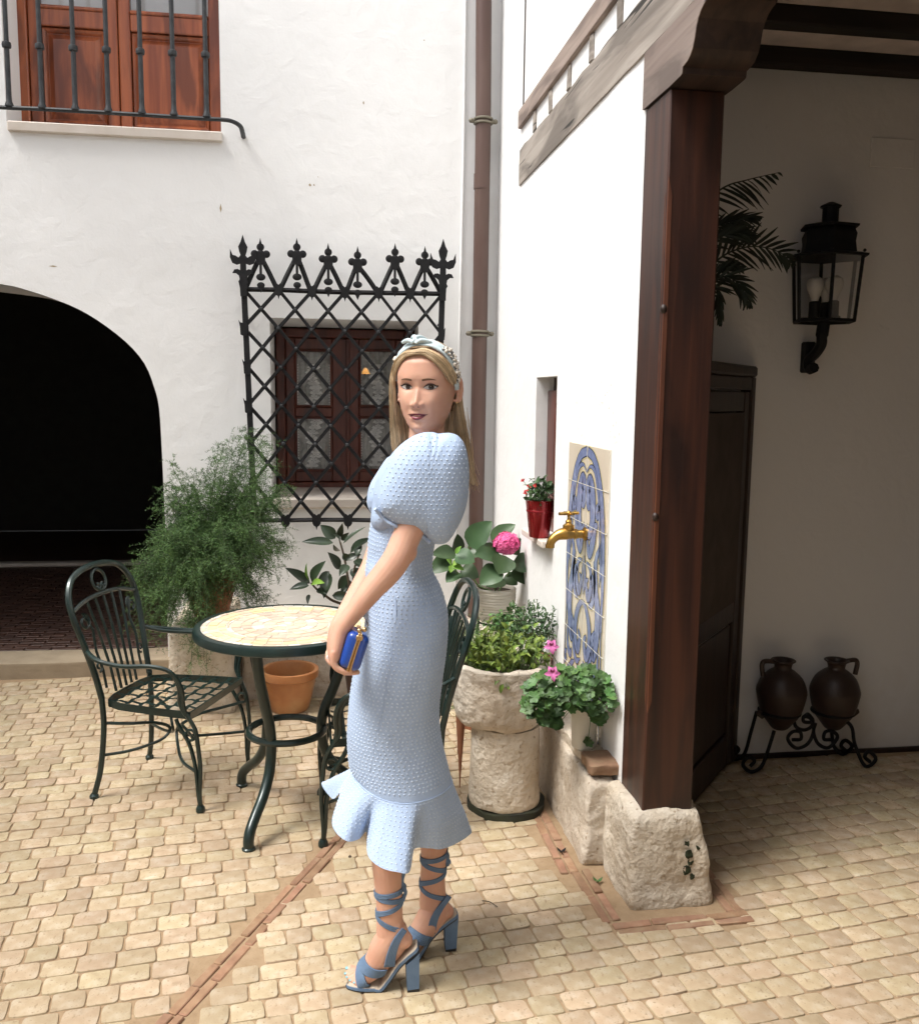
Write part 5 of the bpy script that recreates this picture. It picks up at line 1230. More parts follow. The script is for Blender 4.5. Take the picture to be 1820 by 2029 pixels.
HL = [((928,1082),(972,1033),42,4.46),((902,1097),(857,1096),30,4.45),((903,1095),(908,1060),26,4.5),((902,1100),(940,1112),34,4.40),((892,1110),(854,1133),34,4.44),((908,1134),(884,1152),26,4.42),((912,1130),(948,1142),34,4.44),((974,1075),(1018,1038),34,4.60),((990,1100),(942,1096),40,4.40),((1002,1102),(988,1136),42,4.36),((990,1126),(951,1157),38,4.36),((1017,1112),(1063,1124),38,4.44),((1016,1126),(1050,1158),28,4.46),((1000,1150),(964,1160),26,4.44),((948,1080),(968,1100),28,4.54),((930,1092),(960,1098),26,4.56),((1000,1140),(1024,1158),26,4.50),((1022,1100),(1030,1068),26,4.56),((896,1128),(872,1120),18,4.5)]
for (a, c), (a2, c2_), w_, y in HL:
    mb = MB(); leaf_geo(mb, PY(a, c, y), PY(a2, c2_, y-.05), w_*.0031, V(rf.uniform(-.4, .4), -.85, .75), curl=.10, fold=.12, nseg=9, wave=.05, shape=lambda t: sin(pi*min(1, t**.75))**.7*(1-.1*t)); mb.build('leaf', M['hydleaf'], hy, sharp=180)
for (a, c), (a2, c2_), w_ in (((896,1118),(910,1112),14), ((895,1120),(920,1128),15), ((895,1118),(886,1108),14), ((896,1120),(892,1134),13), ((902,1097),(912,1082),10)):
    mb = MB(); leaf_geo(mb, PY(a, c, 4.38), PY(a2, c2_, 4.36), w_*.0026, V(0, -.8, .8), nseg=7); mb.build('leaf', M['youngleaf'], hy, sharp=180, label='small bright young leaf')
for p_ in ([hc+V(0, 0, z1-.02), PY(985, 1150, 4.46), PY(1002, 1105, 4.44)], [hc+V(-.03, 0, z1-.02), PY(930, 1150, 4.5), PY(900, 1098, 4.45)], [hc+V(-.03, 0, z1-.02), PY(940, 1150, 4.5), PY(928, 1082, 4.5)], [hc+V(.02, 0, z1-.02), PY(1000, 1150, 4.5), PY(1018, 1112, 4.46)], [hc+V(-.02, 0, z1-.02), PY(920, 1150, 4.42), PY(896, 1120, 4.40)]):
    mb = MB(); mb.tube(catmull(p_, 5), .0045, 6); mb.build('stem', M['greenstem'], hy)
mb = MB(); fc = PY(1003, 1077, 4.40); FR = .066
for i in range(130):
    th = math.acos(1-2*(i+.5)/130); ph2 = pi*(1+5**.5)*i; n = V(cos(ph2)*sin(th), sin(ph2)*sin(th), cos(th)*.88).normalized(); c = fc+V(n.x, n.y, n.z*.86)*FR*rf.uniform(.86, 1.03)
    n = (n+rv(rf, .2)).normalized(); a = n.orthogonal().normalized(); b2 = n.cross(a); t0 = rf.uniform(0, 6)
    for k in range(4):
        t = t0+k*pi/2; d = a*cos(t)+b2*sin(t); s_ = n.cross(d); s3 = rf.uniform(.011, .0145)
        mb.add([c, c+d*s3*.7+s_*s3*.55+n*.002, c+d*s3*1.05-n*.001, c+d*s3*.7-s_*s3*.55+n*.002], [(0, 1, 2, 3)])
mb.ball(fc, FR*.85, 16, 10); mb.build('flower_head', M['pinkpetal'], hy, sharp=None)
# ------------------------------------------------------------------ red pot with begonia
rp2 = thing('begonia', 'small plant with red flowers in a shiny red metal pot on the niche sill', 'plant', (.97, 3.97, nz0))
rc = V(PY(1068, 1050, 3.97).x, 3.97, 0); zp0 = nz0; zp1 = PY(1068, 994, 3.9).z
mb = MB(); H = zp1-zp0; mb.lathe([(.0, zp0), (.043, zp0), (.045, zp0+.004), (.058, zp0+H*.68), (.0605, zp0+H*.69), (.0605, zp0+H*.73), (.0595, zp0+H*.74), (.064, zp1-.004), (.066, zp1), (.062, zp1), (.056, zp0+H*.8)], 40, rc); mb.build('pot', M['redpot'], rp2)
mb = MB(); mb.lathe([(.001, zp0+H*.85), (.058, zp0+H*.83)], 16, rc); mb.build('soil', M['soil'], rp2)
mb = MB()
for i in range(170):
    n = (rv(rf)+V(0, -.4, .7)).normalized(); c = rc+V(0, 0, zp1+.03)+V(n.x*.068, n.y*.055, n.z*.066)*rf.uniform(.5, 1.1)
    if c.x > .985 and not (3.90 < c.y < 4.2): c.x = .98
    d = (n*.4+rv(rf, .6)+V(0, 0, -.1)).normalized(); leaf_geo(mb, c, c+d*rf.uniform(.02, .032), rf.uniform(.018, .026), n, nseg=3, curl=.2)
mb.build('foliage', M['hydleaf'], rp2, kind='stuff', sharp=180, fix=False)
for (a, c) in ((1035,951),(1042,972),(1047,964),(1040,976),(1060,962)):
    mb = MB(); p = PY(a, c, 3.86)
    for i in range(9): n = rv(rf).normalized(); s_ = n.orthogonal().normalized(); quad_leaf(mb, p+rv(rf, .002), n, s_, .010, .009)
    mb.build('flower', M['redpetal'], rp2, sharp=None)
    mb = MB(); mb.tube([p, rc+V(-.01, -.01, zp1)], .0012, 4); mb.build('flower_stalk', M['greenstem'], rp2)
# ------------------------------------------------------------------ herbs in the basin
hb = thing('basin_herbs', 'bushy yellow green celery like herbs growing in the stone basin', 'plant', (BC[0], BC[1], .54))
mb = MB(); ms = MB(); rh = random.Random(5)
for i in range(120):
    a = rh.uniform(0, 2*pi); q = sqrt(rh.random())*.135; b0 = V(BC[0]+.01+q*cos(a), BC[1]-.01+q*sin(a), .545)
    tgt = b0+V(cos(a)*rh.uniform(0, .06), sin(a)*rh.uniform(0, .05), rh.uniform(.05, .17)*(1.25-q/.135*.6)); tgt += rv(rh, .015)
    ms.tube([b0, (b0+tgt)/2+rv(rh, .01), tgt], .0018, 4, caps=False)
    for k in range(rh.choice((3, 5, 6))):
        d = (rv(rh, .7)+V(0, -.1, .35)).normalized(); p = tgt+rv(rh, .008)-V(0, 0, rh.uniform(0, .03)); leaf_geo(mb, p, p+d*rh.uniform(.022, .042), rh.uniform(.014, .024), V(0, -.4, 1)+rv(rh, .3), nseg=4, curl=.25, fold=.25, wave=.3)
for v_ in mb.v:
    if v_.x > XS-.01: v_.x = XS-.01
mb.build('foliage', M['celery'], hb, kind='stuff', sharp=180, fix=False); ms.build('stalks', M['greenstem'], hb, kind='stuff')
# leafy bush behind the basin against the side wall
def bush(nm, label, cen_, rad, n, lf, lmin, lmax, mat_, seed, pot=None, sprigs=0):
    t = thing(nm, label, 'plant', (cen_[0], cen_[1], 0)); r_ = random.Random(seed); mb = MB(); c = Vector(cen_); ms = MB()
    for i in range(n):
        d0 = rv(r_).normalized(); p = c+V(d0.x*rad[0], d0.y*rad[1], d0.z*rad[2])*r_.uniform(.35, 1.05)*(1+.25*noise.noise(d0*2.2+V(seed, 0, 0)))
        if p.x > XS-.015: p.x = XS-.015-r_.uniform(0, .02)
        if p.z < .02: continue
        d = (d0*.6+rv(r_, .6)+V(0, 0, .1)).normalized(); leaf_geo(mb, p, p+d*r_.uniform(lmin, lmax), r_.uniform(lmin, lmax)*lf, d0+V(0, -.2, .6), nseg=3, curl=.2, fold=.2)
    base = pot or V(c.x, c.y, c.z-rad[2])
    for i in range(14):
        d0 = rv(r_).normalized(); e = c+V(d0.x*rad[0], d0.y*rad[1], abs(d0.z)*rad[2])*.8
        ms.tube(catmull([base, (base+e)/2+rv(r_, .01), e], 3), .002, 4, caps=False)
    for i in range(sprigs):
        b0 = c+V(r_.uniform(-1, 1)*rad[0]*.7, r_.uniform(-1, 1)*rad[1]*.5, rad[2]*.6); e = b0+V(r_.uniform(-.02, .02), 0, r_.uniform(.04, .09)); ms.tube([b0, e], .0015, 4, caps=False)
        for k in range(12): t2 = k/12; p = b0+(e-b0)*t2; d = (rv(r_, .6)+V(0, 0, .5)).normalized(); leaf_geo(mb, p, p+d*.018, .009, V(0, -.4, 1), nseg=2)
    mb.build('foliage', mat_, t, kind='stuff', sharp=180, fix=False); ms.build('stems', M['greenstem'], t, kind='stuff'); return t
cc = PY(1062, 1248, 3.80)
b1 = bush('small_leaved_bush', 'small leaved green bush behind the stone basin beside the side wall', (cc.x, 3.80, cc.z), (.085, .11, .085), 520, .55, .016, .028, M['hydleaf'], 3, sprigs=7, pot=V(cc.x, 3.85, .45))
mb = MB(); mb.lathe([(0, .26), (.06, .26), (.085, .44), (.09, .46), (.08, .45)], 24, (cc.x, 3.85, 0)); mb.build('pot', M['clay'], b1)
mb = MB(); mb.lathe([(0, -.0), (.07, 0), (.07, .26), (0, .26)], 24, (cc.x, 3.85, 0)); tag(mb.build('pot_pedestal', M['limestone']), 'small stone pedestal hidden behind the basin under the bush', 'pedestal')
cc = PY(1010, 1232, 4.05)
b2_ = bush('scented_geranium', 'light green leafy plant in front of the white ribbed pot', (cc.x, 4.05, cc.z-.01), (.10, .09, .07), 360, .8, .018, .03, M['gerleaf'], 8, sprigs=3, pot=V(cc.x, 4.05, .24))
mb = MB(); mb.lathe([(0, .0), (.07, .0), (.10, .24), (.10, .25), (.09, .24)], 24, (cc.x, 4.05, 0)); mb.build('pot', M['clay'], b2_)
# low feathery ferns between chair and basin
rf2 = random.Random(9)
lf_ = thing('low_fern', 'low feathery dark green fern on the ground left of the basin', 'plant', (.62, 4.2, 0))
vv = []; ff = []; stm = MB()
src = PY(945, 1345, 4.25); src.z = .12
for i in range(46):
    u_ = rf2.uniform(893, 1000); v_ = rf2.uniform(1232, 1300) if rf2.random() < .7 else rf2.uniform(1300, 1400); 
    if v_ > 1300: u_ = rf2.uniform(893, 920)
    tgt = PY(u_, v_, rf2.uniform(3.95, 4.35)); path = catmull([src+rv(rf2, .03), (src+tgt)/2+V(0, 0, .08), tgt], 7); stm.tube(path, .0015, 3, caps=False)
    for k in range(4, len(path)):
        d = (path[k]-path[k-1]).normalized()
        for _b in range(2):
            bd = (d*.5+rv(rf2, .6)).normalized()
            for s2 in range(5): needles(path[k]+bd*.07*(s2+1)/5, bd, .014, 4, rf2)
fo = MB(); fo.v = vv; fo.f = ff; fo.build('foliage', M['fernleaf'], lf_, kind='stuff', sharp=None, fix=False); stm.build('stems', M['greenstem'], lf_, kind='stuff')
mb = MB(); mb.lathe([(0, 0), (.07, 0), (.095, .14), (.10, .15), (.09, .14)], 24, (src.x, 4.25, 0)); mb.build('pot', M['clay'], lf_)
lf2 = thing('ground_ivy', 'small yellow green leafy plant on the floor left of the basin bowl', 'plant', (.60, 3.9, 0))
mb = MB()
for i in range(90):
    p = PY(rf2.uniform(896, 920), rf2.uniform(1290, 1345), rf2.uniform(3.8, 4.0)); d = (rv(rf2)+V(0, 0, .3)).normalized(); leaf_geo(mb, p, p+d*.028, .018, V(0, -.5, 1), nseg=3)
mb.build('foliage', M['celery'], lf2, kind='stuff', sharp=180, fix=False)
mb = MB(); q = PY(910, 1345, 3.92); mb.tube([V(q.x, 3.92, 0), V(q.x, 3.92, q.z)], .006, 6); mb.build('stem', M['stem'], lf2)
# ------------------------------------------------------------------ geranium in the white pot
gc = V(PY(1147, 1480, 3.1).x, 3.10, 0); gc.x = .925
gz0 = .342; gz1 = PY(1147, 1415, 3.0).z
ge = thing('geranium', 'geranium with scalloped leaves and two pink flowers in a white plastic pot', 'plant', (gc.x, gc.y, gz0))
gH = gz1-gz0
mb = MB(); mb.lathe([(.0, gz0), (.040, gz0), (.043, gz0+.006), (.048, gz0+gH*.8), (.051, gz0+gH*.81), (.053, gz1-.003), (.054, gz1), (.050, gz1), (.046, gz0+gH*.8)], 36, gc); mb.build('pot', M['whitepot'], ge)
mb = MB(); mb.lathe([(.001, gz1-.012), (.047, gz1-.014)], 16, gc); mb.build('soil', M['soil'], ge)
rg3 = random.Random(31); mb = MB(); ms = MB(); gcen = PY(1128, 1385, 2.98)
for i in range(430):
    a = rg3.uniform(0, 2*pi); q = sqrt(rg3.random()); u_ = 1128+92*q*cos(a); v_ = 1383+64*q*sin(a)
    if v_ > 1405 and 1112 < u_ < 1172: continue
    y = 3.0+rg3.uniform(-.13, .12)*(1.1-q*.6)
    p = PY(u_, v_, y)
    if p.x > XS-.012: p = PX(u_, v_, XS-.012-rg3.uniform(0, .03))
    n = (V(rg3.gauss(-.2, .4), -.7+rg3.gauss(0, .4), .8)).normalized(); lobed(mb, p, n, None, rg3.uniform(.012, .021), rg3.choice((5, 6, 7)), rg3)
    if i % 5 == 0: ms.tube(catmull([gc+V(0, 0, gz1-.01), (gc+V(0, 0, gz1)+p)/2+V(0, 0, .02), p], 3), .0013, 4, caps=False)
mb.build('foliage', M['gerleaf'], ge, kind='stuff', sharp=180, fix=False); ms.build('stems', M['greenstem'], ge, kind='stuff')
for (a, c), y, lab in (((1094, 1334), 2.88, 'lower'), ((1092, 1281), 3.02, 'upper')):
    mb = MB(); p = PY(a, c, y); nrm = V(-.1, -1, .25).normalized(); a_x = V(1, 0, 0); b_z = nrm.cross(a_x).normalized()*-1
    if b_z.z < 0: b_z = -b_z
    for an2, L_, w_ in ((60, .026, .022), (120, .026, .022), (-5, .028, .019), (185, .028, .019), (-80, .029, .018), (-40, .024, .015)):
        t = radians(an2); d = (a_x*cos(t)+b_z*sin(t)+nrm*.15).normalized(); leaf_geo(mb, p, p+d*L_, w_, nrm, curl=.2, fold=.1, nseg=5)
    fl = mb.build('flower', M['gerpetal'], ge, sharp=180)
    mb = MB()
    for an2 in (62, 118):
        t = radians(an2); d = (a_x*cos(t)+b_z*sin(t)+nrm*.17).normalized(); leaf_geo(mb, p+nrm*.0015+d*.003, p+nrm*.0025+d*.015, .007, nrm, curl=.1, nseg=4)
    mb.build('petal_blotch', M['gerblotch'], fl, sharp=180)
    mb = MB(); mb.tube(catmull([p, p+V(.02, .04, -.05), gc+V(0, 0, gz1)], 4), .0014, 4); mb.build('flower_stalk', M['greenstem'], ge)
mb = MB(); p_ = catmull([gc+V(.0, -.045, gz1), gc+V(.006, -.062, gz1-.02), gc+V(.0, -.056, gz0+.04)], 5); mb.tube(p_, .0014, 4)
for q_, s_ in ((p_[4], .014), (p_[-1], .017), (p_[-1]+V(.006, 0, -.008), .014)): lobed(mb, q_, V(-.1, -1, .2), None, s_, 5, rg3)
mb.build('hanging_shoot', M['gerleaf'], ge, sharp=180)
# ------------------------------------------------------------------ palm in the porch
pa = thing('porch_palm', 'tall palm with dark arching fronds rising behind the wooden post', 'palm', (1.36, 3.28, 0))
def fr(pts, up, dn, n, ll, y0):
    path = catmull([PY(a, c, y0+.0*i) for i, (a, c) in enumerate(pts)], 8); mb = MB(); mb.tube(path, [.004-.003*i/len(path) for i in range(len(path))], 4); m = len(path)
    L_ = []
    for k in range(n):
        t = .06+.94*k/(n-1); i = min(m-2, int(t*(m-1))); d = (path[i+1]-path[i]).normalized(); p = path[i]+(path[i+1]-path[i])*(t*(m-1)-i)
        nz_ = V(0, -1, 0).cross(d).normalized()
        if nz_.z < 0: nz_ = -nz_
        for s_, on in ((1, up), (-1, dn)):
            if not on: continue
            dirn = (d*(.75+.5*t)+nz_*s_*(.85 if s_ > 0 else 1.0)*on+V(0, rf.uniform(-.35, .25), -.1)).normalized(); l = ll*(sin(pi*min(1, .25+.7*t)))*rf.uniform(.85, 1.1)
            leaf_geo(mb, p, p+dirn*l+V(0, 0, -.02*l), .013, V(0, -1, .3)+rv(rf, .2), curl=.12, fold=.1, nseg=4, shape=lambda x: sin(pi*min(1, (x*.9+.05)**.7))**.8)
    mb.build('frond', M['palmleaf'], pa, sharp=180)
fr([(1372,420),(1432,372),(1480,356),(1540,342)], 0, 1.0, 15, .135, 3.15)
fr([(1372,560),(1425,512),(1460,494),(1500,488),(1545,500),(1568,522)], .9, .9, 18, .13, 3.2)
fr([(1372,480),(1420,448),(1460,436),(1500,434)], .35, .4, 13, .12, 3.3)
fr([(1372,500),(1425,470),(1460,462),(1492,470)], .4, .5, 12, .11, 3.1)
fr([(1372,590),(1420,552),(1450,552),(1472,575),(1485,605)], .5, .7, 14, .10, 3.1)
fr([(1372,590),(1415,570),(1424,600),(1426,640)], .3, .4, 10, .08, 3.2)
fr([(1372,560),(1420,535),(1445,528),(1470,534)], .4, .4, 9, .07, 3.2)
mb = MB(); p0 = V(PY(1366, 620, 3.25).x, 3.25, 0)
for k in range(4): mb.tube(catmull([V(p0.x-.07+.01*k-.015, 3.25+.01*k, .22), V(p0.x+.01*k-.04, 3.25, 1.1), PY(1372, [420, 480, 560, 590][k], 3.18)], 6), .010, 6)
mb.build('stem', M['stem'], pa)
mb = MB(); mb.lathe([(0, .0), (.06, 0), (.085, .24), (.09, .25), (.08, .24), (0, .23)], 24, V(p0.x-.07, 3.25, 0)); mb.build('pot', M['darkclay'], pa)
# small debris on the paving
for (a, c), nm, lab, m_ in (((1112,1688),'dead_leaf','little black withered leaf on the paving beside the plinth corner',M['iron']), ((1184,1747),'green_leaf','small fallen green leaf on the paving near the stone block',M['gerleaf']), ((693,1698),'pebble','tiny dark pebble on the paving left of the woman',M['stem'])):
    p = PZ(a, c, .004); mb = MB()
    if nm == 'pebble': mb.ball(p, .006, 8, 5)
    else:
        for k in range(3): d = V(cos(k*2+.4), sin(k*2+.4), .25).normalized(); leaf_geo(mb, p, p+d*.022, .014, V(0, 0, 1), curl=-.3, nseg=4)
    tag(mb.build(nm, m_, sharp=180), lab, nm.replace('_', ' '))
p, q = PZ(955, 1785, .006), PZ(985, 1797, .010)
mb = MB(); mb.tube(catmull([p, (p+q)/2+V(0, .004, .004), q], 4), .0018, 5); tag(mb.build('twig', M['stem']), 'thin dark curved twig lying on the paving right of the woman', 'twig')
# ================================================================== the woman
wo = thing('person', 'woman in a light blue puff sleeved dress looking over her shoulder, holding a clutch', 'person', (.2, 2.36, 0))
rw = random.Random(77)
S1 = 2.34/1822
def limb(pts, sub=5, n=20):
    """pts: (u, v, y, half width in photo pixels, half depth in metres) -> rings"""
    P_ = [PY(a, c, y) for a, c, y, r_, d in pts]; R1 = [V(r_*(_ray(a, c).y and (y/_ray(a, c).y))/FPX, d, 0) for a, c, y, r_, d in pts]
    P2 = catmull(P_, sub); R2 = catmull(R1, sub); rings = []
    for i, p in enumerate(P2):
        t = (P2[min(i+1, len(P2)-1)]-P2[max(i-1, 0)]).normalized(); B = V(0, 1, 0); B = (B-t*B.dot(t)).normalized(); N_ = t.cross(B)
        rings.append([p+N_*cos(2*pi*k/n)*R2[i].x+B*sin(2*pi*k/n)*R2[i].y for k in range(n)])
    return rings, P2, R2
def limb_mb(mb, pts, sub=5, n=20, round_ends=True):
    rings, P2, R2 = limb(pts, sub, n); mb.loft(rings, True, True)
    if round_ends:
        mb.ball(P2[-1], min(R2[-1].x, R2[-1].y), 12, 8); mb.ball(P2[0], min(R2[0].x, R2[0].y), 12, 8)
    return rings, P2, R2
# ---------------- head
H0 = PY(846, 768, 2.395); FW = V(-.40, -.917, 0).normalized(); SD = V(.917, -.40, 0).normalized(); UP = V(0, 0, 1)
Wt = [(-.120, .006), (-.117, .016), (-.112, .026), (-.104, .036), (-.09, .047), (-.07, .0575), (-.05, .0645), (-.03, .069), (0, .0730), (.03, .0745), (.06, .0715), (.08, .064), (.095, .052), (.108, .035), (.115, .018), (.118, .004)]
Ft = [(-.120, .045), (-.117, .060), (-.112, .070), (-.104, .078), (-.09, .082), (-.075, .083), (-.06, .085), (-.04, .086), (-.02, .084), (0, .0815), (.01, .085), (.03, .0895), (.06, .086), (.08, .076), (.095, .060), (.108, .037), (.115, .018), (.118, .004)]
Bt = [(-.120, -.03), (-.112, -.015), (-.104, .0), (-.09, .015), (-.07, .035), (-.05, .060), (-.03, .076), (0, .088), (.03, .096), (.06, .092), (.08, .08), (.095, .063), (.108, .038), (.115, .018), (.118, .004)]
def gs(x, m, s_): return math.exp(-((x-m)/s_)**2)
def bump(s_, u_):
    a = abs(s_); f = 0
    na = lerpt([(-.0555, 0), (-.052, .005), (-.048, .0145), (-.043, .0190), (-.037, .0180), (-.03, .0140), (-.02, .0092), (-.01, .0056), (0, .0028), (.008, .001), (.014, 0)], u_)
    f += na*gs(s_, 0, lerpt([(-.05, .0092), (-.035, .0080), (-.015, .0060), (.0, .0065)], u_))
    f += .0090*gs(a, .0130, .0050)*gs(u_, -.044, .0065)
    f += -.0082*gs(a, .0295, .0150)*gs(u_, .002, .0105)+.0036*gs(a, .027, .020)*gs(u_, .0185, .007)
    f += .0040*gs(a, .040, .016)*gs(u_, -.030, .018)-.002*gs(a, .026, .007)*gs(u_, -.058, .012)
    f += .0045*gs(u_, -.0655, .0050)*gs(s_, 0, .019)+.0052*gs(u_, -.0785, .0055)*gs(s_, 0, .016)-.0030*gs(u_, -.0715, .0022)*gs(s_, 0, .02)
    f += -.0016*gs(a-.020-(-.045-u_)*.35, 0, .0035)*gs(u_, -.055, .012)+.0018*gs(a, .030, .009)*gs(u_, -.050, .012)
    f += -.0030*gs(u_, -.0885, .005)*gs(s_, 0, .015)+.0045*gs(u_, -.103, .010)*gs(s_, 0, .018)-.001*gs(u_, -.058, .006)*gs(s_, 0, .003)
    return f
def Fs(s_, u_):
    w_ = smt(Wt, u_); q = max(0, 1-(abs(s_)/w_)**2.25); return smt(Ft, u_)*q**.46+bump(s_, u_)*min(1, q*3)
def HP(s_, f_, u_): return H0+SD*s_+FW*f_+UP*u_
body = MB(); rings = []
for i in range(88):
    u_ = -.120+.238*i/87; w_ = smt(Wt, u_); bk = smt(Bt, u_); ring = []
    for k in range(112):
        a = 2*pi*k/112; s_ = w_*sin(a); ca = cos(a)
        if ca > 0:
            s2 = w_*(1 if s_ > 0 else -1)*abs(sin(a))**.95; f_ = Fs(min(max(s2, -w_*.9999), w_*.9999), u_); s_ = s2
        else: f_ = -bk*abs(ca)
        ring.append(HP(s_, f_, u_))
    rings.append(ring)
body.loft(rings, True, True)
for sg in (1, -1):                        # ears
    ec = (sg*.0765, -.012, -.008); pts = []
    for k in range(14):
        t = -1.9+k*(4.6/13); pts.append(HP(ec[0]+sg*(.006+.004*cos(t)), ec[1]-.0165*cos(t)-.002, ec[2]+.030*sin(t)+.004))
    body.tube(pts, [.0036]*len(pts), 8); body.tube([HP(ec[0]+sg*.001, ec[1]+.004, ec[2]+.008), HP(ec[0]+sg*.004, ec[1]-.004, ec[2]), HP(ec[0]+sg*.003, ec[1]+.002, ec[2]-.018)], [.005, .004, .005], 8)
    vs = [HP(ec[0]+sg*.002, ec[1]-.002, ec[2])]+[p for p in pts]; vs2 = [q-SD*sg*.005 for q in vs]; n = len(vs)
    body.add(vs+vs2, [(0, i, i+1) for i in range(1, n-1)]+[(n, n+i+1, n+i) for i in range(1, n-1)]+[(i, i+1, n+i+1, n+i) for i in range(1, n-1)]+[(0, 1, n+1, n), (n-1, 0, n, 2*n-1)])
    body.ball(HP(ec[0]+sg*.001, ec[1]+.004, ec[2]-.026), .0058, 10, 6)
# ---------------- neck, torso
limb_mb(body, [(848, 800, 2.43, 38, .045), (846, 835, 2.425, 36, .046), (846, 868, 2.415, 37, .047), (850, 900, 2.41, 46, .07), (850, 930, 2.40, 55, .10)])
DR = [(880, 812, 884, .095), (900, 790, 890, .135), (940, 768, 900, .165), (980, 748, 900, .155), (1030, 737, 878, .13), (1070, 731, 862, .115), (1100, 729, 857, .11), (1130, 724, 856, .118), (1165, 722, 872, .135), (1205, 724, 884, .155), (1240, 722, 886, .165), (1290, 712, 883, .168), (1340, 700, 876, .162), (1400, 691, 869, .152), (1450, 687, 872, .145), (1500, 691, 882, .145), (1545, 699, 892, .148)]
YD = 2.40
def dring(uL, uR, v_, b_, k=1., n=72):
    a, c = PY(uL, v_, YD), PY(uR, v_, YD); cx_ = (a.x+c.x)/2; hw_ = (c.x-a.x)/2*k; z = (a.z+c.z)/2
    return [V(cx_+hw_*cos(2*pi*i/n), YD+b_*k*sin(2*pi*i/n), z) for i in range(n)]
body.loft([dring(a, c, v_, b_, .84, 40) for v_, a, c, b_ in DR[:11]], True, True)
# ---------------- arms and hands
limb_mb(body, [(850, 915, 2.30, 40, .05), (838, 975, 2.27, 34, .045), (817, 1035, 2.235, 29.5, .038), (800, 1075, 2.225, 28.5, .036), (785, 1108, 2.215, 28.5, .035), (764, 1137, 2.21, 27.5, .033), (739, 1165, 2.205, 24.5, .030), (713, 1198, 2.20, 21, .026), (691, 1226, 2.20, 18, .023), (675, 1247, 2.20, 17.5, .024), (668, 1266, 2.20, 18, .030), (664, 1286, 2.20, 16, .036), (663, 1303, 2.20, 13, .035)])
limb_mb(body, [(800, 960, 2.50, 34, .045), (765, 1060, 2.50, 30, .038), (742, 1120, 2.46, 26, .034), (716, 1168, 2.40, 24, .030), (690, 1210, 2.34, 20, .026), (670, 1243, 2.285, 17, .024), (664, 1262, 2.28, 15, .030), (660, 1285, 2.275, 13, .032), (660, 1300, 2.27, 11, .03)])
FI = []
for k, (yy, ue, vv_) in enumerate(((2.172, 694, 1329), (2.192, 705, 1332), (2.212, 708, 1332), (2.231, 702, 1330))):
    pts = [(662, 1290, yy), (660, 1308, yy-.001), (665, 1322, yy-.002), (678, 1330, yy-.002), ((678+ue)/2, 1333, yy), (ue, vv_, yy+.001)]
    P2 = catmull([PY(*q) for q in pts], 5); body.tube(P2, [.0092-.0026*i/len(P2) for i in range(len(P2))], 12); body.ball(P2[-1], .0068, 10, 6)
P2 = catmull([PY(668, 1266, 2.225), PY(682, 1268, 2.252), PY(694, 1282, 2.262), PY(700, 1296, 2.262)], 5); body.tube(P2, [.0105-.002*i/len(P2) for i in range(len(P2))], 12); body.ball(P2[-1], .0083, 10, 6)
for yy, l in ((2.252, 1), (2.27, .9), (2.288, .85), (2.304, .7)):
    P2 = catmull([PY(660, 1286, yy), PY(651, 1292, yy-.012), PY(650, 1290+16*l, yy-.026), PY(655, 1290+24*l, yy-.034)], 5); body.tube(P2, [.0085-.0022*i/len(P2) for i in range(len(P2))], 12); body.ball(P2[-1], .0065, 10, 6)
body.ball(PY(802, 1093, 2.222), .0305, 18, 12)
# ---------------- legs and feet
LEG1 = [(800, 1260, 2.35, 55, .070), (788, 1400, 2.34, 50, .060), (780, 1520, 2.345, 36, .046), (772, 1600, 2.325, 34, .044), (767, 1660, 2.31, 34, .043), (767, 1705, 2.31, 31, .040), (769, 1750, 2.31, 28, .034), (771, 1790, 2.31, 26, .030), (772, 1822, 2.31, 26.5, .029), (774, 1845, 2.312, 29, .030)]
LEG2 = [(815, 1260, 2.45, 50, .068), (818, 1400, 2.46, 42, .060), (840, 1520, 2.47, 36, .048), (858, 1600, 2.47, 33, .044), (859, 1660, 2.47, 28, .040), (859, 1700, 2.47, 25.5, .036), (857, 1740, 2.47, 25, .031), (857, 1770, 2.47, 26, .029), (858, 1792, 2.47, 28, .029)]
FT1 = [(780, 1832, 2.308, 24, .028), (778, 1858, 2.310, 33, .030), (764, 1880, 2.315, 33, .031), (750, 1901, 2.325, 27, .034), (734, 1919, 2.335, 21, .038), (718, 1932, 2.345, 14, .040)]
FT2 = [(863, 1784, 2.468, 24, .028), (862, 1806, 2.468, 31, .029), (849, 1826, 2.462, 30, .030), (834, 1845, 2.455, 24, .034), (820, 1861, 2.45, 18, .037), (806, 1873, 2.445, 12, .039)]
L1R = limb_mb(body, LEG1); L2R = limb_mb(body, LEG2); F1R = limb_mb(body, FT1); F2R = limb_mb(body, FT2)
body.ball(PY(800, 1862, 2.306), .024, 14, 8, (1, 1.05, 1.0)); body.ball(PY(883, 1806, 2.47), .0235, 14, 8, (1, 1.05, 1.0))
TOES = [((694, 1921), 2.378, .0115), ((689, 1931), 2.363, .0088), ((692, 1938), 2.348, .0083), ((698, 1944), 2.334, .0079), ((706, 1949), 2.320, .0078)]
for (a, c), yy, r_ in TOES:
    b0 = PY(722, 1931, 2.345+(yy-2.345)*.75); t0 = PY(a, c, yy); body.tube([b0, (b0+t0)/2+V(0, 0, .004), t0], [r_*1.0, r_*1.0, r_*.95], 10); body.ball(t0, r_*1.02, 10, 6)
for k in range(5):
    yy = 2.48-.016*k; b0 = PY(808, 1872, 2.45+(yy-2.45)*.8); t0 = PY(788+k*3, 1880+k*3, yy); body.tube([b0, t0], .009, 8); body.ball(t0, .009, 8, 5)
bo = body.build('body_raw', M['skin'], None)
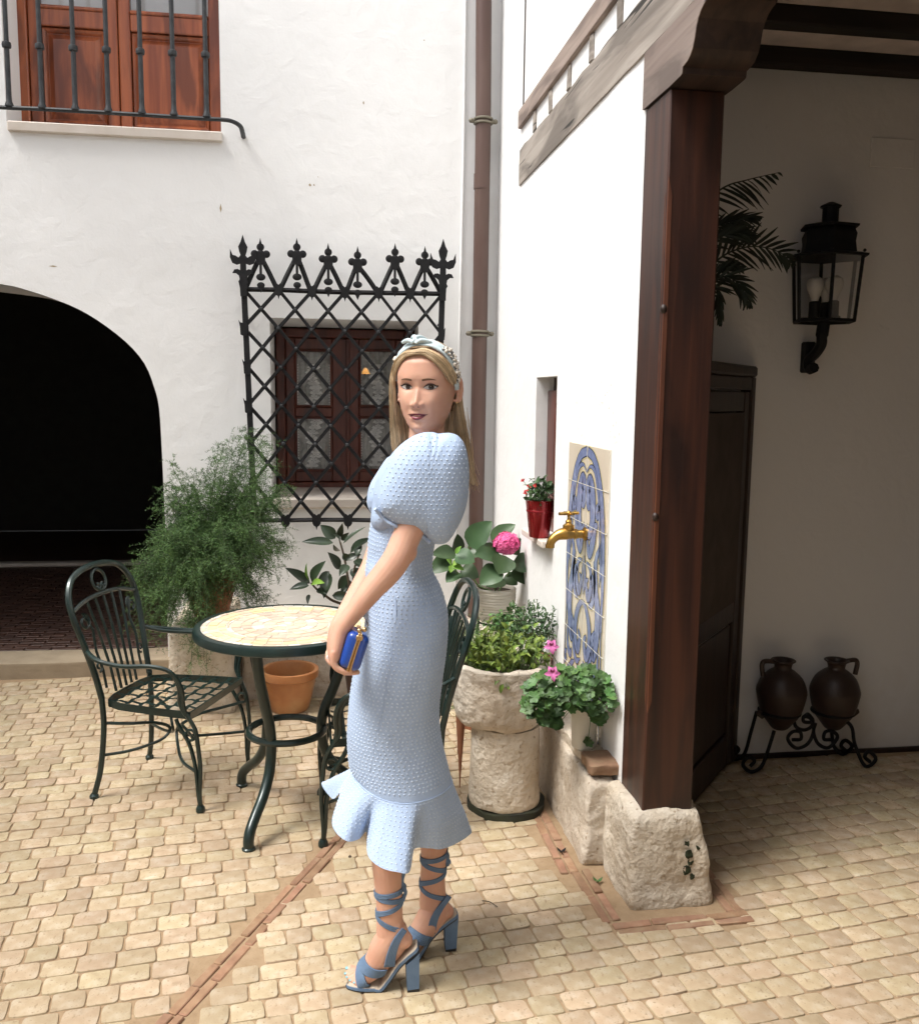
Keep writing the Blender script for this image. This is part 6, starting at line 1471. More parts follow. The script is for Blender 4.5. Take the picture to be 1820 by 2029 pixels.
md = bo.modifiers.new('r', 'REMESH'); md.mode = 'VOXEL'; md.voxel_size = .0026; md.adaptivity = 0
md2 = bo.modifiers.new('s', 'SMOOTH'); md2.factor = .5; md2.iterations = 2
dg = bpy.context.evaluated_depsgraph_get(); bo2 = bo.evaluated_get(dg); me = bpy.data.meshes.new_from_object(bo2)
bpy.data.objects.remove(bo, do_unlink=True); me.name = 'body'; me.shade_smooth(); me.materials.clear(); me.materials.append(M['skin'])
me.transform(Matrix.Translation(-wo.location)); bo = bpy.data.objects.new('body', me); COL.objects.link(bo); bo.parent = wo
# ---------------- face details
def patch(nm, fn, nu, nv, mat_, off, parent=bo, u0=0., u1=1.):
    mb = MB(); vs = []
    for j in range(nv+1):
        for i in range(nu+1):
            s_, u_, o = fn(i/nu, j/nv); vs.append(HP(s_, Fs(s_, u_)+off+o, u_))
    mb.add(vs, [(j*(nu+1)+i, j*(nu+1)+i+1, (j+1)*(nu+1)+i+1, (j+1)*(nu+1)+i) for j in range(nv) for i in range(nu)])
    return mb.build(nm, mat_, parent, sharp=180, fix=False)
for sg in (1, -1):
    ec = .0305; hw_ = .0162
    def lidu(x): return .0060*(1-abs(x)**2.2)+.0014*x   # x -1 inner .. 1 outer
    def lidl(x): return -.0048*(1-abs(x)**2.4)+.0006*x
    mk = lambda x: sg*(ec+hw_*x)
    patch('eye', lambda a, b_: (mk(2*a-1), lidl(2*a-1)+(lidu(2*a-1)-lidl(2*a-1))*b_, .0012*(1-(2*a-1)**2)*(1-(2*b_-1)**2)), 16, 6, M['eyewhite'], .0016)
    ix = .0022*sg if sg > 0 else .0030
    def iris(rad, off, m_, nm):
        mb = MB(); vs = []; c0 = ec*sg+.0026
        for i in range(25):
            t = 2*pi*i/24; s_ = c0+rad*cos(t); u_ = .0008+rad*sin(t); x = (abs(s_)-ec)/hw_; u_ = max(lidl(x)+.0002, min(lidu(x)-.0002, u_)); vs.append(HP(s_, Fs(s_, u_)+off, u_))
        cen_ = HP(c0, Fs(c0, .0008)+off+.0003, .0008); mb.add([cen_]+vs[:24], [(0, 1+i, 1+(i+1) % 24) for i in range(24)]); mb.build(nm, m_, bo, sharp=180)
    iris(.0068, .0032, M['iris'], 'iris')
    mb = MB(); mb.ball(HP(ec*sg+.0026-.0016, Fs(ec*sg, .003)+.0035, .0028), .0007, 6, 4); mb.build('catchlight', M['whitepot'], bo)
    patch('upper_lashes', lambda a, b_: (mk(-1.0+2.2*a), lidu(min(1, -1.0+2.2*a))-.0003+(.0016+.0022*a)*b_+max(0, a-.9)*.012, .0006), 18, 1, M['lash'], .0020)
    patch('lower_lashes', lambda a, b_: (mk(-.6+1.7*a), lidl(min(1, -.6+1.7*a))+.0003-(.0004+.0006*a)*b_, .0006), 14, 1, M['lash'], .0014)
    patch('eyelid', lambda a, b_: (mk(-1.0+2.1*a), lidu(min(1, -1+2.1*a))+.0012+.0045*sin(pi*a)*b_, .0016*(1-b_)*sin(pi*a)), 16, 4, M['lid'], .0006)
    patch('eyebrow', lambda a, b_: (sg*(.0135+.033*a), +.0175+.0036*sin(a*pi*.75)-.0018*a+(b_-.5)*.0062*(1-a)**.4*(.75+.25*sin(a*pi)), 0), 18, 2, M['brow'], .0009)
def upl(x): return -.0715+.0008*x*x*2+.0
def lipm(x): return -.0722+.0046*x*x
patch('upper_lip', lambda a, b_: ((2*a-1)*.0245, lipm(2*a-1)+b_*(.0070*(1-abs(2*a-1)**1.5)-.0012*gs(2*a-1, 0, .16)+.0002), 0), 20, 4, M['lip'], .0009)
patch('lower_lip', lambda a, b_: ((2*a-1)*.0232, lipm(2*a-1)-b_*.0098*(1-abs(2*a-1)**2.0), .0004*sin(pi*b_)), 20, 4, M['lip'], .0009)
M['mouthline'] = mat('mouth_line', (.06, .012, .014), rough=.6)
patch('mouth_line', lambda a, b_: ((2*a-1)*.0262, lipm(2*a-1)+(b_-.5)*.0011, .0012), 20, 1, M['mouthline'], .0007)
for sg in (1, -1):
    patch('nostril', lambda a, b_: (sg*(.0040+.0050*a), -.0502+.0012*sin(pi*a)+(b_-.5)*.0022*sin(pi*a), .0), 6, 2, M['mouthline'], .0008)
mb = MB(); mb.ball(HP(.0785, -.004, -.038), .0028, 10, 6); mb.build('earring', M['gold'], wo)
# ---------------- dress
dotv = []; dotf = []
def dot(p, n, r_=.0029):
    n = n.normalized(); a = n.orthogonal().normalized(); b2 = n.cross(a); o_ = len(dotv)
    for h_, q in ((-.0003, 1.12), (.0011, .72)):
        for k in range(6): t = k*pi/3; dotv.append(p+(a*cos(t)+b2*sin(t))*r_*q+n*h_)
    dotv.append(p+n*.0016)
    for k in range(6): l = (k+1) % 6; dotf.append((o_+k, o_+l, o_+6+l, o_+6+k)); dotf.append((o_+6+k, o_+6+l, o_+12))
tabL = [V(v_, a, 0) for v_, a, c, b_ in DR]
cur = catmull([V(v_/100, (a)/100, 0) for v_, a, c, b_ in DR], 6); cur2 = catmull([V(v_/100, c/100, b_*10) for v_, a, c, b_ in DR], 6)
rings = []; NN = 144
for i, (p, q) in enumerate(zip(cur, cur2)):
    ring = dring(p.y*100, q.y*100, p.x*100, q.z/10, 1, NN); out = []
    for k, v_ in enumerate(ring):
        t = 2*pi*k/NN; d = V(cos(t), sin(t), 0); z = v_.z
        amp = .0022*sin(5*t+2*z*3)*gs(z, .55, .25)+.004*noise.noise(V(cos(t)*2, sin(t)*2, z*5))+.0025*noise.noise(V(cos(t)*3+z*9, sin(t)*3, z*16))*gs(z, 1.12, .14)
        out.append(v_+d*amp)
    rings.append(out)
# raise the seam at the front
dz = [0]*NN
for k in range(NN):
    t = 2*pi*k/NN; dz[k] = .030*max(0, -cos(t))**2
for k in range(NN): rings[-1][k] = rings[-1][k]+V(0, 0, dz[k]); rings[-2][k] = rings[-2][k]+V(0, 0, dz[k]*.8); rings[-3][k] = rings[-3][k]+V(0, 0, dz[k]*.6); rings[-4][k] = rings[-4][k]+V(0, 0, dz[k]*.4); rings[-5][k] = rings[-5][k]+V(0, 0, dz[k]*.2)
mb = MB(); mb.loft(rings, True, False); dress = mb.build('dress', M['dress'], wo, sharp=180)
zc = [r_[0].z for r_ in rings]
def ring_at(z):
    for i in range(len(rings)-1):
        if zc[i] >= z >= zc[i+1]: t = (zc[i]-z)/(zc[i]-zc[i+1]+1e-9); return [a*(1-t)+b2*t for a, b2 in zip(rings[i], rings[i+1])]
    return rings[-1]
z = zc[0]-.01; row = 0
while z > zc[-1]+.012:
    R_ = ring_at(z); acc = 0; nxt = .0065*(row % 2)
    for k in range(NN):
        a, b2 = R_[k], R_[(k+1) % NN]; l = (b2-a).length
        while nxt < acc+l:
            t = (nxt-acc)/l; p = a*(1-t)+b2*t; an = 2*pi*(k+t)/NN
            if sin(an) < .45: dot(p+V(0, 0, rw.uniform(-.0012, .0012)), V(cos(an)*1.2, sin(an), .05))
            nxt += .0132+rw.uniform(-.0006, .0006)
        acc += l
    z -= .0108; row += 1
# ruffle
HEM = [((638,1551),2.50,165),((659,1583),2.44,175),((674,1572),2.40,184),((659,1624),2.31,195),((666,1650),2.27,205),((688,1667),2.25,215),((711,1663),2.28,225),((726,1650),2.32,234),((729,1694),2.21,243),((755,1719),2.17,254),((788,1728),2.155,266),((811,1727),2.175,277),((819,1684),2.30,288),((849,1681),2.30,298),((873,1683),2.31,311),((900,1673),2.35,326),((926,1657),2.40,343),((932,1645),2.46,358),((905,1622),2.56,380),((850,1602),2.62,420),((790,1592),2.62,455),((740,1572),2.60,483),((680,1557),2.56,506)]
hem = catmull([PY(*q[0], q[1]) for q in HEM], 12, True); angs = [q[2] for q in HEM]+[525]
aa = []
for i in range(len(HEM)):
    for k in range(12): aa.append(angs[i]+(angs[i+1]-angs[i])*k/12)
last = rings[-1]
def seam_pt(deg):
    x = (deg % 360)/360*NN; k = int(x) % NN; t = x-int(x); return last[k]*(1-t)+last[(k+1) % NN]*t
LV = 12; rr_ = []
for j in range(LV+1):
    t = j/LV; ring = []
    for p, dg_ in zip(hem, aa):
        s_ = seam_pt(dg_); h_ = t**1.25; q = V(s_.x+(p.x-s_.x)*h_, s_.y+(p.y-s_.y)*h_, s_.z+(p.z-s_.z)*t); d = V(cos(radians(dg_)), sin(radians(dg_)), 0)
        ring.append(q+d*(.006*sin(pi*t)+.0025*noise.noise(V(dg_*.05, t*3, 0)))+d*.001)
    rr_.append(ring)
mb = MB(); mb.loft(rr_); fl = mb.build('ruffle_hem', M['dress'], dress, sharp=180)
for j in range(13):
    t = (j+.6)/13; jj = t*LV; i0 = int(jj); tt = jj-i0; R_ = [a*(1-tt)+b2*tt for a, b2 in zip(rr_[i0], rr_[min(LV, i0+1)])]; acc = 0; nxt = .0065*(j % 2); n_ = len(R_)
    for k in range(n_):
        a, b2 = R_[k], R_[(k+1) % n_]; l = (b2-a).length
        while nxt < acc+l:
            q = (nxt-acc)/l; p = a*(1-q)+b2*q; tg = (b2-a).normalized(); up_ = (rr_[max(0, i0)][k]-rr_[min(LV, i0+1)][k]).normalized(); nr_ = tg.cross(up_)
            c_ = V(YD and last[0].x*.5+last[NN//2].x*.5, YD, 0)
            dgk = radians(aa[k]); 
            if nr_.dot(V(cos(dgk), sin(dgk), 0)) < 0: nr_ = -nr_
            dot(p, nr_, .0023); nxt += .0125+rw.uniform(-.0006, .0006)
        acc += l
mb = MB(); sl2 = [last[k]+V(cos(2*pi*k/NN), sin(2*pi*k/NN), 0)*.0006 for k in range(NN)]; mb.tube(sl2, .0016, 5, closed=True); mb.build('hem_seam', M['dress'], dress)
def onD(u_, v_):
    z = PY(u_, v_, YD-.12).z; R_ = ring_at(z); best = None
    for it in range(3):
        y = best.y if best else YD-.12; p = PY(u_, v_, y); R_ = ring_at(p.z); best = min((q for k, q in enumerate(R_) if sin(2*pi*k/NN) < .05), key=lambda q: abs(q.x-p.x))
    return PY(u_, v_, best.y-.0008)
mb = MB(); mb.tube(catmull([onD(a, c) for a, c in ((784, 1185), (784, 1235), (772, 1320), (758, 1400), (744, 1470), (733, 1530))], 8), .0011, 5); mb.build('princess_seam', M['dress'], dress)
# puff sleeves
def puff(nm, out, cen_, yc_, dn, df, grid=True, seed=1):
    P_ = catmull([V(a, c, 0) for a, c in out], 5, True); n = len(P_); cu, cv = cen_; mb = MB(); rings2 = []; Mv = 26
    def wr(k, ph): return 1-.10*(gs(k/n, .035, .016)+.5*gs(k/n, .075, .012))*cos(ph)**1.5*(1 if seed == 1 else 0)+.010*sin(k*2*pi/n*9+seed)*cos(ph)**2*sin(ph if ph > 0 else -ph)*1.6+.05*cos(ph)*noise.noise(V(cos(k*2*pi/n)*1.6, sin(k*2*pi/n)*1.6+ph*.8, seed))+.02*cos(ph)*noise.noise(V(cos(k*2*pi/n)*2.5, sin(k*2*pi/n)*2.5, ph*2.0+seed))+.018*sin(k*2*pi/n*16)*gs(k/n, .52, .14)*cos(ph)**2
    def sp(k, ph):
        q = P_[k % n]; r_ = cos(ph)**.62; w_ = wr(k, ph) if abs(ph) > .15 else 1
        y = yc_-sin(ph)*(dn if ph > 0 else df)*w_; a = cu+(q.x-cu)*r_*(w_*.5+.5); c = cv+(q.y-cv)*r_*(w_*.5+.5); b2 = PY(a, c, yc_); return V(b2.x, y, b2.z)
    top = V(*PY(cu, cv, yc_)); top.y = yc_-dn; bot = V(*PY(cu, cv, yc_)); bot.y = yc_+df
    for j in range(1, Mv): ph = pi/2-pi*j/Mv; rings2.append([sp(k, ph) for k in range(n)])
    mb.loft(rings2); o_ = len(mb.v); mb.v += [top, bot]; mb.f += [(o_, k, (k+1) % n) for k in range(n)]+[(o_+1, (Mv-2)*n+(k+1) % n, (Mv-2)*n+k) for k in range(n)]
    ob = mb.build(nm, M['dress'], dress, sharp=180)
    # dots on the side towards the courtyard
    angs_ = sorted([(atan2(q.y-cv, q.x-cu), hypot(q.x-cu, q.y-cv), k) for k, q in enumerate(P_)])
    def rad_at(a):
        for (a0, r0, k0), (a1_, r1, k1) in zip(angs_, angs_[1:]+[(angs_[0][0]+2*pi, angs_[0][1], angs_[0][2])]):
            if a0 <= a <= a1_: t = (a-a0)/(a1_-a0+1e-9); return r0+(r1-r0)*t, k0+(1 if t > .5 else 0)
        return angs_[0][1], angs_[0][2]
    v_ = cv-150; r_ = 0
    while v_ < cv+150:
        u_ = cu-150+(5.2 if r_ % 2 else 0)
        while u_ < cu+150:
            uu, vv2 = u_+rw.uniform(-.7, .7), v_+rw.uniform(-.7, .7); ra, kk = rad_at(atan2(vv2-cv, uu-cu)); q = hypot(uu-cu, vv2-cv)/ra
            if q < .97:
                ph = math.acos(min(1, q**(1/.62))); w_ = wr(kk, ph); p = PY(uu, vv2, yc_); y = yc_-sin(ph)*dn*w_; p = V(p.x, y, p.z)
                nr_ = V((uu-cu)/ra*cos(ph), -sin(ph)*1.2-.05, -(vv2-cv)/ra*cos(ph)); dot(p, nr_, .0027)
            u_ += 10.2
        v_ += 8.6; r_ += 1
    return ob
puff('puff_sleeve', [(838,857),(856,856),(868,859),(879,858),(892,858),(908,864),(921,884),(928,925),(927,968),(919,1008),(906,1042),(890,1068),(868,1078),(846,1068),(836,1058),(818,1052),(798,1046),(778,1038),(758,1024),(745,1008),(746,975),(756,940),(772,905),(795,880),(818,864)], (838, 962), 2.255, .085, .07)
puff('puff_sleeve', [(800,905),(770,905),(750,932),(733,960),(727,985),(728,1003),(738,1018),(765,1030),(800,1010),(815,950)], (770, 968), 2.50, .07, .05, seed=4)
puff('bust', [(800,900),(772,905),(752,935),(742,965),(738,1000),(736,1040),(765,1055),(810,1040),(830,960)], (785, 980), 2.37, .10, .10, seed=6)
mb = MB(); hemc = [(743,1008),(760,1028),(780,1041),(800,1048),(822,1056),(838,1064),(852,1076)]
mb.tube(catmull([PY(a, c, 2.215+.012*(i % 2)) for i, (a, c) in enumerate(hemc)], 5), [.0045]*31, 8); mb.build('sleeve_band', M['dress'], dress)
d_ = MB(); d_.v = dotv; d_.f = dotf; M['dots'] = mat('raised_fabric_dots', (.53, .63, .78), rough=.8); d_.build('raised_dots', M['dots'], dress, kind='stuff', sharp=180, fix=False)
# ---------------- hair
def inside(p, off):
    l = p-H0; s_, f_, u_ = l.dot(SD), l.dot(FW), l.z
    if u_ > .118+off or u_ < -.12: return False
    uu = u_*(.118/(.118+off)); w_ = smt(Wt, uu)+off; fr_ = (smt(Ft, uu) if f_ > 0 else max(.01, smt(Bt, uu)))+off
    return (abs(s_)/w_)**2.1+(abs(f_)/fr_)**2 < 1
def HY(u_, v_, off=.006, dflt=None):
    y = 2.26
    while y < 2.42:
        if inside(PY(u_, v_, y), off): return PY(u_, v_, y)
        y += .0015
    return PY(u_, v_, dflt if dflt else 2.40)
M['hair'] = mat('blond_hair', (.56, .41, .24), (.36, .24, .13), c3=(.68, .54, .36), rough=.42, scale=24, rnd=.4, spec=.5, hue=.006)
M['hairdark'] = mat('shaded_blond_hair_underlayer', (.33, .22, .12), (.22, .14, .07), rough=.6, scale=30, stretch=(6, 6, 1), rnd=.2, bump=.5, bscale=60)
def G_(pts):
    out = []
    for q in pts:
        if len(q) == 2: out.append(HY(*q))
        elif q[2] < 1: out.append(HY(q[0], q[1], q[2]))
        else: out.append(PY(*q))
    return out
hs_ = MB(); under = MB()
def sheet(guides, ns, jit=.003, rad=.00085, back=.004, nseg=26, spread=0.):
    GG = []
    for gd_ in guides:
        p = catmull(G_(gd_), 8); m = len(p); GG.append([p[min(m-1, int(i*(m-1)/nseg))]*(1-((i*(m-1)/nseg) % 1))+p[min(m-1, int(i*(m-1)/nseg)+1)]*((i*(m-1)/nseg) % 1) for i in range(nseg+1)])
    def at(s_):
        x = s_*(len(GG)-1); k = min(len(GG)-2, int(x)); t = x-k; return [a*(1-t)+b2*t for a, b2 in zip(GG[k], GG[k+1])]
    um = 24; us = [[p+V(0, back, 0) for p in at(i/um)] for i in range(um+1)]
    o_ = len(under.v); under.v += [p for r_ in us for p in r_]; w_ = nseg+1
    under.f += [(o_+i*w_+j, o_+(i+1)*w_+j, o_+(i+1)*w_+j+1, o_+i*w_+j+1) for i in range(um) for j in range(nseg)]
    for k in range(ns):
        s_ = rw.random(); p = at(s_); j1 = V(rw.gauss(0, 1), rw.gauss(0, 1), rw.gauss(0, 1))*jit; f0 = rw.uniform(0, 6); lend = int(nseg*rw.uniform(.86, 1.0)) if spread else nseg
        pts = []
        for i in range(0, lend+1, 1):
            t = i/nseg; pts.append(p[i]+j1*(.35+.65*t)+V(sin(f0+t*5)*.0016*t, -abs(j1.y)*.3-.001, 0)+V(j1.x, 0, 0)*spread*t*t)
        hs_.tube(pts, [rad*(1-.6*(i/len(pts))**3) for i in range(len(pts))], 3, caps=False)
# her left side (towards the courtyard): swept from the parting over the temple, behind the ear, down the back
sheet([[(821,702),(838,703),(858,715),(876,734),(888,752),(898,765,2.385),(905,800,2.405),(908,850,2.42),(912,890,2.43)],
       [(821,698),(840,697),(862,708),(882,727),(896,748,.010),(906,775,2.39),(912,820,2.41),(920,870,2.42),(930,930,2.40),(941,975,2.37)],
       [(822,694,.005),(843,691,.005),(867,702,.006),(888,720,.007),(900,744,.008),(909,780,2.41),(916,830,2.43),(925,880,2.44),(934,935,2.42),(938,970,2.40)]], 520, .0022, spread=.8)
sheet([[(900,728,2.405),(907,745,2.42),(911,780,2.43),(917,840,2.45),(925,900,2.45),(931,965,2.43)],
       [(896,712,2.43),(908,738,2.44),(912,790,2.455),(915,850,2.46),(918,910,2.46),(922,950,2.45)]], 260, .003, spread=.8)
# behind the jaw and neck, in shade
sheet([[(893,790,2.425),(890,830,2.44),(886,870,2.43),(884,910,2.42)], [(902,790,2.42),(904,835,2.43),(905,875,2.43),(906,920,2.42)], [(910,790,2.43),(916,835,2.43),(922,880,2.43),(926,930,2.42)]], 260, .003, spread=.5)
sheet([[(874,800,2.45),(872,830,2.46),(870,860,2.45),(868,895,2.44)], [(890,795,2.44),(888,835,2.45),(886,870,2.44),(886,900,2.43)]], 140, .003)
# her right side: round the brow and down behind the cheek
sheet([[(821,702),(806,706),(792,718),(784,736),(781,756,.004),(781,785,2.40),(784,820,2.42),(790,850,2.43),(792,885,2.43)],
       [(821,697),(803,700),(787,714),(779,735,.009),(776,760,2.39),(777,790,2.41),(779,830,2.43),(783,865,2.44),(784,905,2.44)],
       [(821,694,.006),(802,697,.006),(785,712,.009),(776,735,2.40),(773,765,2.41),(774,800,2.43),(775,850,2.45),(776,890,2.45)]], 360, .002, spread=.4)
sheet([[(786,800,2.44),(788,830,2.45),(790,860,2.45),(792,900,2.45)], [(800,820,2.46),(805,845,2.46),(808,870,2.45),(810,900,2.44)], [(822,840,2.46),(824,855,2.46),(822,880,2.45),(818,905,2.44)]], 260, .003, spread=.4)
for k in range(26):          # stray hairs at the back
    a = rw.uniform(910, 930); p = [PY(a, rw.uniform(780, 860), 2.42), PY(a+rw.uniform(3, 12), 900, 2.42), PY(rw.uniform(926, 950), rw.uniform(940, 985), 2.40)]
    hs_.tube(catmull(p, 8), .0005, 3, caps=False)
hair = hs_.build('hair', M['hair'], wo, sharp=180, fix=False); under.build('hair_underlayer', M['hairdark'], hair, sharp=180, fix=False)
mb = MB(); rings = []
for i in range(30):
    u_ = -.06+.184*i/29; ur = u_*(.118/.124); w_ = smt(Wt, ur)+.006; bk = max(.005, smt(Bt, ur))+.010; ft = smt(Ft, ur)+.006; ring = []
    for k in range(48):
        a = 2*pi*k/48; ca = cos(a); f_ = (ft*abs(ca)*(1 if u_ > .098 else 0)+(.0 if u_ > .098 else .0)) if ca > 0 else -bk*abs(ca)
        if ca > 0 and u_ <= .098: f_ = -.02-.02*ca
        ring.append(HP(w_*sin(a)*(1 if ca < 0 or u_ > .098 else .9), f_, u_))
    rings.append(ring)
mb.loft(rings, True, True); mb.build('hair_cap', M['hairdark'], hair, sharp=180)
# ---------------- knotted headband with beads
hbn = MB(); rings = []
TAU = radians(20)
BUP = UP*cos(TAU)+FW*sin(TAU); BW = FW*cos(TAU)-UP*sin(TAU)
def bandc(a, off=0., lat=0.):
    """point over the scalp on the tilted great circle of the headband; lat = offset across its width"""
    q = radians(a); n = (SD*sin(q)+BUP*cos(q)); n = (n+BW*lat).normalized(); d = .16
    while d > .05 and not inside(H0+n*d, .004): d -= .001
    return H0+n*(d+off), n
for i in range(61):
    a = -76+169*i/60; hl = .155*(1-.48*(abs(a)/97)**2); ring = []
    for k in range(9):
        x = -1+2*k/8; p, n = bandc(a, .0040+.0052*(1-x*x)+.0011*sin(x*7+a*.05), x*hl); ring.append(p)
    for k in range(8, -1, -1):
        x = -1+2*k/8; p, n = bandc(a, .0, x*hl); ring.append(p)
    rings.append(ring)
hbn.loft(rings, True, True); band = hbn.build('headband', M['satin'], wo, sharp=180)
mb = MB(); kc, kn = bandc(-7, .009); kx = SD; 
mb.ball((0, 0, 0), 1, 18, 12); mb.v = [kc+SD*(p.x*.0115+.0025*p.y)+BW*(p.y*.0225)+kn*(p.z*.0085) for p in mb.v]
def kp_(x, y, z): return kc+SD*x+BW*y+kn*z
for pts in ([(-.004, .021, .001), (.002, .008, .009), (.010, -.006, .006), (.020, -.016, -.002)], [(.006, .019, .001), (.000, .006, .0095), (-.010, -.008, .006), (-.019, -.016, -.002)], [(.003, .022, -.002), (.014, .016, .004), (.026, .010, .002), (.040, .006, -.003)], [(-.003, .020, -.002), (-.014, .013, .003), (-.026, .008, .001), (-.038, .006, -.004)]):
    P_ = catmull([kp_(*q) for q in pts], 6); mb.tube(P_, [.0036+.0026*sin(pi*i/(len(P_)-1)) for i in range(len(P_))], 10)
mb.build('knot', M['satin'], band, sharp=180)
pl1, pl2 = MB(), MB()
for k in range(175):
    side = 1 if k < 150 else -1
    a = rw.uniform(27, 80) if side > 0 else -rw.uniform(40, 70); hl = .155*(1-.48*(abs(a)/97)**2)
    x = rw.uniform(-1, .75) if side > 0 else rw.uniform(-.8, .8); r_ = rw.choice((.0017, .0020, .0024, .0024, .0028, .0036, .0048)); m_ = pl1 if (r_ > .0034 or rw.random() < .12) else pl2
    p, n = bandc(a, .0085+r_*.4, x*hl); m_.ball(p, r_, 10, 7)
pl1.build('pearl_beads', M['pearl'], band, kind='stuff', sharp=180); pl2.build('silver_beads', M['steelbead'], band, kind='stuff', sharp=180)
# ---------------- sandals
def surf(LR, t, ang, off=.0015):
    P2, R2 = LR[1], LR[2]; x = t*(len(P2)-1); i = min(len(P2)-2, int(x)); q = x-i; c = P2[i]*(1-q)+P2[i+1]*q; r_ = R2[i]*(1-q)+R2[i+1]*q
    tt = (P2[i+1]-P2[i]).normalized(); B = V(0, 1, 0); B = (B-tt*B.dot(tt)).normalized(); N_ = tt.cross(B); return c+N_*cos(ang)*(r_.x+off)+B*sin(ang)*(r_.y+off), (N_*cos(ang)+B*sin(ang)).normalized()
def strap(mb, pts, wd, ribs=5, th=.0016):
    """pts: list of (point, normal); pleated strap of width wd"""
    n = len(pts); rings = []
    for i in range(n):
        p, nr_ = pts[i]; tg = (pts[min(n-1, i+1)][0]-pts[max(0, i-1)][0]).normalized(); s_ = tg.cross(nr_).normalized(); w_ = wd[i] if hasattr(wd, '__len__') else wd; m = ribs*4; ring = []
        for k in range(m+1):
            x = k/m-.5; ring.append(p+s_*x*w_+nr_*(th+.0009*abs(sin(pi*ribs*k/m))))
        for k in range(m, -1, -1):
            x = k/m-.5; ring.append(p+s_*x*w_-nr_*.0008)
        rings.append(ring)
    mb.loft(rings, True, True)
sh = []
for idx, (LR, FR, yc0, uo) in enumerate(((L1R, F1R, 0, 0), (L2R, F2R, 0, 0))):
    near_ = idx == 0
    # sole
    if near_: sole = [(692,1940,2.352,.028),(700,1948,2.348,.036),(716,1955,2.342,.040),(734,1958,2.335,.039),(752,1950,2.326,.033),(770,1930,2.318,.027),(788,1906,2.311,.025),(806,1888,2.306,.026),(822,1876,2.303,.024),(828,1872,2.302,.016)]; hb_ = [(803,1905),(829,1880),(829,1963),(806,1963)]; hy_ = 2.303
    else: sole = [(786,1880,2.46,.028),(795,1888,2.455,.036),(808,1893,2.452,.038),(822,1888,2.455,.036),(836,1872,2.46,.03),(850,1852,2.465,.025),(868,1834,2.468,.025),(885,1820,2.470,.026),(899,1811,2.472,.024),(905,1808,2.472,.016)]; hb_ = [(879,1832),(906,1810),(902,1878),(881,1878)]; hy_ = 2.472
    P_ = catmull([PY(a, c, y) for a, c, y, w_ in sole], 5)
    for p in P_: p.z = max(p.z, .0085); W_ = catmull([V(w_, 0, 0) for *_, w_ in sole], 5)
    for nm, t0, t1, m_, kk in (('sole', -.0035, .004, M['suede'], 1.02), ('outsole', -.007, -.003, M['outsole'], 1.0), ('insole', .0035, .0055, M['insole'], .96)):
        mb = MB(); rg_ = []
        for i, p in enumerate(P_):
            tg = (P_[min(len(P_)-1, i+1)]-P_[max(0, i-1)]).normalized(); nn_ = V(-tg.z, 0, tg.x)
            if nn_.z < 0: nn_ = -nn_
            w_ = W_[i].x*kk; sd_ = tg.cross(nn_).normalized(); rg_.append([p+nn_*t0-sd_*w_, p+nn_*t1-sd_*w_, p+nn_*t1+sd_*w_, p+nn_*t0+sd_*w_])
        if nm == 'sole': mb.loft(rg_, True, True); sole_o = mb.build('sandal', M['suede'], wo, sharp=40, label='blue grey lace up high heeled sandal')
        else: mb.loft(rg_, True, True); mb.build(nm, m_, sole_o, sharp=40)
    q = hb_; zg_ = .008
    def hr(a, c, w_): 
        A, B_ = PY(a[0], a[1], hy_), PY(c[0], c[1], hy_); return [V(A.x, hy_-w_, A.z), V(B_.x, hy_-w_, B_.z), V(B_.x+.002, hy_, B_.z), V(B_.x, hy_+w_, B_.z), V(A.x, hy_+w_, A.z)]
    top_, bt_ = hr(q[0], q[1], .022), hr(q[3], q[2], .018)
    for p in bt_: p.z = 0.001
    md_ = [a*.35+b2*.65+V(0, 0, 0) for a, b2 in zip(top_, bt_)]; md_ = [V(p.x*1.0, p.y, p.z) for p in md_]
    bt2 = [a+(c-a)*.08 for a, c in zip(bt_, top_)]
    mb = MB(); mb.loft([top_, md_, bt2], True, True); mb.build('block_heel', M['suede'], sole_o, sharp=40); mb = MB(); mb.loft([bt2, bt_], True, True); mb.build('heel_tip', M['outsole'], sole_o, sharp=40)
    # straps over the toes, crossing
    mb = MB()
    for t0, t1 in ((.62, .92), (.97, .72)):
        strap(mb, [surf(FR, min(.995, t0+(t1-t0)*k/16), pi-.15-.1+(-(pi*1.25))*(k/16)+.5, .0035) for k in range(17)] if False else [surf(FR, min(.995, t0+(t1-t0)*k/18), radians(-48)-radians(264)*k/18, .0035) for k in range(19)], .030, 6)
    mb.build('toe_strap', M['suede'], sole_o, sharp=180)
    mb = MB()
    if near_: a_ = [(771,1916),(776,1890),(786,1864),(801,1842)]; y_ = [2.283,2.278,2.277,2.284]; yb_ = [2.345,2.345,2.342,2.335]; wd_ = .030
    else: a_ = [(853,1850),(860,1822),(872,1800),(890,1776)]; y_ = [2.437,2.435,2.438,2.45]; yb_ = [2.495,2.50,2.50,2.49]; wd_ = .027
    for ys, sg in ((y_, -1), (yb_, 1)):
        P3 = catmull([PY(p[0], p[1], y) for p, y in zip(a_, ys)], 5); strap(mb, [(p, V(.15, sg, 0).normalized()) for p in P3], [wd_*(1-.45*i/len(P3)) for i in range(len(P3))], 6)
    mb.build('ankle_strap', M['suede'], sole_o, sharp=180)
    # ribbons laced up the leg
    mb = MB(); vlist = [c for a, c, *_ in (LEG1 if near_ else LEG2)]
    def tv(v_):
        for k in range(len(vlist)-1):
            if vlist[k] <= v_ <= vlist[k+1]: return (k+(v_-vlist[k])/(vlist[k+1]-vlist[k]))/(len(vlist)-1)
        return 1. if v_ > vlist[-1] else 0.
    stops = [1846, 1806, 1783, 1766, 1760] if near_ else [1784, 1748, 1722, 1700, 1686]
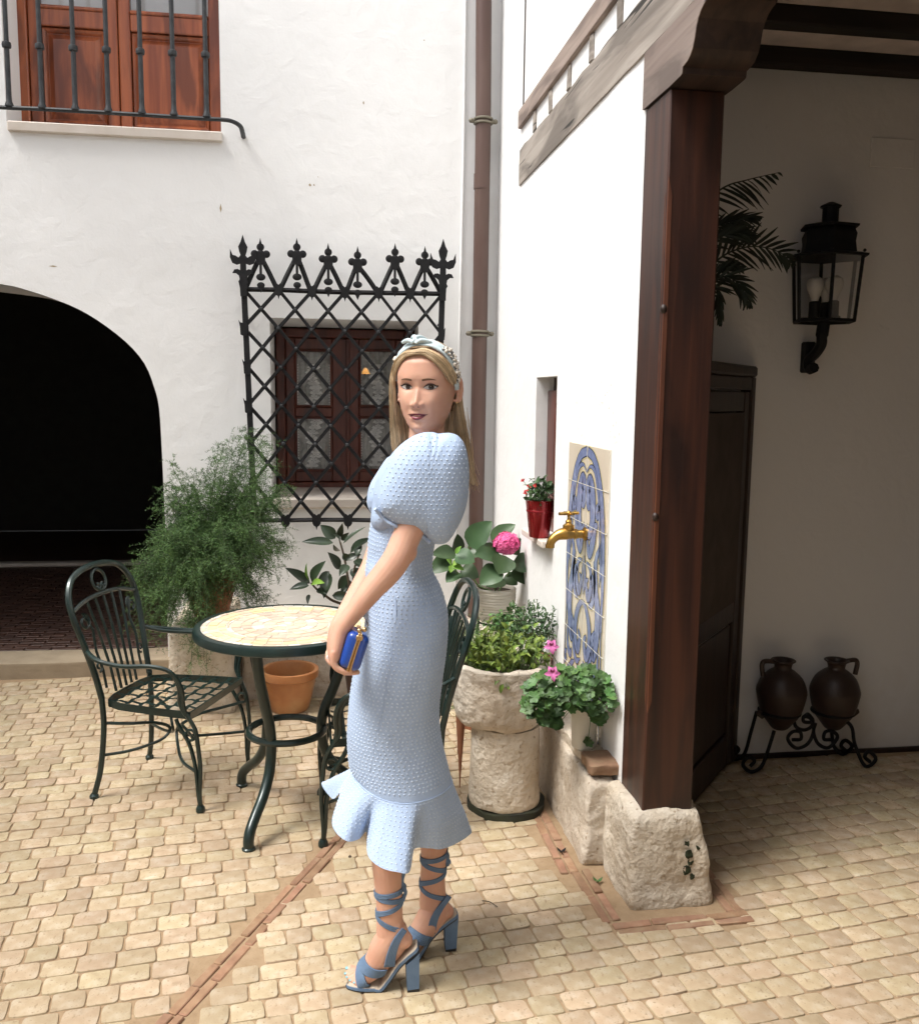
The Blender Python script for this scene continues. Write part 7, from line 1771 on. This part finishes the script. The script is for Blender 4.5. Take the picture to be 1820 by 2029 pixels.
    p_test, n_test = surf(LR, .8, 0.0); right0 = 0.0 if n_test.x > 0 else pi
    for sg in (1, -1):
        seq = []
        for j in range(len(stops)-1):
            for k in range(13):
                f_ = k/12; v_ = stops[j]+(stops[j+1]-stops[j])*f_; ang = right0+sg*(j+f_)*pi; seq.append(surf(LR, min(.999, tv(v_)), ang, .0012+.0006*(sg > 0)))
        ws_ = [.0165-.003*sin(pi*((i % 13)/12)) for i in range(len(seq))]; strap(mb, seq, ws_, 3, .0010)
    mb.build('leg_ribbon', M['suede'], sole_o, sharp=180)
    mb = MB()
    if near_: kp = PY(799, 1757, 2.305); tl = [[(799,1757),(796,1745),(800,1728),(797,1712)],[(799,1757),(803,1768),(800,1778),(798,1786)]]; yk = 2.300
    else: kp = PY(884, 1694, 2.465); tl = [[(882,1690),(887,1696),(884,1706),(887,1716)],[(880,1690),(884,1700),(889,1706),(890,1712)]]; yk = 2.46
    mb.ball(kp, .0085, 10, 6, (1, .8, 1.2))
    for t_ in tl:
        P3 = catmull([PY(a, c, yk) for a, c in t_], 4); strap(mb, [(p, V(.3, -1, 0).normalized()) for p in P3], .010, 2)
    mb.build('ribbon_knot', M['suede'], sole_o, sharp=180)
for (a, c), yy, r_ in TOES:
    mb = MB(); t0 = PY(a, c, yy); mb.ball(t0+V(-r_*.75, -.001, r_*.45), r_*.62, 10, 6, (.8, .9, .5)); mb.build('toenail', M['toenail'], bo)
mb = MB(); mb.ball(PY(649.5, 1304, 2.222), .0058, 10, 6, (.7, .5, 1.3)); mb.build('fingernail', M['nail'], bo)
# ------------------------------------------------------------------ clutch bag
ctop, cbot = PY(713, 1248, 2.20), PY(689, 1321, 2.20); cc_ = (ctop+cbot)/2; ez = (ctop-cbot).normalized(); ey = V(0, 1, 0); ex = ey.cross(ez).normalized()*1.0
if ex.x < 0: ex = -ex
HL_ = (ctop-cbot).length/2
clu = thing('clutch_bag', 'cobalt blue satin box clutch with a pale gold frame held in her hand', 'clutch bag', cc_)
MC = Matrix(((ex.x, ey.x, ez.x, cc_.x), (ex.y, ey.y, ez.y, cc_.y), (ex.z, ey.z, ez.z, cc_.z), (0, 0, 0, 1)))
for a, c in ((-.0275, -.0045), (.0045, .0265)):
    bm = bmesh.new(); bmesh.ops.create_cube(bm, size=1)
    lo, hi = (a, -.040, -HL_+.002), (c, .040, HL_-.002)
    for q in bm.verts: q.co = V(*[lo[i]+(hi[i]-lo[i])*(q.co[i]+.5) for i in range(3)])
    ge_ = [e for e in bm.edges if all(abs(v.co.x-(a if a < -.01 else c)) < 1e-5 for v in e.verts) or abs(e.verts[0].co.x-e.verts[1].co.x) > .01]
    bmesh.ops.bevel(bm, geom=ge_, offset=.0155, segments=6, affect='EDGES', profile=.5); bm.verts.index_update()
    mb = MB(); mb.add([MC @ q.co for q in bm.verts], [tuple(q.index for q in f.verts) for f in bm.faces]); bm.free(); mb.build('shell', M['bluesatin'], clu, sharp=60)
for a, c in ((-.0052, -.0004), (.0004, .0052)):
    mb = MB(); mb.cbox((a, -.0425, -HL_-.001), (c, .0425, HL_+.001), .002, MC); mb.build('frame', M['gold'], clu)
mb = MB()
for x, z_ in ((-.005, HL_+.006), (.006, HL_+.012)): mb.ball(MC @ V(x, -.036, z_), .0062, 12, 8)
mb.cbox((-.008, -.045, HL_-.016), (.008, -.038, HL_-.004), .002, MC); mb.build('clasp', M['gold'], clu)
mb = MB(); P3 = catmull([MC @ V(.004, -.03, HL_+.008), MC @ V(.012, -.02, HL_+.022), PY(721, 1222, 2.235)], 5)
for i in range(0, len(P3)-1): 
    c = (P3[i]+P3[i+1])/2; d = (P3[i+1]-P3[i]).normalized(); o2 = d.orthogonal().normalized() if i % 2 else d.cross(d.orthogonal()).normalized(); mb.tube([c+d*.004*cos(t*pi/4)+o2*.0025*sin(t*pi/4) for t in range(8)], .0008, 4, closed=True)
mb.build('chain', M['steelbead'], clu)
